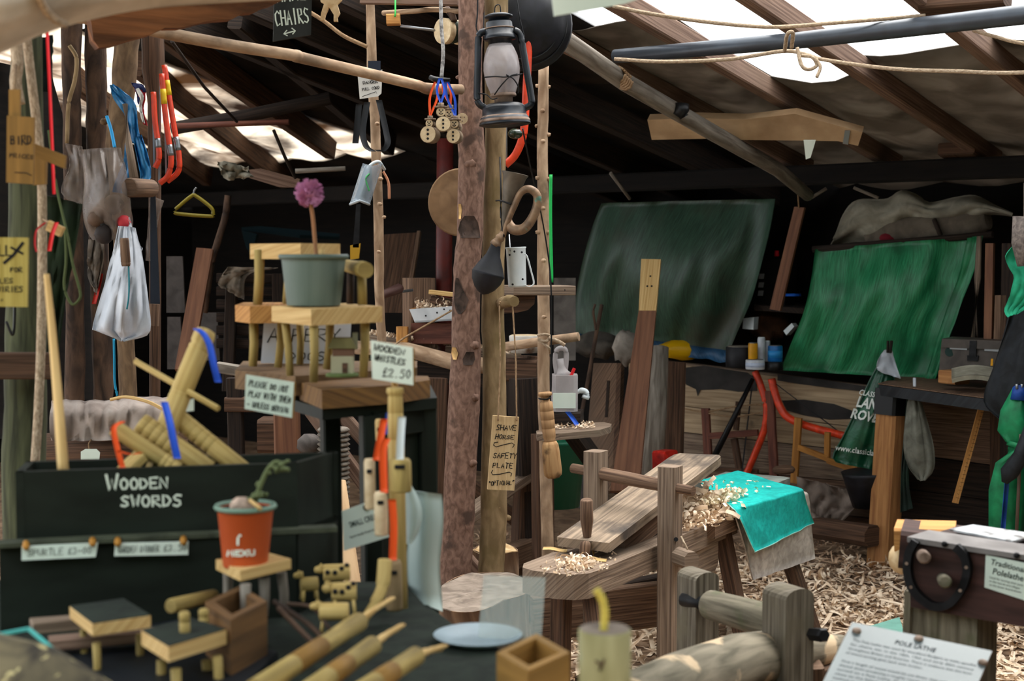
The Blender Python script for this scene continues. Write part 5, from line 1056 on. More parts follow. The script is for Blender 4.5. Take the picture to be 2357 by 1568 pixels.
for i in (6, 12, 28, 34): p = U[i]; t.p('nail_hole', MB().lathe(bp_.at(p.x, p.y, .021), bp_.at(p.x, p.y, .0225), [(0, .0035), (1, .0035)], 8), mt('rust'))
for (x, y) in ((2128, 1284), (2176, 1340)): one('peg', 'short round peg fixed inside the horseshoe, ' + ('upper one' if y < 1300 else 'lower one'), 'peg', MB().lathe(bp_.at(x - 6, y - 8, .0), bp_.at(x, y, .05), [(0, .012), (.9, .013), (1, .009)], 12), mt('mossy' if y > 1300 else 'rust'))
t = T('printed_notice', 'small printed notice headed traditional polelathe pinned to the lathe beam', 'notice', bp_.at(2310, 1385))
t.p('card', MB().prism([bp_.at(*p, .003) for p in ((2270, 1277), (2440, 1312), (2440, 1408), (2267, 1352))], bp_.n * .002), mt('paper'))
mb = MB(); bt = lambda x, y: bp_.at(x, y, .0062); sx = (.97, .24)
printed(mb, bt, 'Traditional', 2279, 1299, 13, None, sx, .01); printed(mb, bt, 'Polelathe', 2283, 1321, 14, None, sx, .01)
for i, s in enumerate(('Used for turning chair parts', 'in the woods and villages', 'as the lower board shows')): printed(mb, bt, s, 2277, 1331 + i * 8.5, 5, None, sx)
t.p('lettering', mb, plain('grey_print', '2e3a36', .7))
# POLE LATHE notice
np_ = PW((1960, 1432, 2.35), (2285, 1500, 2.3), (1868, 1620, 2.18))
t = T('printed_notice', 'large laminated notice headed pole lathe on a tilted board at the bottom', 'notice', np_.at(2060, 1640))
t.p('board', MB().prism([np_.at(*p) for p in ((1960, 1432), (2285, 1500), (2190, 1720), (1840, 1680))], -np_.n * .015), mt('weathered_dark'))
t.p('card', MB().prism([np_.at(*p, .001) for p in ((1961, 1434), (2283, 1501), (2188, 1718), (1842, 1678))], np_.n * .002), M('laminated_paper', '6c7678', '828c8d', (3, 3, 3), .35, 0, spec=.5))
for (x, y) in ((1972, 1452), (2115, 1470), (2262, 1525)): t.p('drawing_pin', MB().ell(np_.at(x, y, .005), (.008, .008, .005), 10, 6), mt('rust'))
mb = MB(); nt = lambda x, y: np_.at(x, y, .0035); sx = (.979, .205); up = (.44, -.9)
printed(mb, nt, 'POLE LATHE', 2058, 1482, 10, 96, sx, .02, up=up)
par = ('The Pole Lathe was used by woodland Bodgers to make spindles', 'for chairs, etc. in the 18th, 19th and early 20th century', 'throughout Britain and America. There is evidence that this form', 'of wood turning goes back even further.', '', 'First a length of wood would be cut down, then split and', 'shaved down producing a roughly rounded blank, and then', 'turned on a Pole Lathe. The lathe could be set up', 'close to the felled trees so that only the finished', 'method of operation was simple and needed no power', 'other than the foot of the turner on the treadle.')
for i, s in enumerate(par):
    if s: printed(mb, nt, s, 1962 - i * 5.2, 1475 + i * 9.6, 5.4, 290 if i < 3 else 180 if i == 3 else 270, sx, .004, up=up)
t.p('lettering', mb, plain('dark_grey_print', '2c3338', .7))
t.p('stake', MB().bar(np_.at(2060, 1640, -.02), V((np_.at(2060, 1640).x, np_.at(2060, 1640).y + .1, 0)), .05, .05), mt('old_brown'))
one('turquoise_sheet', 'pale turquoise sheet lying on the shavings behind the large notice', 'sheet', MB().prism([G(*p, .085) for p in ((1893, 1512), (1900, 1490), (1985, 1450), (2070, 1424), (2085, 1470), (1990, 1520))], (0, 0, .006)), plain('pale_turquoise', '7fb5a6', .6, var=.06))
# ================================================================ MIDDLE DISTANCE: lathe bench between the poles, and the dark back left
MT['tin_white'] = M('white_painted_tin', 'b4b9bd', 'd2d6d8', (8, 8, 8), .5, .05, coord='Object')
ld = 6.0
t = T('lathe_bench', 'rough timber lathe bench strewn with shavings behind the two trunks', 'bench', V((W(1040, 900, ld).x, ld, 0)))
t.p('round_rail', MB().tube([W(820, 800, 6.15), W(940, 806, 6.0), W(1050, 836, 5.9), W(1180, 848, 5.85)], [.03, .032, .034, .034], 12), mt('bark_pale'))
t.p('flat_rail', MB().bar(W(850, 778, 6.35), W(1190, 822, 6.1), .1, .03), mt('weathered'))
t.p('side_beam', MB().bar(W(845, 850, 6.1), W(1190, 868, 5.95), .08, .09), mt('dark_wood'))
t.p('poppet', MB().bar(W(964, 800, 6.15), W(964, 640, 6.15), .12, .1, up=(.5, -1, 0)), mt('weathered_dark'))
t.p('red_board', MB().bar(W(950, 768, 6.08), W(1060, 768, 6.0), .03, .09), mt('dark_red_wood'))
t.p('peg', MB().bar(W(926, 752, 6.05), W(926, 800, 6.05), .05, .04, up=(0, 1, 0)), mt('pine_orange'))
t.p('tool_rest', MB().bar(W(990, 672, 6.0), W(1060, 680, 5.95), .03, .018), mt('pine')); t.p('rest_block', MB().bar(W(996, 690, 6.02), W(1060, 700, 5.98), .06, .03), mt('old_brown'))
for (x0, y0, x1, y1, w) in ((1232, 820, 1200, 1270, .1), (1195, 840, 1240, 1262, .1), (1000, 870, 985, 1260, .09), (870, 870, 880, 1200, .09)):
    t.p('leg', MB().bar(W(x0, y0, 5.85), V((W(x1, y1, 5.8).x, 5.8, 0)), w, w, up=(.4, -1, 0)), mt('old_brown' if x0 != 1195 else 'dark_wood'))
t.p('head_block', MB().bar(W(1166, 850, 5.8), W(1240, 852, 5.78), .14, .09), mt('old_brown'))
t.p('brace', MB().bar(W(1060, 1200, 5.6), W(1235, 1075, 5.75), .12, .035), mt('weathered')); t.p('brace', MB().bar(W(980, 970, 5.9), W(1060, 1090, 5.8), .06, .05), mt('dark_wood')); t.p('brace', MB().bar(W(1370, 1065, 5.95), W(1290, 955, 5.7), .07, .07), mt('dark_wood'))
t.p('upright', MB().bar(W(1213, 870, 5.72), W(1222, 1090, 5.72), .13, .09, up=(.4, -1, 0)), mt('dark_wood')); t.p('upright', MB().bar(W(1248, 1000, 5.6), V((W(1252, 1200, 5.6).x, 5.6, 0)), .075, .07, up=(.4, -1, 0)), mt('old_brown')); t.p('jug_block', MB().bar(W(1255, 962, 5.62), W(1340, 960, 5.6), .14, .05), mt('dark_wood'))
t.p('low_rail', MB().bar(W(980, 1045, 5.9), W(1250, 1240, 5.9), .06, .06), mt('old_brown'))
hp = MB()
for i in range(420):
    u_ = rnd.random(); p = W(850 + 330 * u_, 778 + 44 * u_, 6.22 - .15 * u_) + V((0, rnd.uniform(-.12, .05), .02)); shaving(hp, tuple(p), rnd.uniform(.01, .05), rnd.uniform(.004, .01), rnd.uniform(0, 4), rnd.uniform(0, 6.28), .2, flat=.6)
hp2 = MB()
one('rail_shavings', 'wood chips lying along the rails of the lathe bench', 'wood chips', hp, mt('shav'), kind='stuff')
t = T('tin_trough', 'white painted tin trough full of shavings on the lathe bench', 'trough', W(995, 745, 5.95))
tp = PW((945, 712, 6.0), (1060, 705, 5.9), (955, 745, 6.0))
t.p('front', MB().prism([tp.at(*p) for p in ((942, 712), (1060, 704), (1060, 737), (955, 743))], -tp.n * .003), mt('tin_white'))
t.p('base', MB().prism([tp.at(*p) for p in ((955, 743), (1060, 737), (1060, 733), (955, 739))], -tp.n * .12), mt('tin_white')); t.p('end', MB().prism([tp.at(942, 712), tp.at(955, 743), tp.at(955, 743) - tp.n * .12, tp.at(942, 712) - tp.n * .12], (.002, 0, 0)), mt('pine_orange'))
for (x, y) in ((980, 727), (1006, 720), (1022, 712), (1036, 715)): t.p('rivet_hole', MB().lathe(tp.at(x, y, .001), tp.at(x, y, .002), [(0, .004), (1, .004)], 8), mt('ink'))
hp = MB()
for i in range(160):
    p = tp.at(rnd.uniform(955, 1040), rnd.uniform(700, 712)) + V((0, rnd.uniform(.02, .1), rnd.uniform(-.02, .015))); shaving(hp, tuple(p), rnd.uniform(.01, .04), rnd.uniform(.005, .012), rnd.uniform(1, 5), rnd.uniform(0, 6.28), .3, flat=.8)
t.p('shavings', hp, mt('shav'), kind='stuff')
t = T('crank_handle', 'brown turned crank handle sticking out left of the lathe block', 'handle', W(900, 690, 6.0))
t.p('grip', MB().lathe(W(872, 682, 5.95), W(925, 662, 6.02), [(0, .014), (.05, .018), (.9, .022), (1, .014)], 12), M('dark_turned_wood', '3d2824', '5c403a', (5, 50, 5), .5, .1)); t.p('pin', MB().tube([W(864, 680, 5.95), W(950, 668, 6.05)], .006, 8), mt('steel'))
one('taut_string', 'thin dark string stretched slantwise across the lathe bench', 'string', MB().tube([W(848, 838, 5.6), W(930, 778, 5.75), W(1045, 712, 5.85)], .004, 6), mt('string'))
t = T('birch_log_piece', 'short white-barked log piece standing on the lathe head block', 'log', W(1208, 815, 5.75))
t.p('log', MB().lathe(W(1207, 812, 5.75), W(1207, 772, 5.75), [(0, .055), (.4, .06), (.95, .062), (1, .058)], 18), M('birch_bark', '8f887e', 'd8d3cb', (12, 8, 8), .8, .3, c3='5e4128', big=12)); t.p('cut_face', MB().lathe(W(1207, 773, 5.75), W(1207, 771, 5.75), [(0, .055), (1, .054)], 18), mt('slice'))
one('round_peg', 'pale round peg tied to the slim knotted pole pointing right', 'peg', MB().tube([W(1165, 798, 5.55), W(1250, 786, 5.45), W(1332, 775, 5.4)], [.018, .018, .017], 12), mt('bark_pale'))
one('raffia_tie', 'frayed raffia binding the round peg to the slim pole', 'binding', MB().tube(C((1238, 772, 5.32), (1256, 770, 5.3), (1266, 776, 5.33), (1256, 786, 5.3), (1240, 782, 5.32), (1262, 800, 5.3), (1266, 812, 5.34)), .006, 6).tube(C((1262, 778, 5.31), (1285, 786, 5.31), (1300, 795, 5.31)), .008, 6), mt('rope'))
t = T('side_shelf', 'round-ended rough shelf strewn with shavings jutting right of the lathe bench', 'shelf', W(1320, 1005, 5.55))
zs = W(1330, 985, 5.5).z
t.p('board', MB().prism([G(*p, zs) for p in ((1234, 992), (1236, 1000), (1290, 998), (1380, 990), (1405, 982), (1408, 976), (1390, 972), (1330, 974), (1270, 980))], (0, 0, -.025)), mt('weathered'))
hp = MB()
for i in range(110):
    p = G(rnd.uniform(1275, 1370), rnd.uniform(977, 990), zs) + V((0, 0, .004)); shaving(hp, tuple(p), rnd.uniform(.01, .04), rnd.uniform(.004, .01), rnd.uniform(0, 4), rnd.uniform(0, 6.28), .2, flat=.5)
t.p('shavings', hp, mt('shav'), kind='stuff')
one('blue_strap', 'short bright blue strap hanging above the round-ended shelf', 'strap', MB().ribbon([W(1306, 948, 5.5), W(1316, 960, 5.5), W(1330, 980, 5.5)], .02, .002), plain('bright_blue_strap', '1d56c8', .5))
one('green_bucket', 'dark green plastic bucket behind the lathe leg', 'bucket', MB().lathe(W(1282, 1165, 6.3), W(1282, 1010, 6.3), [(0, .1), (.92, .13), (.95, .14), (1, .14)], 18), plain('green_bucket_plastic', '0e5a40', .5))
one('leaning_stick', 'grey flat stick leaning beside the green bucket', 'stick', MB().bar(W(1318, 1070, 6.3), W(1296, 1165, 6.25), .03, .02), mt('weathered'))
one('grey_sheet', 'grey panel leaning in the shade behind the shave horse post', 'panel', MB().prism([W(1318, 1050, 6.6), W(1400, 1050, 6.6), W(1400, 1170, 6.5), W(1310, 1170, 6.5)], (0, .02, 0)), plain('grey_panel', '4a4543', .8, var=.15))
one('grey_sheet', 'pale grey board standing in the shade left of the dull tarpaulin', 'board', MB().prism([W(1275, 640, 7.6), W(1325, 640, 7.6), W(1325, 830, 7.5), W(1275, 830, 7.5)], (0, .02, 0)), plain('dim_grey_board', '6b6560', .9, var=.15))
one('red_toolbox', 'small red box on the ground behind the work board', 'box', MB().bar(W(1517, 1058, 6.6), W(1545, 1060, 6.55), .1, .09), mt('redpaint_dark'))
# power cable and bits under the bench
t = T('orange_drill', 'orange and blue hand drill lying under the lathe bench', 'drill', W(1010, 1055, 6.1))
t.p('barrel', MB().tube([W(990, 1030, 6.1), W(1012, 1048, 6.05)], [.025, .025], 12), plain('orange_tool', 'd8641e', .5)); t.p('grip', MB().tube([W(1008, 1044, 6.05), W(1024, 1060, 6.0)], [.02, .018], 10), plain('pale_blue_tool', '8fa6c0', .5))
# dark trestles behind the stall
for (x0, y0, x1, y1, d, w, m, lab) in ((715, 945, 1090, 1460, 5.0, .055, 'rafter', 'slanting sawn brace behind the stall, the lower of two'), (770, 935, 1130, 1350, 5.05, .055, 'rafter', 'slanting sawn brace behind the stall, the upper of two'), (660, 940, 672, 1500, 5.2, .09, 'mahogany', 'stubby reddish post behind the play notice'), (500, 845, 640, 868, 5.4, .05, 'pole_grey', 'grey rail beside the stacked stools'), (520, 930, 860, 935, 5.6, .07, 'old_brown', 'dark rail behind the play notice'), (540, 870, 545, 1060, 5.6, .06, 'dark_wood', 'dark upright left behind the play notice'), (600, 1000, 640, 1000, 5.5, .16, 'old_brown', 'dark block under the rail behind the stall')):
    one('trestle_timber', lab, 'timber', MB().bar(W(x0, y0, d), W(x1, y1, d), w, w * .8), mt(m))
t = T('ribbed_tube', 'pale ribbed hose standing behind the sword box', 'hose', W(770, 1090, 4.9))
for i in range(46): t.p('rib', MB().lathe(W(768, 985 + i * 11, 4.9), W(768, 994 + i * 11, 4.9), [(0, .05), (.5, .058), (1, .05)], 14), mt('pole_grey'))
one('grey_stone', 'round grey stone lump behind the sword box', 'stone', MB().ell(W(712, 1022, 4.95), (.045, .04, .035), 12, 8, bump=.3), plain('grey_stone', '5a5450', .9, var=.2, bump=.3))
one('cardboard_tube', 'brown tube end poking out behind the whistles card', 'tube', MB().lathe(W(775, 1110, 4.6), V((W(860, 1300, 4.3).x, 4.3, 0)), [(0, .03), (1, .03)], 14), mt('card'))
# back left: leaning plank, cabinet, cloth
lp = PW((465, 570, 7.3), (490, 570, 7.3), (430, 830, 7.0))
one('leaning_board', 'reddish brown plank leaning in the dark at the back left', 'board', MB().prism([lp.at(*p) for p in ((452, 570), (490, 573), (440, 850), (402, 850))], -lp.n * .03, grain=lp.at(430, 830) - lp.at(470, 570)), mt('mahogany'))
one('bent_stick', 'long bent stick rising behind the leaning plank at the back left', 'stick', MB().tube(C((525, 450, 7.4), (518, 500, 7.4), (500, 560, 7.4), (486, 610, 7.4), (470, 720, 7.4)), .018, 8), mt('bark_dark'))
t = T('dark_cabinet', 'dark slatted cabinet in the shadows behind the stacked stools', 'cabinet', W(600, 860, 7.6))
for i in range(6): t.p('slat', MB().bar(W(500, 640 + i * 30, 7.6), W(660, 642 + i * 30, 7.6), .05, .05), mt('dark_wood'))
t.p('upright', MB().bar(W(535, 630, 7.55), W(525, 900, 7.55), .06, .05, up=(0, 1, 0)), mt('dark_wood')); t.p('upright', MB().bar(W(640, 630, 7.55), W(645, 900, 7.55), .06, .05, up=(0, 1, 0)), mt('dark_wood'))
cq = FP(7.45)
one('grey_cloth', 'grey cloth thrown over the corner of the dark cabinet', 'cloth', MB().sheet(cloth(cq, [(523, 616), (510, 635), (503, 655), (508, 660)], [(640, 618), (600, 622), (566, 640), (562, 690)], 14, 14, .05, 4, 3, 12), .006), plain('dim_grey_cloth', '7a6f62', .95, var=.2, bump=.3))
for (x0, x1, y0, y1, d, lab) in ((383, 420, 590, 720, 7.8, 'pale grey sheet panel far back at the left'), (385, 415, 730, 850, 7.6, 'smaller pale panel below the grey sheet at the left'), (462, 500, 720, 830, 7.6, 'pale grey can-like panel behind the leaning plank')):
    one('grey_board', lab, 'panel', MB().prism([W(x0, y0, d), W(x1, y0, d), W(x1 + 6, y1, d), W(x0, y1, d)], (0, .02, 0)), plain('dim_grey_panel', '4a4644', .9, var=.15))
t = T('dim_board', 'brown panel leaning in the dark behind the slim left pole', 'panel', W(920, 700, 7.4))
t.p('sheet', MB().prism([W(880, 540, 7.6), W(965, 535, 7.6), (W(935, 720, 7.3)), W(870, 720, 7.3)], (0, .02, 0)), mt('old_brown')); t.p('edge', MB().bar(W(965, 535, 7.59), W(935, 720, 7.29), .02, .03), mt('weathered_dark'))
t = T('hand_saw', 'saw with a yellow handle hanging in the dark behind the little mallet', 'saw', W(815, 640, 6.5))
t.p('blade', MB().prism([W(820, 470, 6.5), W(830, 470, 6.5), W(826, 570, 6.5), W(812, 570, 6.5)], (0, .002, 0)), mt('iron')); t.p('handle', MB().prism([W(806, 565, 6.5), W(830, 560, 6.5), W(826, 595, 6.5), W(806, 598, 6.5)], (0, .02, 0)), plain('yellow_handle', 'b58a1e', .5))
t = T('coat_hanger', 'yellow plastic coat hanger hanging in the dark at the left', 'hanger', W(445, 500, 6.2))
t.p('frame', MB().tube(C((404, 482, 6.2), (440, 452, 6.2), (452, 452, 6.2), (486, 478, 6.2), (490, 492, 6.2), (484, 498, 6.2), (410, 492, 6.2), (402, 486, 6.2), n=5), .008, 8), plain('shade_dimmed_yellow', '766812', .5)); t.p('hook', MB().tube(C((446, 452, 6.2), (447, 440, 6.2), (452, 432, 6.2)), .005, 6), mt('steel'))  # shade is in the colour: yellow darkened for the dark corner
# ================================================================ LEFT: awning, roof clutter, tree posts and what hangs on them
MT['awning'] = M('pale_awning_canvas', 'b8ae9f', 'd6cdbf', (12, 3, 12), .9, .25, c3='a59b8d', big=4)
aw = PW((0, 60, 2.15), (500, 0, 2.5), (0, 0, 2.1))
t = T('rolled_awning', 'pale rolled canvas awning sagging across the top left corner', 'awning', W(150, 100, 2.2))
up_, lo2 = c2([(-80, -60), (120, -70), (320, -70), (660, -60)], 30), c2([(-80, 140), (0, 116), (90, 76), (190, 44), (330, 16), (480, 4), (660, -6)], 30)
g = []
for i in range(31):
    row = []
    for j in range(15):
        p = up_[i].lerp(lo2[i], j / 14); row.append(aw.at(p.x, p.y, .08 * math.sin(math.pi * j / 14) ** .6 + .012 * mnoise.noise(V((i * .15, j * .6, 0)))))
    g.append(row)
t.p('canvas', MB().sheet(g, .004), mt('awning'))
t.p('tie_rope', MB().tube([aw.at(x, y, .09) for x, y in ((80, -30), (92, 0), (108, 28), (130, 48), (150, 56))], .006, 8), mt('rope'))
sl = PW((215, 60, 3.3), (640, 0, 3.5), (215, 130, 3.3))
one('bark_slab', 'broad brown slab of rough-edged board under the awning', 'slab', MB().prism([sl.at(*p) for p in ((180, -40), (700, -60), (655, -2), (632, 10), (606, 18), (588, 28), (560, 30), (535, 44), (500, 46), (470, 50), (440, 58), (415, 64), (380, 64), (345, 80), (300, 92), (262, 104), (228, 110), (215, 92), (210, 50))], -sl.n * .05, grain=(1, 0, 0)), M('orange_brown_bark_board', '4a2c17', '8a5733', (4, 26, 4), .9, .6, bd=.012))
one('cross_pole', 'long smooth branch slanting down from the awning to the reddish trunk', 'pole', MB().tube(curve([W(x, y, d) for x, y, d in ((150, 34, 3.5), (260, 50, 3.65), (400, 80, 3.85), (540, 106, 4.0), (680, 128, 4.2), (690, 132, 4.22), (860, 172, 4.45), (960, 196, 4.6), (985, 204, 4.65), (1062, 206, 4.75))], 5), [S(13, 4.2) * (1 + .12 * (math.exp(-((i - 23) / 1.6) ** 2) + math.exp(-((i - 40) / 1.6) ** 2))) for i in range(46)], 14), mt('bark_pale'))
cs = FP(4.1, .25)
t = T('slate_sign', 'small dark board with white lettering reading chairs hanging at the top', 'sign', cs.at(672, 95))
t.p('board', MB().prism([cs.at(*p) for p in ((632, -40), (719, -48), (716, 80), (629, 95))], -cs.n * .014), plain('slate_grey_board', '2a2b28', .8, var=.2, bump=.1))
mb = MB(); mp = lambda x, y: cs.at(x, y, .0015); sx = (.985, -.17)
strokes(mb, mp, 'CHAIRS', 636, 60, 9.5, 33, (.99, -.12), 3.4, .40, .05); strokes(mb, mp, 'MAKE', 638, 5, 12, 30, (.99, -.1), 3.2, .5, .05)
line2(mb, mp, [(654, 78), (679, 71)], 2.6); line2(mb, mp, [(660, 70), (653, 78), (661, 82)], 2.4); line2(mb, mp, [(672, 65), (680, 71), (674, 78)], 2.4)
t.p('lettering', mb, mt('chalk'))
wf = FP(4.2)
one('wooden_cutout', 'pale wooden cut-out figure dangling its legs beside the slate sign', 'cutout', MB().prism([wf.at(*p) for p in ((732, -30), (790, -30), (786, 0), (776, 10), (782, 30), (776, 40), (777, 49), (768, 49), (768, 34), (757, 16), (749, 34), (746, 46), (737, 46), (739, 30), (746, 8), (738, 4))], -wf.n * .015), mt('end'))
one('slack_cord', 'slack brown cord running behind the slate sign to the slim pole', 'cord', MB().tube(C((700, 20, 5.2), (745, 48, 5.2), (790, 82, 5.2), (845, 108, 5.2)), .008, 6), mt('string'))
# clear visor and straps on the slim pole
MT['visor'] = thin(plain('clear_visor_plastic', 'aebecb', .08, spec=.8), .15, .55)
t = T('face_visor', 'clear plastic face visor hanging on the slim left pole', 'visor', W(840, 475, 5.05))
g = []
for i in range(13):
    a = -1.5 + 3.0 * i / 12; row = []
    for j in range(9):
        v_ = j / 8; row.append(W(858 - 30 * v_ + 22 * math.sin(a), 382 + 80 * v_ + 14 * abs(math.sin(a)) * (v_ - .4), 5.05 - .07 * math.cos(a)))
    g.append(row)
t.p('shield', MB().sheet(g, .002), mt('visor'))
t.p('rim', MB().tube([r[-1] for r in g], .005, 6), plain('frosted_rim', 'aab4bc', .3)); t.p('head_band', MB().tube(C((838, 410, 5.0), (848, 385, 5.0), (870, 372, 5.02), (885, 390, 5.08)), .006, 6), mt('enamel'))
t.p('green_cord', MB().tube(C((850, 400, 4.98), (842, 412, 4.97), (850, 440, 4.97)), .003, 6), plain('green_cord', '3f9a5a', .6)); t.p('orange_cord', MB().tube(C((882, 395, 5.05), (894, 420, 5.05), (896, 458, 5.05)), .005, 6), plain('pale_orange_cord', 'c98a68', .7))
t = T('goggle_strap', 'black goggle straps hanging on the slim left pole above the visor', 'strap', W(860, 350, 5.1))
for P in (((845, 235, 5.1), (835, 300, 5.08), (842, 335, 5.06), (858, 348, 5.05)), ((872, 230, 5.15), (888, 300, 5.12), (892, 330, 5.1), (880, 348, 5.1), (868, 345, 5.1)), ((826, 240, 5.1), (822, 290, 5.1), (818, 330, 5.1))): t.p('strap', MB().ribbon(C(*P), .022, .003), plain('dark_webbing', '1d1f22', .8))
np2 = FP(5.02, .1)
t = T('paper_notice', 'small handwritten notice taped round the slim left pole', 'notice', np2.at(850, 228))
t.p('paper', MB().prism([np2.at(*p) for p in ((823, 172), (880, 160), (878, 215), (870, 222), (828, 228))], -np2.n * .003), M('grubby_paper', 'a7a5a0', 'c6c4be', (4, 4, 4), .8, 0)); t.p('tape', MB().prism([np2.at(*p, .003) for p in ((847, 140), (876, 140), (876, 162), (847, 168))], -np2.n * .004), plain('navy_tape', '1a2130', .4))
mb = MB(); mp = lambda x, y: np2.at(x, y, .0015); strokes(mb, mp, 'DANGER', 836, 194, 4.5, 7, (.99, -.1), 1.5, .3, .1); strokes(mb, mp, 'PULL CORD', 834, 209, 3.5, 6, (.99, -.12), 1.3, .3, .1); line2(mb, mp, [(834, 222), (866, 211), (867, 215)], 1.2)
t.p('lettering', mb, mt('ink'))
# dark poles under the left roof
for (P, r, m, lab) in ((((395, 296, 6.6), (560, 268, 6.6), (760, 226, 6.6)), .03, 'dark_wood', 'dark pole slanting under the stained roof sheet'), (((405, 290, 6.5), (540, 285, 6.5), (665, 281, 6.5)), .013, 'dark_red_wood', 'thin red-brown rod under the stained roof sheet'), (((395, 95, 5.6), (470, 200, 6.0), (545, 280, 6.4)), .007, 'dark_wood', 'dark slanting wire-thin stick against the bright roof'), (((630, 300, 6.6), (655, 360, 6.7), (680, 410, 6.8)), .008, 'dark_wood', 'dark strut below the junction of the left roof poles'), (((680, 394, 6.4), (795, 388, 6.4)), .011, 'pole_grey', 'short pale rod under the dark roof above the pink flower')):
    one('roof_stick', lab, 'stick', MB().tube([W(*p) for p in P], r, 8), mt(m))
one('board_scrap', 'brown board scrap wedged under the left roof', 'board', MB().prism([W(*p, 7.2) for p in ((560, 392), (600, 388), (690, 412), (686, 432), (640, 430), (575, 410))], (0, .04, 0)), mt('rafter'))
one('canvas_scrap', 'crumpled pale canvas wedged under the left roof', 'canvas', MB().sheet(cloth(FP(7.0), [(500, 372), (508, 395), (520, 412)], [(570, 386), (575, 396), (580, 408)], 10, 8, .08, 4, 3, 2), .01), mt('canvas'))
# tree posts
MT['bark_fork'] = M('brown_fork_bark', '54412f', '7d654b', (14, 40, 10), .85, .4)
trunk('tree_post', 'dark rough tree post at the far left of the group under the awning', 'post', [(20, 140, 190), (200, 144, 186), (335, 146, 188), (600, 150, 192), (900, 150, 196)], 4.75, 'bark_dark', n=14, foot=0, rough=.12)
trunk('tree_post', 'dark rough tree post second from the left under the awning', 'post', [(20, 196, 244), (200, 198, 246), (335, 200, 244), (600, 205, 250), (780, 212, 262), (920, 216, 262)], 4.8, 'bark_dark', n=14, foot=0, rough=.12)
trunk('tree_post', 'paler forked tree post between the dark posts and the red saws', 'post', [(60, 268, 324), (200, 258, 312), (330, 244, 290), (600, 262, 306), (780, 270, 310), (925, 274, 316)], 4.7, 'bark_fork', [(240, 280, 10, 1), (310, 830, 10, 1)], n=14, foot=0, rough=.1)
trunk('tree_post', 'square brown post beside the red bow saws', 'post', [(60, 326, 378), (160, 326, 378), (240, 340, 372), (600, 342, 370), (900, 344, 370)], 4.9, 'old_brown', n=8, foot=0, rough=.05)
one('bent_twig', 'thin pale vine hanging down the leftmost dark post', 'vine', MB().tube(C((160, 105, 4.6), (176, 135, 4.6), (172, 185, 4.6), (158, 240, 4.6), (154, 330, 4.6)), .007, 6), mt('bark_tan'))
# red bow saws on the post
for k_, (P, y0, lab) in enumerate(((((353, 212), (357, 280), (364, 330), (366, 365), (357, 386)), 330, 'leftmost of three red bow saws hanging on the square post'), (((372, 170), (380, 260), (388, 320), (394, 370), (386, 405), (368, 422)), 345, 'middle one of three red bow saws hanging on the square post'), (((378, 150), (392, 240), (402, 300), (412, 360), (410, 395), (385, 418)), 340, 'rightmost of three red bow saws hanging on the square post'))):
    d = 4.72 + k_ * .02; t = T('bow_saw', lab, 'saw', W(P[-1][0], P[-1][1], d))
    cc = curve([W(x, y, d) for x, y in P], 8); t.p('bow', MB().tube(cc, S(6.5, d), 12), mt('redpaint'))
    i0 = int(len(cc) * .45); t.p('label_band', MB().tube(cc[i0:i0 + 5], S(7, d), 12), mt('steel'))
    if k_: t.p('yellow_band', MB().tube(cc[3:7], S(7, d), 12), plain('yellow_band', 'd6b21c', .5))
    t.p('blade', MB().prism([W(P[0][0] - 4, P[0][1], d + .005), W(P[0][0], P[0][1], d + .005), W(P[-1][0], P[-1][1], d + .005), W(P[-1][0] - 4, P[-1][1], d + .005)], (0, .0015, 0)), mt('steel'))
# blue bag, flag ribbon, mallet, plastic bags
MT['blue_bag'] = thin(M('blue_plastic_bag', '1f6fa6', '3d93c9', (8, 8, 8), .35, .5, coord='Object', spec=.5, bd=.02), .3)
bq = FP(4.62)
t = T('blue_bag', 'blue plastic bag tied up on the pale forked post', 'bag', bq.at(320, 445))
t.p('twist', MB().sheet(cloth(bq, [(252, 196), (262, 225), (285, 260), (296, 300), (306, 330)], [(262, 194), (290, 215), (312, 240), (318, 290), (326, 330)], 8, 14, .03, 3, 3, 4), .003), mt('blue_bag'))
t.p('left_tail', MB().sheet(cloth(bq, [(290, 320), (284, 370), (268, 410), (260, 442)], [(300, 325), (304, 370), (300, 400), (280, 445)], 8, 12, .02, 3, 2, 6), .003), mt('blue_bag')); t.p('right_tail', MB().sheet(cloth(bq, [(306, 320), (316, 370), (322, 400), (322, 420)], [(326, 310), (342, 360), (348, 395), (344, 418)], 8, 12, .03, 3, 2, 9), .003), mt('blue_bag'))
t = T('flag_bunting', 'crumpled red white and blue flag bunting hanging beside the blue bag', 'flag', bq.at(325, 290))
for nm, Lp, Rp, c in (('blue_field', [(302, 190), (310, 205), (315, 220), (318, 240)], [(330, 195), (336, 210), (330, 222), (322, 240)], '1b2550'), ('red_stripe', [(308, 200), (318, 225), (322, 250), (330, 285)], [(335, 208), (334, 228), (330, 250), (340, 290)], 'a3202c'), ('white_stripe', [(312, 205), (322, 225), (320, 245), (328, 280)], [(320, 203), (330, 222), (326, 245), (334, 284)], 'c9c6c2')): t.p(nm, MB().sheet(cloth(FP(4.56 - .006 * len(nm)), Lp, Rp, 6, 12, .015, 3, 3, 2), .002), plain('flag_' + nm, c, .8))
t = T('wooden_mallet', 'round-headed wooden mallet hanging by its long handle in front of the blue bag', 'mallet', W(318, 455, 4.4))
t.p('handle', MB().tube([W(288, 240, 4.45), W(296, 330, 4.43), W(309, 412, 4.4)], [.009, .011, .014], 10), mt('weathered')); t.p('head', MB().lathe(W(297, 432, 4.33), W(350, 434, 4.46), [(0, .026), (.05, .030), (.95, .028), (1, .024)], 18), mt('weathered_dark'))
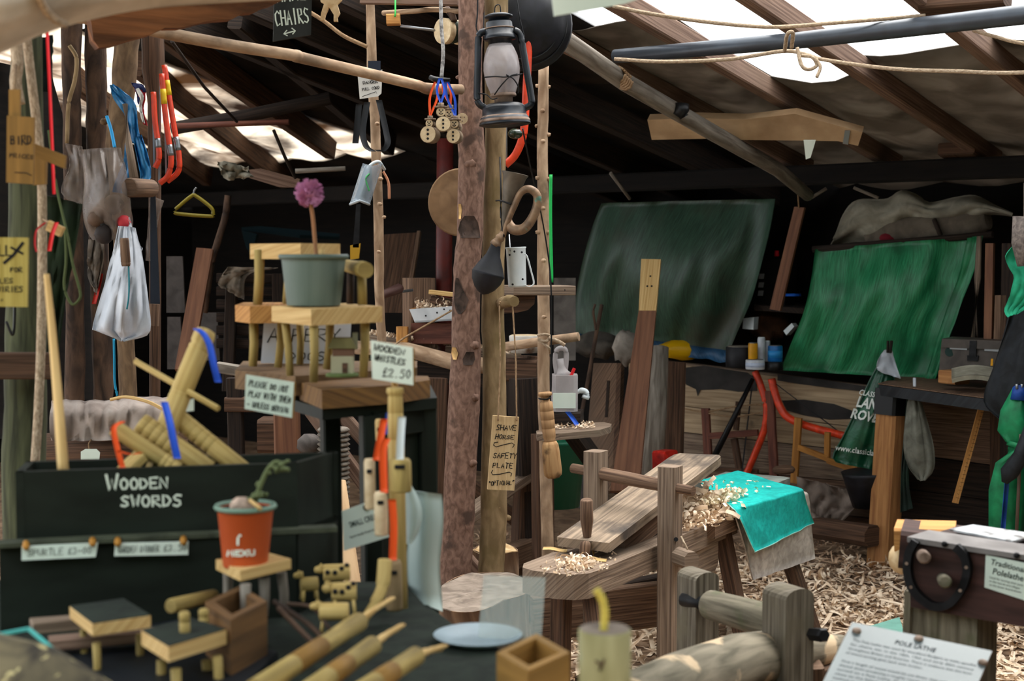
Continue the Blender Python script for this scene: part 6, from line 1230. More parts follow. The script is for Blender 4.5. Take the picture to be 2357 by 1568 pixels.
MT['clear_bag'] = thin(M('cloudy_clear_bag', '7d7068', 'a3968c', (9, 9, 9), .3, .6, coord='Object', spec=.5, bd=.02), .4, .5)
bq2 = FP(4.35)
t = T('clear_bag', 'cloudy plastic bag of odds and ends hanging on the dark posts', 'bag', bq2.at(240, 555))
gA = cloth(bq2, [(186, 345), (196, 420), (192, 480), (200, 530), (215, 552)], [(278, 340), (290, 400), (300, 470), (306, 520), (285, 552)], 18, 18, .04, 4, 2, 5, .10)
t.p('bag_skin', MB().sheet(gA, .003), mt('clear_bag')); t.p('bag_neck', MB().sheet(cloth(FP(4.45), [(150, 330), (160, 380), (140, 440), (170, 470)], [(190, 338), (200, 400), (205, 440), (215, 470)], 8, 12, .04, 4, 3, 6), .003), mt('clear_bag'))
for (x, y, r, c) in ((238, 518, .014, '1a1715'), (256, 516, .014, '1a1715'), (284, 512, .022, 'b8323a'), (290, 535, .02, '8c1f1f'), (225, 500, .03, '5a4638'), (262, 470, .03, '8a7868'), (240, 540, .03, '2b2320')): t.p('contents', MB().ell(W(x, y, 4.33), r, 10, 6, bump=.3, seed=x), plain('bag_item_%d' % x, c, .7))
wq = FP(4.3)
t = T('white_bag', 'white plastic bag hanging low on the pale forked post', 'bag', wq.at(280, 785))
t.p('bag', MB().sheet(cloth(wq, [(272, 520), (255, 600), (232, 690), (213, 752), (222, 762), (280, 785)], [(312, 525), (326, 590), (338, 680), (346, 755), (335, 772), (284, 785)], 20, 22, .05, 5, 2, 8, .09), .003), mt('white_plastic')); t.p('bag_rear', MB().sheet(cloth(FP(4.38), [(274, 520), (257, 600), (235, 690), (218, 752), (226, 758), (280, 780)], [(310, 525), (322, 590), (334, 680), (342, 755), (330, 768), (284, 780)], 10, 12, .02, 4, 2, 3), .003), mt('white_plastic'))
t.p('loose_ears', MB().sheet(cloth(FP(4.33), [(296, 500), (292, 540), (300, 560)], [(318, 560), (328, 575), (320, 580)], 6, 8, .03, 3, 3, 4), .003), mt('white_plastic'))
t = T('rounders_handle', 'wooden handle with a teal cord hanging in front of the white bag', 'handle', W(289, 614, 4.15))
t.p('grip', MB().lathe(W(286, 548, 4.15), W(290, 613, 4.15), [(0, .012), (.1, .0135), (.85, .0145), (.88, .013), (.9, .0145), (1, .012)], 12), mt('weathered_dark')); t.p('cord', MB().tube(C((296, 612, 4.15), (297, 650, 4.15), (296, 685, 4.15), (292, 712, 4.15)), .0025, 6), plain('teal_cord', '17707c', .6))
one('dirty_rag', 'grubby grey rag hanging behind the white bag', 'rag', MB().sheet(cloth(FP(4.72), [(206, 552), (202, 600), (205, 640), (215, 660)], [(240, 552), (240, 590), (235, 620), (222, 680)], 8, 12, .05, 4, 2, 3), .004), plain('grubby_cloth', '6f665d', .9, var=.2, bump=.3))
one('red_tape', 'strip of dark red tape behind the left edge of the white bag', 'tape', MB().ribbon(C((232, 630, 4.74), (226, 660, 4.74), (216, 700, 4.74)), .015, .002), mt('redpaint_dark'))
t = T('straight_saw', 'long straight black saw blade hanging right of the white bag', 'saw', W(356, 745, 4.5))
t.p('blade', MB().prism([W(346, 440, 4.5), W(357, 440, 4.5), W(368, 700, 4.5), W(346, 740, 4.5)], (0, .004, 0)), plain('dark_blue_steel', '2b3038', .4, .5)); t.p('handle', MB().bar(W(356, 700, 4.49), W(354, 750, 4.49), .03, .02), mt('weathered_dark')); t.p('hook', MB().tube([W(351, 446, 4.5), W(351, 444, 4.88)], .005, 6), mt('iron'))
one('clear_bag', 'small clear plastic bag tucked behind the black blade', 'bag', MB().sheet(cloth(FP(4.86), [(345, 450), (340, 520), (335, 600)], [(378, 462), (366, 500), (350, 600)], 6, 10, .03, 3, 2, 1), .003), mt('clear_bag'))
one('teal_string', 'bright blue cord running down between the lower tree posts', 'cord', MB().tube(C((262, 780, 4.74), (263, 830, 4.74), (264, 880, 4.74), (270, 912, 4.74)), .004, 6), plain('bright_teal_cord', '1f8fb8', .6)); one('blue_strap', 'bright blue strap on the pale post above the cloudy bag', 'strap', MB().tube(C((246, 268, 4.62), (256, 300, 4.6), (264, 340, 4.58)), .006, 6), plain('sky_blue_strap', '2a9ad6', .5))
# cloth-covered log behind the sword box
one('draped_log', 'greyish cloth draped over a log behind the sword box', 'cloth', MB().sheet([[W(118 + 268 * i / 24, 926 + 5 * mnoise.noise(V((i * .5, 0, 0))) - 8 * (i > 14) + 88 * j / 10, 4.12 - .07 * min(1, j / 3) + .05 * (j < 1) + .05 * mnoise.noise(V((i * .8, j * .12, 1)))) for j in range(11)] for i in range(25)], .006), M('pinkish_grey_cloth', '8a7c74', 'b3a69d', (10, 10, 10), .95, .4, coord='Object'))
t = T('tagged_log', 'brown log with a white tag lying under the grey cloth', 'log', W(250, 1050, 4.1))
t.p('log', MB().tube([W(100, 1036, 4.15), W(420, 1030, 4.1)], .05, 14), mt('old_brown')); [t.p('trestle_leg', MB().bar(W(x, 1045, 4.14), V((W(x, 1045, 4.14).x, 4.14, 0)), .05, .05), mt('dark_wood')) for x in (130, 390)]; t.p('tag', MB().prism([W(*p, 4.02) for p in ((186, 1040), (196, 1034), (222, 1034), (230, 1042), (228, 1058), (186, 1058))], (0, .003, 0)), mt('paper')); t.p('tag_string', MB().tube(C((206, 1036, 4.03), (204, 1022, 4.03), (210, 1012, 4.05)), .002, 6), mt('string'))
one('cane_hoop', 'thin cane hoop lying over the grey cloth', 'cane', MB().tube(C((255, 920, 4.0), (290, 914, 3.98), (340, 925, 3.96), (380, 945, 3.95)), .005, 6), mt('pine')) 
MT['post_green'] = M('dark_mossy_post', '2e3022', '55583f', (6, 60, 6), .9, .4)
one('added_dark_backing', 'dark backing added behind the tree posts to cover bright sky', 'sheet', MB().sheet(cloth(FP(5.6), [(-220, 95), (-220, 500), (-220, 1010)], [(118, 170), (200, 500), (240, 1010)], 14, 14, .05, 4, 1, 2), .004), mt('black_wall'))  # added dark surface standing in for the darkness between the posts
# near left post with ropes, tags, notices
trunk('mossy_post', 'stout grey green post at the left edge behind the rope', 'post', [(60, 30, 95), (430, 22, 104), (700, 16, 106), (900, 10, 104), (1070, 4, 104)], 3.05, 'post_green', n=16, foot=0, rough=.03)
one('cross_beam', 'dark brown beam fixed across the stout post at the left edge', 'beam', MB().bar(W(-60, 842, 2.92), W(120, 842, 2.95), .03, S(62, 2.9)), mt('old_brown'))
rope('hanging_rope', 'thick pale rope hanging down the left edge in front of the stout post', C((52, -60, 2.85), (62, 90, 2.85), (72, 180, 2.85), (86, 300, 2.85), (96, 420, 2.85), (97, 600, 2.85), (94, 800, 2.84), (88, 950, 2.84), (80, 1075, 2.84)), .0095, n=8)
rope('hanging_rope', 'frayed pale rope ends knotted above the bird tag', C((36, -60, 2.8), (38, 100, 2.8), (40, 150, 2.8), (36, 190, 2.8), (44, 240, 2.8)), .012, n=8)
one('red_ribbon', 'thin bright red ribbon hanging straight down at the left', 'ribbon', MB().ribbon([W(102, -60, 2.75), W(108, 70, 2.75), W(114, 200, 2.75), W(120, 340, 2.75), W(124, 447, 2.75)], S(7, 2.75), .002), plain('bright_red_ribbon', 'e01822', .5))
one('dark_curtain', 'dark green cloth hanging behind the rope at the left', 'cloth', MB().sheet(cloth(FP(3.2), [(70, 440), (76, 560), (80, 700), (100, 860)], [(190, 470), (176, 560), (150, 700), (130, 860)], 12, 16, .03, 4, 2, 5), .004), plain('dark_green_cloth', '1c2a17', .9, var=.25, bump=.2)); one('dark_curtain', 'blackish cloth scrap hanging at the top left behind the red ribbon', 'cloth', MB().sheet(cloth(FP(3.1), [(62, 100), (70, 160), (76, 212)], [(122, 80), (120, 150), (118, 212)], 8, 10, .02, 3, 2, 3), .004), plain('blackish_cloth', '14201f', .9, var=.2))
tq = FP(2.65, .1)
t = T('wooden_tag', 'yellowish wooden tag with handwriting hanging at the left edge', 'sign', tq.at(50, 425))
t.p('board', MB().prism([tq.at(*p) for p in ((16, 266), (78, 270), (76, 424), (14, 420))], -tq.n * .012, grain=(0, 0, 1)), MT.setdefault('tag_wood', M('yellowish_tag_wood', '7a5a28', '966f36', (5, 60, 5), .7, .15))); t.p('string', MB().tube([tq.at(33, 215, -.015), W(36, 150, 2.79)], .003, 6), mt('string')); t.p('hanger', MB().prism([tq.at(*p, -.013) for p in ((20, 206), (46, 206), (46, 268), (20, 268))], -tq.n * .008), mt('tag_wood'))
mb = MB(); mp = lambda x, y: tq.at(x, y, .001); strokes(mb, mp, 'BIRD', 25, 332, 9, 19, (1, 0), 3, .4, .1); strokes(mb, mp, 'PRICES', 22, 362, 7, 10, (.99, .08), 1.8, .35, .15); line2(mb, mp, [(34, 397), (60, 398), (72, 404)], 2)
t.p('lettering', mb, mt('ink'))
one('wooden_tag', 'plain wooden tag hanging partly hidden beside the handwritten one', 'tag', MB().prism([FP(2.68).at(*p) for p in ((76, 335), (106, 340), (104, 424), (76, 426))], (0, .012, 0), grain=(0, 0, 1)), mt('tag_wood')); one('wooden_tag', 'short wooden slat sticking out aslant beside the handwritten tag', 'slat', MB().prism([FP(2.63).at(*p) for p in ((78, 330), (150, 358), (148, 388), (80, 362))], (0, .01, 0)), mt('tag_wood'))
yq = FP(2.55, .1)
t = T('yellow_notice', 'yellow slatted notice with handwriting at the left edge', 'sign', yq.at(20, 708))
t.p('board', MB().prism([yq.at(*p) for p in ((-60, 546), (64, 547), (62, 707), (-60, 705))], -yq.n * .01, grain=(0, 0, 1)), M('yellow_ribbed_board', '96843c', 'b3a258', (2, 120, 2), .7, .2))
mb = MB(); mp = lambda x, y: yq.at(x, y, .001); strokes(mb, mp, 'ALL', -20, 588, 13, 22, (1, 0), 4, .3, .05); line2(mb, mp, [(10, 605), (30, 588), (52, 560)], 7); line2(mb, mp, [(26, 570), (52, 584)], 5); strokes(mb, mp, 'FOR', 24, 626, 7, 10, (1, 0), 2.4, .4, .08); strokes(mb, mp, 'SALES', -22, 652, 8, 11, (1, 0), 2.4, .35, .08); strokes(mb, mp, 'ENQUIRIES', -38, 672, 7.6, 12, (1, 0), 2.6, .35, .08); strokes(mb, mp, 'N', 2, 694, 4, 6, (1, 0), 1.6, .3)
t.p('lettering', mb, mt('ink'))
t = T('ribbon_tag', 'small wooden block on a red ribbon hung against the rope', 'tag', W(125, 545, 2.7))
t.p('string', MB().tube([W(120, 515, 2.71), W(98, 505, 2.84)], .002, 5), mt('string')); t.p('block', MB().prism([W(*p, 2.7) for p in ((112, 507), (146, 524), (136, 545), (104, 530))], (0, .015, 0)), mt('pine')); t.p('ribbon', MB().ribbon(C((130, 512, 2.69), (120, 540, 2.685), (113, 578, 2.69)), .008, .0015), plain('red_satin', 'd81e22', .4)); t.p('ribbon', MB().ribbon(C((104, 512, 2.7), (84, 530, 2.69), (80, 560, 2.69), (84, 580, 2.69)), .004, .0015), plain('red_satin_thin', 'a8161a', .4))
one('green_cord_loop', 'loop of dark green cord hanging left of the tree posts', 'cord', MB().tube(C((150, 520, 3.0), (152, 600, 3.0), (148, 660, 3.0), (165, 700, 3.0), (182, 690, 3.0), (184, 670, 3.0), (168, 610, 3.0), (155, 540, 3.0), (130, 430, 3.02), (112, 300, 3.03)), .003, 6), plain('olive_cord', '4f5a35', .8)); one('black_string', 'thin black cord trailing down the stout post', 'cord', MB().tube(C((30, 560, 2.9), (34, 700, 2.9), (30, 770, 2.9), (14, 740, 2.9)), .003, 6), mt('black'))
# ================================================================ THE STALL in the left foreground
TZ = .93
MT['stall_cloth'] = M('dark_green_stall_cloth', '141a14', '222b22', (30, 30, 30), .95, .2, coord='Object')
one('stall_table', 'stall table covered with dark green cloth carrying the swords and stools', 'table', MB().prism([G(*p, TZ) for p in ((-330, 1335), (930, 1340), (1000, 1420), (1110, 1476), (1360, 1590), (1360, 1750), (-330, 1750))], (0, 0, -.03)).prism([G(*p, TZ - .03) for p in ((-330, 1345), (930, 1350), (1110, 1490), (1340, 1600), (1340, 1740), (-330, 1740))], (0, 0, -.9)), mt('stall_cloth'))
# ---- sword box
BZ2 = 1.172
c4 = [G(35, 1087, BZ2), G(684, 1066, BZ2), G(776, 1040, BZ2), G(62, 1062, BZ2)]
t = T('sword_box', 'black open box chalked with the words wooden swords', 'box', V((-.45, 2.2, TZ)))
def side(a, b, z0, z1, th, inn): n_ = V((-(b - a).y, (b - a).x, 0)).normalized() * th; return MB().prism([V((a.x, a.y, z0)), V((b.x, b.y, z0)), V((b.x, b.y, z1)), V((a.x, a.y, z1))], n_ if inn else -n_)
zb = 1.066
t.p('front', side(c4[0], c4[1], zb, BZ2, .012, True), mt('black_paint')); t.p('end', side(c4[1], c4[2], TZ, BZ2, .012, True), mt('black_paint')); t.p('back', side(c4[2], c4[3], zb, BZ2, .012, True), mt('black_paint')); t.p('end', side(c4[3], c4[0], zb, BZ2, .012, True), mt('black_paint'))
t.p('bottom', MB().prism([V((p.x, p.y, zb)) for p in c4], (0, 0, -.01)), mt('black_paint'))
f0, f1 = c4[0] + V((-.02, -.02, 0)), c4[1] + V((.0, -.02, 0))
t.p('lower_front', side(f0, f1, TZ, zb - .004, .012, True), mt('black_paint')); t.p('ledge', MB().bar(V((f0.x, f0.y - .004, zb)), V((f1.x + .06, f1.y + .03, zb)), .03, .008), M('worn_black_edge', '2a2e22', '4c5140', (20, 20, 20), .7, .1))
bx = Pl(c4[0], c4[1], c4[0] + V((0, 0, -1))); mb = MB(); mp = lambda x, y: bx.at(x, y, .0015)
strokes(mb, mp, 'W', 245, 1128, 26, 34, (1, -.02), 6, .3, .04); strokes(mb, mp, 'OODEN', 278, 1126, 16, 23, (1, -.03), 5, .42, .06); strokes(mb, mp, 'SWORDS', 279, 1166, 17, 25, (1, -.01), 5, .42, .06)
t.p('lettering', mb, mt('chalk'))
lp_ = Pl(f0, f1, f0 + V((0, 0, -1)))
for quad, txt, pegs, x, y, lab in ((((50, 1257), (226, 1249), (220, 1282), (50, 1290)), 'SPURTLE', ((60, 1258), (213, 1250)), 64, 1280, 'white spurtle price strip pegged to the sword box'), (((265, 1250), (434, 1246), (433, 1277), (263, 1280)), 'GARDEN DIBBER', ((271, 1250), (422, 1247)), 272, 1273, 'white garden dibber price strip pegged to the sword box')):
    s_ = T('price_strip', lab, 'label', lp_.at(*quad[3]))
    s_.p('card', MB().prism([lp_.at(*p, .02) for p in quad], lp_.n * .0015), mt('paper')); mb = MB(); mp = lambda x, y: lp_.at(x, y, .0228)
    cw = 9 if len(txt) < 9 else 5.6; strokes(mb, mp, txt, x, y, cw, 14, (.999, -.04), 1.8, .32, .1, .2); strokes(mb, mp, '£3-00' if len(txt) < 9 else '£3.50', x + (92 if len(txt) < 9 else 104), y - 4, 8.5, 15, (.999, -.04), 1.8, .32, .1, .2); s_.p('lettering', mb, plain('pencil_ink', '4a524c', .8))
    for (a, b) in pegs: s_.p('peg', MB().tube([lp_.at(a, b - 8, .012), lp_.at(a, b, .03), lp_.at(a + 1, b + 7, .034)], [.005, .0055, .003], 8), plain('orange_peg', 'a8742c', .6))
# ---- wooden swords
def sword(name, label, P0_, P1_, d0, d1, r, rings, cat='sword', guard=None, ribbons=(), knob=True):
    a, b = W(*P0_, d0), W(*P1_, d1); k = S(r, d0); t = T(name, label, cat, b, 'wooden swords standing in the black box')
    pr = [(0, k * .5), (.01, k * .85), (.05, k), (.10, k), (.12, k * .86), (.135, k)] if knob else [(0, k * .93), (.02, k)]
    for f in rings: pr += [(f - .006, k), (f, k * .93), (f + .006, k)]
    pr += [(1, k * 1.02)]; pr = sorted(pr)
    h = t.p('handle', MB().lathe(a, b, pr, 18), mt('green_wood'))
    e = (b - a).normalized(); t.p('blade', MB().bar(b - e * .01, b + e * .02, k * 1.3, k * .5), mt('green_wood'))
    if guard: t.p('crossguard', MB().tube([W(*guard[0]), W(*guard[1])], S(7, d0), 10), mt('green_wood'))
    for pts, w, m in ribbons: t.p('ribbon', MB().ribbon(C(*pts), w, .0015), mt(m))
    return t
sword('wooden_sword', 'upright turned wooden sword with a crossguard and a blue ribbon', (476, 758), (352, 1066), 2.34, 2.28, 25, (.16, .48, .5), guard=((312, 832, 2.36), (502, 941, 2.27)), ribbons=((((452, 756, 2.31), (468, 768, 2.295), (482, 795, 2.29), (492, 840, 2.29), (502, 880, 2.3)), .011, 'blue'),))
sword('wooden_sword', 'ribbed wooden sword handle leaning to the right in the black box', (382, 940), (560, 1085), 2.32, 2.31, 22, (.12, .2, .28, .36, .44, .52, .6), knob=False)
sword('wooden_sword', 'thick ribbed wooden sword handle with a blue ribbon in the middle of the box', (322, 974), (480, 1085), 2.28, 2.28, 26, (.1, .2, .3, .4, .5), knob=False, ribbons=((((378, 925, 2.26), (390, 970, 2.24), (398, 1010, 2.235), (408, 1056, 2.235)), .012, 'blue'),))
sword('wooden_sword', 'plain wooden sword handle with an orange ribbon at the left of the box', (262, 984), (410, 1082), 2.24, 2.25, 19, (.75, .82, .9), knob=False, ribbons=((((282, 970, 2.215), (262, 985, 2.21), (268, 1025, 2.21), (282, 1078, 2.21)), .009, 'orange'), (((272, 1038, 2.21), (300, 1046, 2.21), (324, 1042, 2.21)), .008, 'orange')))
one('wooden_sword', 'flat short wooden sword end low at the left of the box', 'sword', MB().bar(W(286, 1085, 2.23), W(345, 1030, 2.26), .035, .014), mt('green_wood'), 'wooden swords standing in the black box')
one('wooden_stick', 'tall pale stick standing at the left end of the sword box', 'stick', MB().tube(C((107, 632, 2.3), (118, 740, 2.28), (132, 900, 2.25), (146, 1090, 2.21)), [S(7 + 6 * i / 24, 2.25) for i in range(25)], 12), mt('pine'))
one('price_tag', 'tiny pale paper tag hanging behind the leaning sword handle', 'tag', MB().prism([W(*p, 2.37) for p in ((428, 922), (446, 918), (446, 946), (428, 948))], (0, .002, 0)), mt('paper'))
# ---- shelf plank on black stand
SZ = W(741, 893, 2.5).z
t = T('display_plank', 'thick waney wooden plank shelf holding the little stools', 'shelf', W(760, 930, 2.5))
def Z(x, y, d, z): p = W(x, y, d); return V((p.x, p.y, z))
t.p('front_plank', MB().prism([Z(690, 875, 2.62, SZ), Z(741, 893, 2.46, SZ), Z(915, 880, 2.56, SZ), Z(990, 870, 2.66, SZ), Z(985, 860, 2.75, SZ), Z(700, 850, 2.78, SZ)], (0, 0, -S(44, 2.5)), grain=(1, .3, 0)), M('honey_plank', '5c4024', '835f34', (4, 90, 4), .75, .2))
t.p('rear_plank', MB().prism([Z(541, 850, 2.74, SZ + .012), Z(680, 865, 2.6, SZ + .012), Z(960, 850, 2.8, SZ + .012), Z(960, 845, 2.98, SZ + .012), Z(560, 840, 2.98, SZ + .012)], (0, 0, -.036), grain=(1, .3, 0)), M('rear_plank_wood', '5c4630', '86694a', (4, 40, 4), .8, .2))
t = T('black_stand', 'black painted plant stand carrying the plank shelf', 'stand', V((W(915, 1100, 2.7).x, 2.7, 0)))
zt3 = SZ - S(44, 2.5)
t.p('top', MB().prism([Z(640, 900, 2.7, zt3), Z(742, 930, 2.47, zt3), Z(1006, 905, 2.66, zt3), Z(990, 890, 2.95, zt3)], (0, 0, -.02)), mt('black_paint'))
for (x, d) in ((852, 2.55), (980, 2.68), (900, 2.9), (760, 2.75)): p = Z(x, 1000, d, zt3); t.p('leg', MB().bar(p + V((0, 0, -.02)), V((p.x + .01, p.y, 0)), .035, .035, up=(.4, -1, 0)), mt('black_paint'))
t.p('rail', MB().bar(Z(852, 1000, 2.55, zt3 - .04), Z(980, 1000, 2.68, zt3 - .04), .02, .05), mt('black_paint')); t.p('panel', MB().prism([Z(865, 1000, 2.57, zt3 - .05), Z(975, 1000, 2.68, zt3 - .05), Z(975, 1000, 2.68, .6), Z(865, 1000, 2.57, .6)], (.003, .01, 0)), mt('black_paint'))
# ---- little stools
def stool(label, seat, z, th, legs, m, top=None, name='little_stool', lm='hazel', d_leg=None):
    P = [Z(x, y, d, z) for x, y, d in seat]; c = sum(P, V()) / len(P)
    t = T(name, label, 'stool', V((c.x, c.y, z - .2)), 'little rustic stools on the stall')
    t.p('seat', MB().prism(P, (0, 0, -th)), mt(m))
    if top: t.p('seat_top', MB().prism([c + (p - c) * .985 + V((0, 0, .0012)) for p in P], (0, 0, -.002)), mt(top))
    for (x0, y0, x1, y1, d, r) in legs: t.p('leg', MB().tube([W(x0, y0, d), W((x0 + x1) / 2 + 2, (y0 + y1) / 2, d), W(x1, y1, d)], [S(r, d), S(r * .93, d), S(r * .9, d)], 10), mt(lm))
    return t
zA = W(716, 712, 2.42).z
stool('little stool on the plank shelf carrying the grey flower pot', ((625, 698, 2.58), (716, 712, 2.42), (880, 700, 2.56), (795, 690, 2.74)), zA, S(38, 2.45), ((656, 735, 668, 865, 2.56, 10), (722, 742, 722, 880, 2.44, 11), (840, 732, 836, 868, 2.56, 11), (760, 735, 752, 850, 2.68, 10)), 'pine', None)
zB = W(560, 702, 2.75).z
stool('waney-edged little stool stacked left on the plank shelf', ((541, 700, 2.74), (575, 705, 2.66), (700, 700, 2.68), (700, 695, 2.9), (560, 695, 2.9)), zB, S(38, 2.72), ((584, 735, 582, 843, 2.72, 11), (648, 735, 640, 846, 2.76, 10), (690, 735, 690, 840, 2.85, 9)), M('waney_orange_seat', '8a5a2e', 'bd8548', (6, 40, 6), .7, .3) and 'pine_orange', None)
zC = W(690, 560, 2.66).z
stool('topmost little stool standing on the waney-edged one', ((575, 545, 2.78), (692, 560, 2.66), (783, 562, 2.78), (680, 545, 2.95)), zC, S(36, 2.7), ((597, 575, 593, 702, 2.76, 12), (662, 590, 658, 700, 2.72, 9)), 'pine', None)
one('dark_tray', 'blackish teal tin tray lying on the topmost little stool', 'tray', MB().prism([W(*p) for p in ((556, 530, 2.95), (600, 527, 3.0), (782, 545, 2.95), (780, 552, 2.8), (690, 548, 2.72))], (0, 0, .006)).prism([W(*p) for p in ((556, 530, 2.95), (590, 540, 2.8), (580, 588, 2.82), (566, 570, 2.9))], (.004, .004, 0)), plain('dark_teal_tin', '0b1214', .9, 0, 0))
# pots
def pot(name, label, cx, yt, yb, wt, wb, d, m, rimh, soil):
    t = T(name, label, 'plant pot', W(cx, yb, d)); a, b = W(cx, yb, d), W(cx, yt, d); k = lambda r: S(r, d); h = yb - yt
    t.p('body', MB().lathe(a, b, [(0, k(wb / 2)), (.02, k(wb / 2) * 1.01), (1 - rimh / h * 1.15, k(wb / 2 + (wt - wb) / 2 * .82)), (1 - rimh / h, k(wt / 2 * .97)), (.97, k(wt / 2)), (1, k(wt / 2)), (1, k(wt / 2 - 4)), (.9, k(wt / 2 - 8))], 30), m)
    t.p('soil', MB().lathe(W(cx, yt + 10, d), W(cx, yt + 6, d), [(0, k(wt / 2 - 7)), (1, k(wt / 2 - 7))], 24), soil); return t
SOIL = plain('potting_soil', '2a2019', .95, var=.4, bump=.5, sc=60)
t = pot('flower_pot', 'grey green plastic pot with a single pink pompom flower', 722, 588, 703, 150, 122, 2.55, M('grey_green_plastic', '55645d', '6e7c74', (3, 20, 3), .5, .05), 14, SOIL)
t.p('rim', MB().tube([W(722, 591, 2.55) + V((math.cos(a), math.sin(a), 0)) * S(75, 2.55) for a in [i * .2094 for i in range(30)]], .005, 6, close=True), plain('grey_green_rim', '5a6962', .5))
t.p('stem', MB().tube(C((728, 590, 2.55), (724, 545, 2.55), (720, 500, 2.55), (714, 462, 2.55)), S(4.5, 2.55), 8), plain('brownish_stem', '9a6a45', .7)); t.p('stub', MB().tube([W(740, 592, 2.52), W(741, 574, 2.52)], .004, 6), mt('pine'))
fh = MB(); c = W(712, 446, 2.55)
for i in range(260):
    q = V((rnd.gauss(0, 1), rnd.gauss(0, 1), rnd.gauss(0, 1))).normalized(); r = S(32, 2.55) * rnd.uniform(.8, 1.12); sd = q.orthogonal().normalized(); p0 = c + q * r * .45; p1 = c + q * r
    b0 = len(fh.v); fh.v += [p0 - sd * .001, p0 + sd * .001, p1 + sd * .0035, p1 - sd * .0035 + V((0, 0, .001))]; fh.face((b0, b0 + 1, b0 + 2, b0 + 3), [(i * .3, 0)] * 4)
fh.ell(c, S(18, 2.55), 12, 8)
t.p('flower_head', fh, M('pink_petals', 'a8668e', 'd193b6', (30, 30, 30), .8, 0, coord='Object'), kind='stuff')
sz1 = W(553, 1314, 2.0).z
stool('little stool carrying the orange cactus pot', ((497, 1290, 2.075), (553, 1314, 2.0), (670, 1289, 2.08), (610, 1274, 2.13)), sz1, S(25, 2.0), ((525, 1315, 520, 1410, 2.1, 12), (565, 1345, 562, 1420, 2.0, 13), (608, 1330, 606, 1420, 2.06, 13), (648, 1318, 655, 1410, 2.1, 12)), 'pine', None, lm='pole_grey')
t = pot('cactus_pot', 'orange plastic pot with a small cactus and a drooping stem', 565, 1165, 1302, 134, 102, 2.06, M('orange_pot_plastic', 'a8441e', 'bf5628', (3, 3, 3), .5, 0), 8, SOIL)
t.p('rim', MB().tube([W(565, 1166, 2.06) + V((math.cos(a), math.sin(a), 0)) * S(67, 2.06) for a in [i * .2094 for i in range(30)]], .004, 6, close=True), plain('greenish_rim', '6a8474', .5))
t.p('cactus', MB().ell(W(556, 1166, 2.05), (.018, .018, .014), 14, 8, bump=.2), plain('woolly_cactus', 'a58f80', .95, var=.2, bump=.6, sc=90))
st_ = MB().tube(C((588, 1156, 2.06), (595, 1130, 2.06), (612, 1090, 2.06), (628, 1068, 2.06), (642, 1066, 2.06), (648, 1086, 2.06)), .004, 6)
for i in range(40):
    p = st_.v[rnd.randrange(len(st_.v))]; st_.ell(p + V((rnd.uniform(-.006, .006), rnd.uniform(-.006, .006), 0)), (.004, .004, .003), 6, 4)
t.p('drooping_stem', st_, plain('dull_green_stem', '59623f', .8)); t.p('stake', MB().tube([W(575, 1152, 2.04), W(600, 1172, 2.02)], .003, 6), mt('pine'))
mb = MB(); pm = lambda x, y: W(x, y, 2.06 - math.sqrt(max(0, S(59, 2.06) ** 2 - S(x - 565, 2.06) ** 2)) - .0015)
strokes(mb, pm, 'IT', 524, 1252, 12, 20, (1, .04), 5, .4, .1); strokes(mb, pm, 'MEXU', 524, 1280, 12, 12, (1, -.02), 4, .4, .1)
t.p('lettering', mb, mt('chalk'))
zs1 = W(213, 1437, 1.86).z
stool('little stool with a dark top at the left front of the stall', ((160, 1400, 1.955), (213, 1437, 1.86), (347, 1420, 1.905), (285, 1386, 2.0)), zs1, S(29, 1.86), ((192, 1450, 192, 1560, 1.96, 9), (222, 1480, 222, 1580, 1.88, 10), (283, 1470, 290, 1560, 2.02, 9), (322, 1460, 320, 1580, 1.95, 10)), 'pine', 'stall_cloth')
zs2 = W(388, 1490, 1.77).z
stool('little stool with a dark top carrying carved twigs at the front', ((325, 1458, 1.85), (388, 1490, 1.77), (522, 1456, 1.855), (440, 1434, 1.915)), zs2, S(36, 1.78), ((372, 1520, 366, 1640, 1.86, 12), (405, 1540, 404, 1660, 1.8, 13), (475, 1520, 480, 1640, 1.88, 12), (500, 1510, 505, 1640, 1.84, 12)), 'pine', 'stall_cloth')
for (x, y0, y1, r, d, lab) in ((424, 1408, 1492, 13, 1.84, 'taller carved twig figure standing on the front stool'), (468, 1402, 1468, 12, 1.9, 'shorter carved twig figure standing behind the other on the front stool')):
    t = T('twig_figure', lab, 'carving', W(x, y1, d)); k = S(r, d)
    t.p('body', MB().lathe(W(x + 3, y1, d), W(x, y0, d), [(0, k * .9), (.3, k), (.33, k * .85), (.36, k), (.7, k), (.72, k * .8), (.75, k), (.95, k), (1, k * .7)], 12), mt('hazel')); t.p('foot', MB().ell(W(x + 8, y1 - 3, d - .01), (k, k, k * .5), 8, 6), mt('steel'))
one('twig_log', 'short bark-covered log resting behind the twig figures', 'log', MB().lathe(W(392, 1396, 1.95), W(492, 1372, 2.05), [(0, S(15, 2)), (.02, S(17, 2)), (1, S(16, 2))], 14), mt('hazel'))
t = T('wooden_planter', 'hollowed brown wooden block planter behind the front stool', 'planter', W(560, 1560, 1.9))
zp = W(530, 1428, 1.85).z
O = [Z(472, 1395, 1.95, zp), Z(530, 1420, 1.85, zp), Z(615, 1392, 1.95, zp), Z(555, 1370, 2.05, zp)]; c = sum(O, V()) / 4
I = [c + (p - c) * .68 for p in O]; m_ = MB()
for i in range(4): j = (i + 1) % 4; m_.prism([O[i], O[j], I[j], I[i]], (0, 0, -.15))
t.p('walls', m_, M('brown_planter_wood', '4f3820', '75532f', (4, 60, 4), .8, .2)); t.p('inner_floor', MB().prism([p - V((0, 0, .05)) for p in I], (0, 0, -.1)), mt('old_brown'))
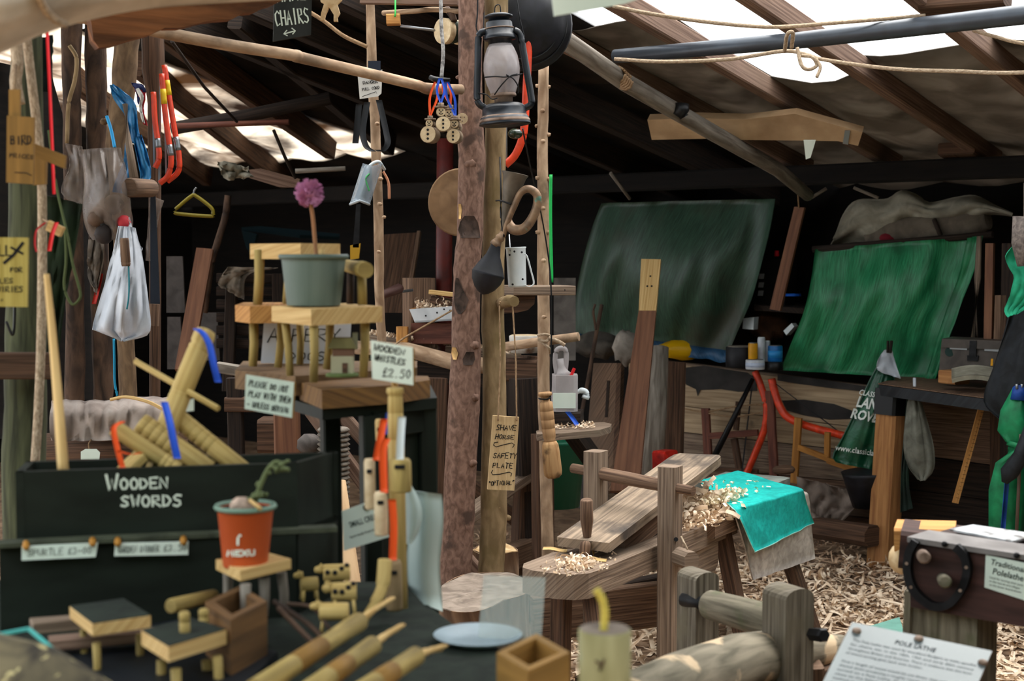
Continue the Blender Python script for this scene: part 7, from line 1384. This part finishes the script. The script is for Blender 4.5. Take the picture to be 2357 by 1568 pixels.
# ---- cottage ornament, toy mallet, sign behind
t = T('cottage_ornament', 'tiny painted cottage ornament under the pot stool', 'ornament', W(788, 868, 2.5)); d = 2.52
b = W(788, 866, d)
t.p('base', MB().lathe(b, b + V((0, 0, .006)), [(0, .03), (.8, .029), (1, .024)], 14), plain('mossy_base', '5b6a3c', .9, var=.2)); t.p('walls', MB().box(b + V((0, .005, .02)), (.038, .03, .034)), plain('cream_wall', 'a8a488', .9)); t.p('upper_wall', MB().box(b + V((.002, .005, .044)), (.036, .03, .016)), plain('brown_timber', '6e5140', .9))
t.p('roof', MB().prism([b + V((x, -.014, z)) for x, z in ((-.024, .05), (.026, .05), (.018, .068), (-.016, .068))], (0, .04, 0)), plain('thatch', '6f6a46', .95, bump=.4, var=.2)); t.p('chimney', MB().box(b + V((.022, .01, .062)), (.009, .009, .03)), plain('chimney_stone', '7c7a62', .9)); t.p('door', MB().box(b + V((.006, -.011, .014)), (.009, .003, .02)), mt('old_brown'))
t = T('toy_mallet', 'small wooden mallet with a round pale end standing on the pot stool', 'mallet', W(833, 702, 2.6))
t.p('head', MB().lathe(W(800, 612, 2.68), W(842, 622, 2.52), [(0, .012), (.7, .0135), (.75, .015), (1, .0145)], 14), mt('hazel')); t.p('handle', MB().tube([W(832, 625, 2.58), W(834, 702, 2.58)], .0085, 10), mt('hazel')); t.p('twig', MB().tube([W(808, 605, 2.66), W(806, 700, 2.66)], .007, 8), mt('bark_dark'))
aq = FP(2.94, .1)
t = T('lettered_board', 'white board with black lettering half hidden behind the stools', 'sign', aq.at(700, 840))
t.p('board', MB().prism([aq.at(*p) for p in ((608, 738), (809, 735), (803, 838), (600, 836))], -aq.n * .008), M('white_board', 'b9bdc6', 'd2d5dc', (3, 3, 3), .7, 0))
mb = MB(); mp = lambda x, y: aq.at(x, y, .001); strokes(mb, mp, 'A', 616, 788, 22, 32, (1, 0), 3, .2, .03, .25); strokes(mb, mp, 'PERY', 672, 786, 20, 28, (1, 0), 3, .45, .03, .2); strokes(mb, mp, 'DOGS', 662, 830, 16, 20, (1, 0), 2.6, .4, .03, .2); t.p('lettering', mb, mt('ink'))
# ---- hand-lettered cards
def card(label, d, slope, quad, lines, m=None, th=.008, name='price_card', tilt=0):
    q = FP(d, slope, tilt); t = T(name, label, 'sign', q.at(*quad[2])); t.p('card', MB().prism([q.at(*p) for p in quad], q.n * .0015), mt('paper')); t.p('backing', MB().prism([q.at(p[0] + 4, p[1] + 1, -.001) for p in quad], -q.n * th), mt('tag_wood'))
    mb = MB(); mp = lambda x, y: q.at(x, y, .0022)
    for (s, x, y, cw, h, sx, sw) in lines: strokes(mb, mp, s, x, y, cw, h, sx, sw, .35, .1, .1)
    t.p('lettering', mb, mt('ink')); return t, q
e1 = (.985, .17)
card('small white card asking people not to play with the swords', 2.4, .15, ((566, 862), (677, 880), (672, 962), (563, 941)), (('PLEASE DO NOT', 573, 888, 5.2, 13, e1, 2.4), ('PLAY WITH THEM', 572, 912, 5.2, 13, e1, 2.4), ('- UNLESS BUYING', 568, 935, 4.8, 12, e1, 2.4)))
wc, wq_ = card('small white card pricing wooden whistles on a turned stick', 2.3, .12, ((853, 783), (950, 800), (951, 887), (857, 872)), (('WOODEN', 860, 806, 9, 13, e1, 3), ('WHISTLES', 861, 829, 6.8, 13, e1, 3), ('£2.50', 880, 866, 10, 20, (.99, .1), 2.6)))
wc.p('pin_stick', MB().tube([W(908, 872, 2.31), W(908, 905, 2.31)], .005, 8), mt('pine'))
# ---- whistle bunch on the turned stick
wd_ = 2.28; a, b = W(909, 893, wd_), W(920, 1425, wd_); L_ = 532.; u = lambda y: (y - 893) / L_; k = lambda r: S(r, wd_)
t = T('turned_stick', 'tall turned stick rising from the stall with whistles hung on it', 'stick', b)
t.p('stick', MB().lathe(a, b, [(0, k(19)), (u(897), k(20)), (u(905), k(20)), (u(908), k(16)), (u(915), k(17)), (u(948), k(18)), (u(950), k(16.5)), (u(952), k(18)), (u(1008), k(19)), (u(1010), k(17.5)), (u(1012), k(19)), (1, k(20))], 18), mt('green_wood'))
for (x0, y0, x1, y1, r, dd, m, rib, rp_, lab) in ((850, 1056, 852, 1172, 13, 2.25, 'slice', 'orange', ((884, 965), (866, 1060)), 'birch whistle hanging leftmost on the turned stick'), (876, 1132, 878, 1232, 16, 2.2, 'slice', 'orange', ((890, 1010), (882, 1040), (884, 1135)), 'pale whistle with an orange ribbon at the front of the turned stick'), (920, 1056, 922, 1132, 26, 2.2, 'hazel', 'enamel', ((925, 960), (922, 1010), (920, 1060)), 'dark barked whistle with a white ribbon on the turned stick'), (872, 965, 876, 1060, 9, 2.33, 'pine', 'blue', ((896, 950), (892, 1000)), 'slim pale whistle behind with a blue ribbon on the turned stick'), (905, 1290, 908, 1404, 20, 2.18, 'bark_tan', 'orange', ((902, 1150), (906, 1210), (904, 1290)), 'low barked whistle on a long orange ribbon')):
    w_ = T('wooden_whistle', lab, 'whistle', W(x1, y1, dd), 'wooden whistles hung on the turned stick')
    w_.p('barrel', MB().lathe(W(x1, y1, dd), W(x0, y0, dd), [(0, S(r, dd) * .95), (.05, S(r, dd)), (.93, S(r, dd)), (1, S(r, dd) * .8)], 14), mt(m)); w_.p('mouth_cut', MB().box(W(x0, y0 + (y1 - y0) * .25, dd - S(r, dd)), (S(r, dd) * .9, .004, .006)), mt('ink'))
    w_.p('ribbon', MB().ribbon(C(*[(x, y, dd - S(r, dd) * .6) for x, y in rp_]), .012, .0015), mt(rib))
one('wooden_flower', 'shaved stick flower with feathered end beside the turned stick', 'carving', MB().tube(C((886, 1290, 2.14), (880, 1350, 2.12), (862, 1390, 2.1), (835, 1430, 2.08)), [.011] * 8 + [.009] * 8 + [.007] * 9, 10), mt('green_wood'))
# ---- small creatures card and curled papers
q = FP(2.3, -.25, 0); t = T('printed_card', 'pale card printed with the words small creatures', 'sign', q.at(800, 1268))
t.p('card', MB().prism([q.at(*p) for p in ((788, 1176), (868, 1148), (896, 1236), (792, 1268))], q.n * .002), mt('paper')); mb = MB(); mp = lambda x, y: q.at(x, y, .003)
printed(mb, mp, 'SMALL CREATURES', 806, 1215, 13, 98, (.95, -.31), .015); printed(mb, mp, 'hand made from local wood', 806, 1240, 6, 88, (.95, -.31), .01); t.p('lettering', mb, plain('dark_print', '20302c', .7)); t.p('pin', MB().ell(q.at(842, 1168, .004), .005, 8, 6), mt('iron'))
MT['curl'] = M('curled_pale_paper', 'a5b8b4', 'c0d0cb', (3, 3, 3), .5, 0)
one('curled_sheet', 'large pale sheet curling off the stall beside the trunk', 'paper', MB().sheet([[W(942 + 72 * i / 10 + 4 * math.sin(j * .5), 1128 + 250 * j / 14 + 10 * i / 10 + (20 * (i / 10) if j == 14 else 0), 2.42 - .05 * math.sin(math.pi * i / 10) + .05 * (j / 14) ** 2) for j in range(15)] for i in range(11)], .002), mt('curl'))
one('curled_sheet', 'smaller curled paper pinned in front of the large sheet', 'paper', MB().sheet([[W(936 + 34 * i / 8 * math.sin(math.pi * (j + 1) / 12), 1118 + 135 * j / 10, 2.36 - .03 * math.sin(math.pi * i / 8)) for j in range(11)] for i in range(9)], .002), mt('curl'))
# ---- little animals
def animal(label, x, y, w, h, d, m, spots=False, head=(-1, .5), yaw=0.0):
    k = S(1, d); c = W(x, y, d); e = V((math.cos(yaw), math.sin(yaw), 0)); n_ = V((-e.y, e.x, 0)); L_ = w * k / 2; r = h * k / 2
    t = T('wooden_animal', label, 'carving', c - V((0, 0, r + h * k * .6)), 'little wooden animals on the stall')
    t.p('body', MB().lathe(c - e * L_, c + e * L_, [(0, r * .9), (.05, r), (.95, r), (1, r * .9)], 16), mt(m))
    for s in (-1, 1):
        for f in (-1, 1): t.p('leg', MB().tube([c + e * (s * L_ * .7) + n_ * (f * r * .5) - V((0, 0, r * .6)), c + e * (s * L_ * .85) + n_ * (f * r * .9) - V((0, 0, r + h * k * .6))], k * 4, 8), mt(m))
    hc = c + e * (head[0] * L_ * 1.15) + V((0, 0, r * head[1])); hh = t.p('head', MB().lathe(hc + e * (-head[0] * r * .5), hc + e * (head[0] * r * .8) - V((0, 0, r * .15)), [(0, r * .45), (.5, r * .5), (.9, r * .36), (1, r * .2)], 12), mt(m))
    for f in (-1, 1): t.p('ear', MB().ell(hc + n_ * (f * r * .5) + V((0, 0, r * .4)), (r * .12, r * .22, r * .12), 8, 6), mt(m), hh)
    if spots:
        for i in range(4):
            a = 2.2 + i * .75; xx = (-.7, -.15, .35, .75)[i]; p = c + e * (xx * L_) + n_ * (-math.sin(a * .6) * r) + V((0, 0, abs(math.cos(a * .6)) * r)); t.p('spot', MB().ell(p, (r * .3, r * .3, r * .3), 8, 6), mt('ink'))
    return t
animal('cream log sheep standing at the front of the animals', 769, 1408, 68, 42, 1.98, 'green_wood', head=(-1, .7), yaw=.05); animal('spotted log cow looking left behind the cream sheep', 792, 1362, 58, 44, 2.08, 'green_wood', True, yaw=.1); animal('spotted log cow at the back of the animals', 775, 1318, 62, 40, 2.2, 'green_wood', True, yaw=.15); animal('brown barked log dog at the left of the animals', 712, 1345, 40, 34, 2.15, 'hazel', head=(-1, 1.4), yaw=.3)
one('wire_basket_twigs', 'tangle of thin dark twigs lying between the planter and the animals', 'twigs', MB().tube(C((640, 1400, 2.0), (690, 1450, 1.95), (730, 1490, 1.9)), .004, 6).tube(C((630, 1385, 2.02), (700, 1430, 1.98), (745, 1470, 1.95)), .004, 6).tube(C((660, 1390, 2.0), (720, 1400, 2.0), (760, 1450, 1.95)), .003, 6), mt('bark_dark'))
# ---- bark sticks with feathered ends on the sloping board
zt4 = TZ
for i, (x0, y0, x1, y1, d0, d1, r, ex, ey, lab) in enumerate(((585, 1590, 826, 1432, 1.62, 1.95, 27, 895, 1378, 'farthest barked feather stick lying on the stall'), (700, 1600, 858, 1486, 1.6, 1.8, 27, 918, 1440, 'middle one of the barked feather sticks on the stall'), (815, 1605, 958, 1510, 1.6, 1.75, 27, 1016, 1488, 'nearest barked feather stick lying on the stall'))):
    t = T('feather_stick', lab, 'stick', W(x0, y0, d0), 'barked feather sticks on the stall'); a, b = W(x0, y0, d0), W(x1, y1, d1)
    t.p('stick', MB().tube([a, a.lerp(b, .3), a.lerp(b, .62), a.lerp(b, .64), b], [S(r, d0), S(r, d0) * .97, S(r, d0) * .96, S(r, d0) * .9, S(r, d1) * .85], 14), mt('hazel')); t.p('bare_band', MB().tube([a.lerp(b, .33), a.lerp(b, .6)], [S(r, d0) * .985, S(r, d0) * .975], 14), mt('tag_wood'))
    for k_ in range(4): t.p('feather', MB().tube(curve([b, b.lerp(W(ex, ey, d1 + .05), .5), W(ex - 5 + 6 * k_, ey + 8 - 5 * k_ + (k_ % 2) * 5, d1 + .06)], 4), [.006, .006, .005, .005, .004, .004, .003, .003, .002], 6), mt('pine'))
MT['blue_dish'] = plain('pale_blue_enamel', '8496a0', .35, spec=.5, var=.08)
one('blue_dish', 'pale blue oval dish lying on the right end of the stall', 'dish', MB().lathe(G(1100, 1478, TZ), G(1100, 1478, TZ) + V((0, 0, .012)), [(0, .04), (.3, .05), (1, .066), (1, .063), (.4, .045), (.35, .003)], 28), mt('blue_dish'))
t = T('little_wooden_box', 'small open wooden box on the right corner of the stall', 'box', W(1225, 1600, 1.75)); zz = W(1215, 1545, 1.68).z
O = [Z(1143, 1508, 1.76, zz), Z(1215, 1545, 1.68, zz), Z(1312, 1512, 1.76, zz), Z(1235, 1485, 1.85, zz)]; c = sum(O, V()) / 4; I = [c + (p - c) * .72 for p in O]
for i in range(4): j = (i + 1) % 4; t.p('side', MB().prism([O[i], O[j], I[j], I[i]], (0, 0, -.05)), mt('tag_wood'))
t.p('base', MB().prism([p - V((0, 0, .04)) for p in O], (0, 0, -.01)), mt('pine_orange'))
t = T('log_holder', 'upright log holder with a bent stick in it at the front', 'holder', W(1392, 1640, 1.55))
t.p('log', MB().lathe(W(1392, 1680, 1.55), W(1392, 1448, 1.55), [(0, S(60, 1.55)), (.5, S(61, 1.55)), (.985, S(62, 1.55)), (1, S(59, 1.55))], 26), M('pale_mossy_log', '77724c', '9c9670', (5, 24, 5), .85, .3, c3='8e9a86', big=12)); t.p('cut_top', MB().lathe(W(1392, 1449, 1.55), W(1392, 1446, 1.55), [(0, S(58, 1.55)), (1, S(57, 1.55))], 22), mt('stump'))
t.p('bent_stick', MB().tube(C((1390, 1450, 1.54), (1392, 1410, 1.54), (1386, 1380, 1.54), (1372, 1358, 1.54)), [.004 + .0012 * (i % 3 == 0) for i in range(25)], 8), plain('yellow_green_stick', 'b8a64a', .6)); mb = MB(); pm = lambda x, y: W(x, y, 1.55 - S(62, 1.55) - .001); line2(mb, pm, [(1372, 1522), (1384, 1532), (1380, 1545), (1390, 1520)], 6); t.p('carved_mark', mb, mt('old_brown'))
MT['perspex'] = thin(plain('cloudy_perspex', 'b8c4bc', .2, spec=.6), .35, .72)
one('perspex_panel', 'cloudy clear plastic panel standing in front of the stump', 'panel', MB().prism([W(*p) for p in ((1113, 1325, 2.12), (1256, 1331, 2.1), (1243, 1510, 2.05), (1097, 1510, 2.07))], (0, .004, 0)), mt('perspex'))
# ---- bits at the bottom left
one('bark_log', 'dark bark log lying on the near corner of the stall', 'log', MB().tube([W(-90, 1570, 1.6), W(60, 1600, 1.6), W(240, 1690, 1.5)], [.06, .06, .05], 16, rough=.12), M('speckled_bark', '2a2620', '6a6048', (16, 16, 16), .9, .5, coord='Object', c3='a89c70', big=30, blo=.62, bhi=.66))
one('turquoise_edge', 'turquoise painted edge strip behind the bark log', 'strip', MB().bar(W(-30, 1466, 1.75), W(66, 1448, 1.75), .006, .004).bar(W(66, 1448, 1.75), W(142, 1512, 1.70), .005, .003), plain('turquoise_paint', '3f9a94', .5)) 
one('pale_lath', 'pinkish pale lath lying behind the left front stool', 'lath', MB().bar(W(72, 1442, 2.0), W(245, 1428, 2.05), .03, .018), mt('weathered')); one('pale_lath', 'reddish lath lying below the pinkish one', 'lath', MB().bar(W(112, 1482, 1.95), W(360, 1460, 2.0), .03, .016), mt('rafter'))
one('black_tray', 'shallow black tray under the front stools', 'tray', MB().prism([G(*p, TZ + .004) for p in ((140, 1500), (420, 1440), (640, 1520), (520, 1640), (150, 1640))], (0, 0, .012)), plain('blue_black_tray', '10151b', .5))
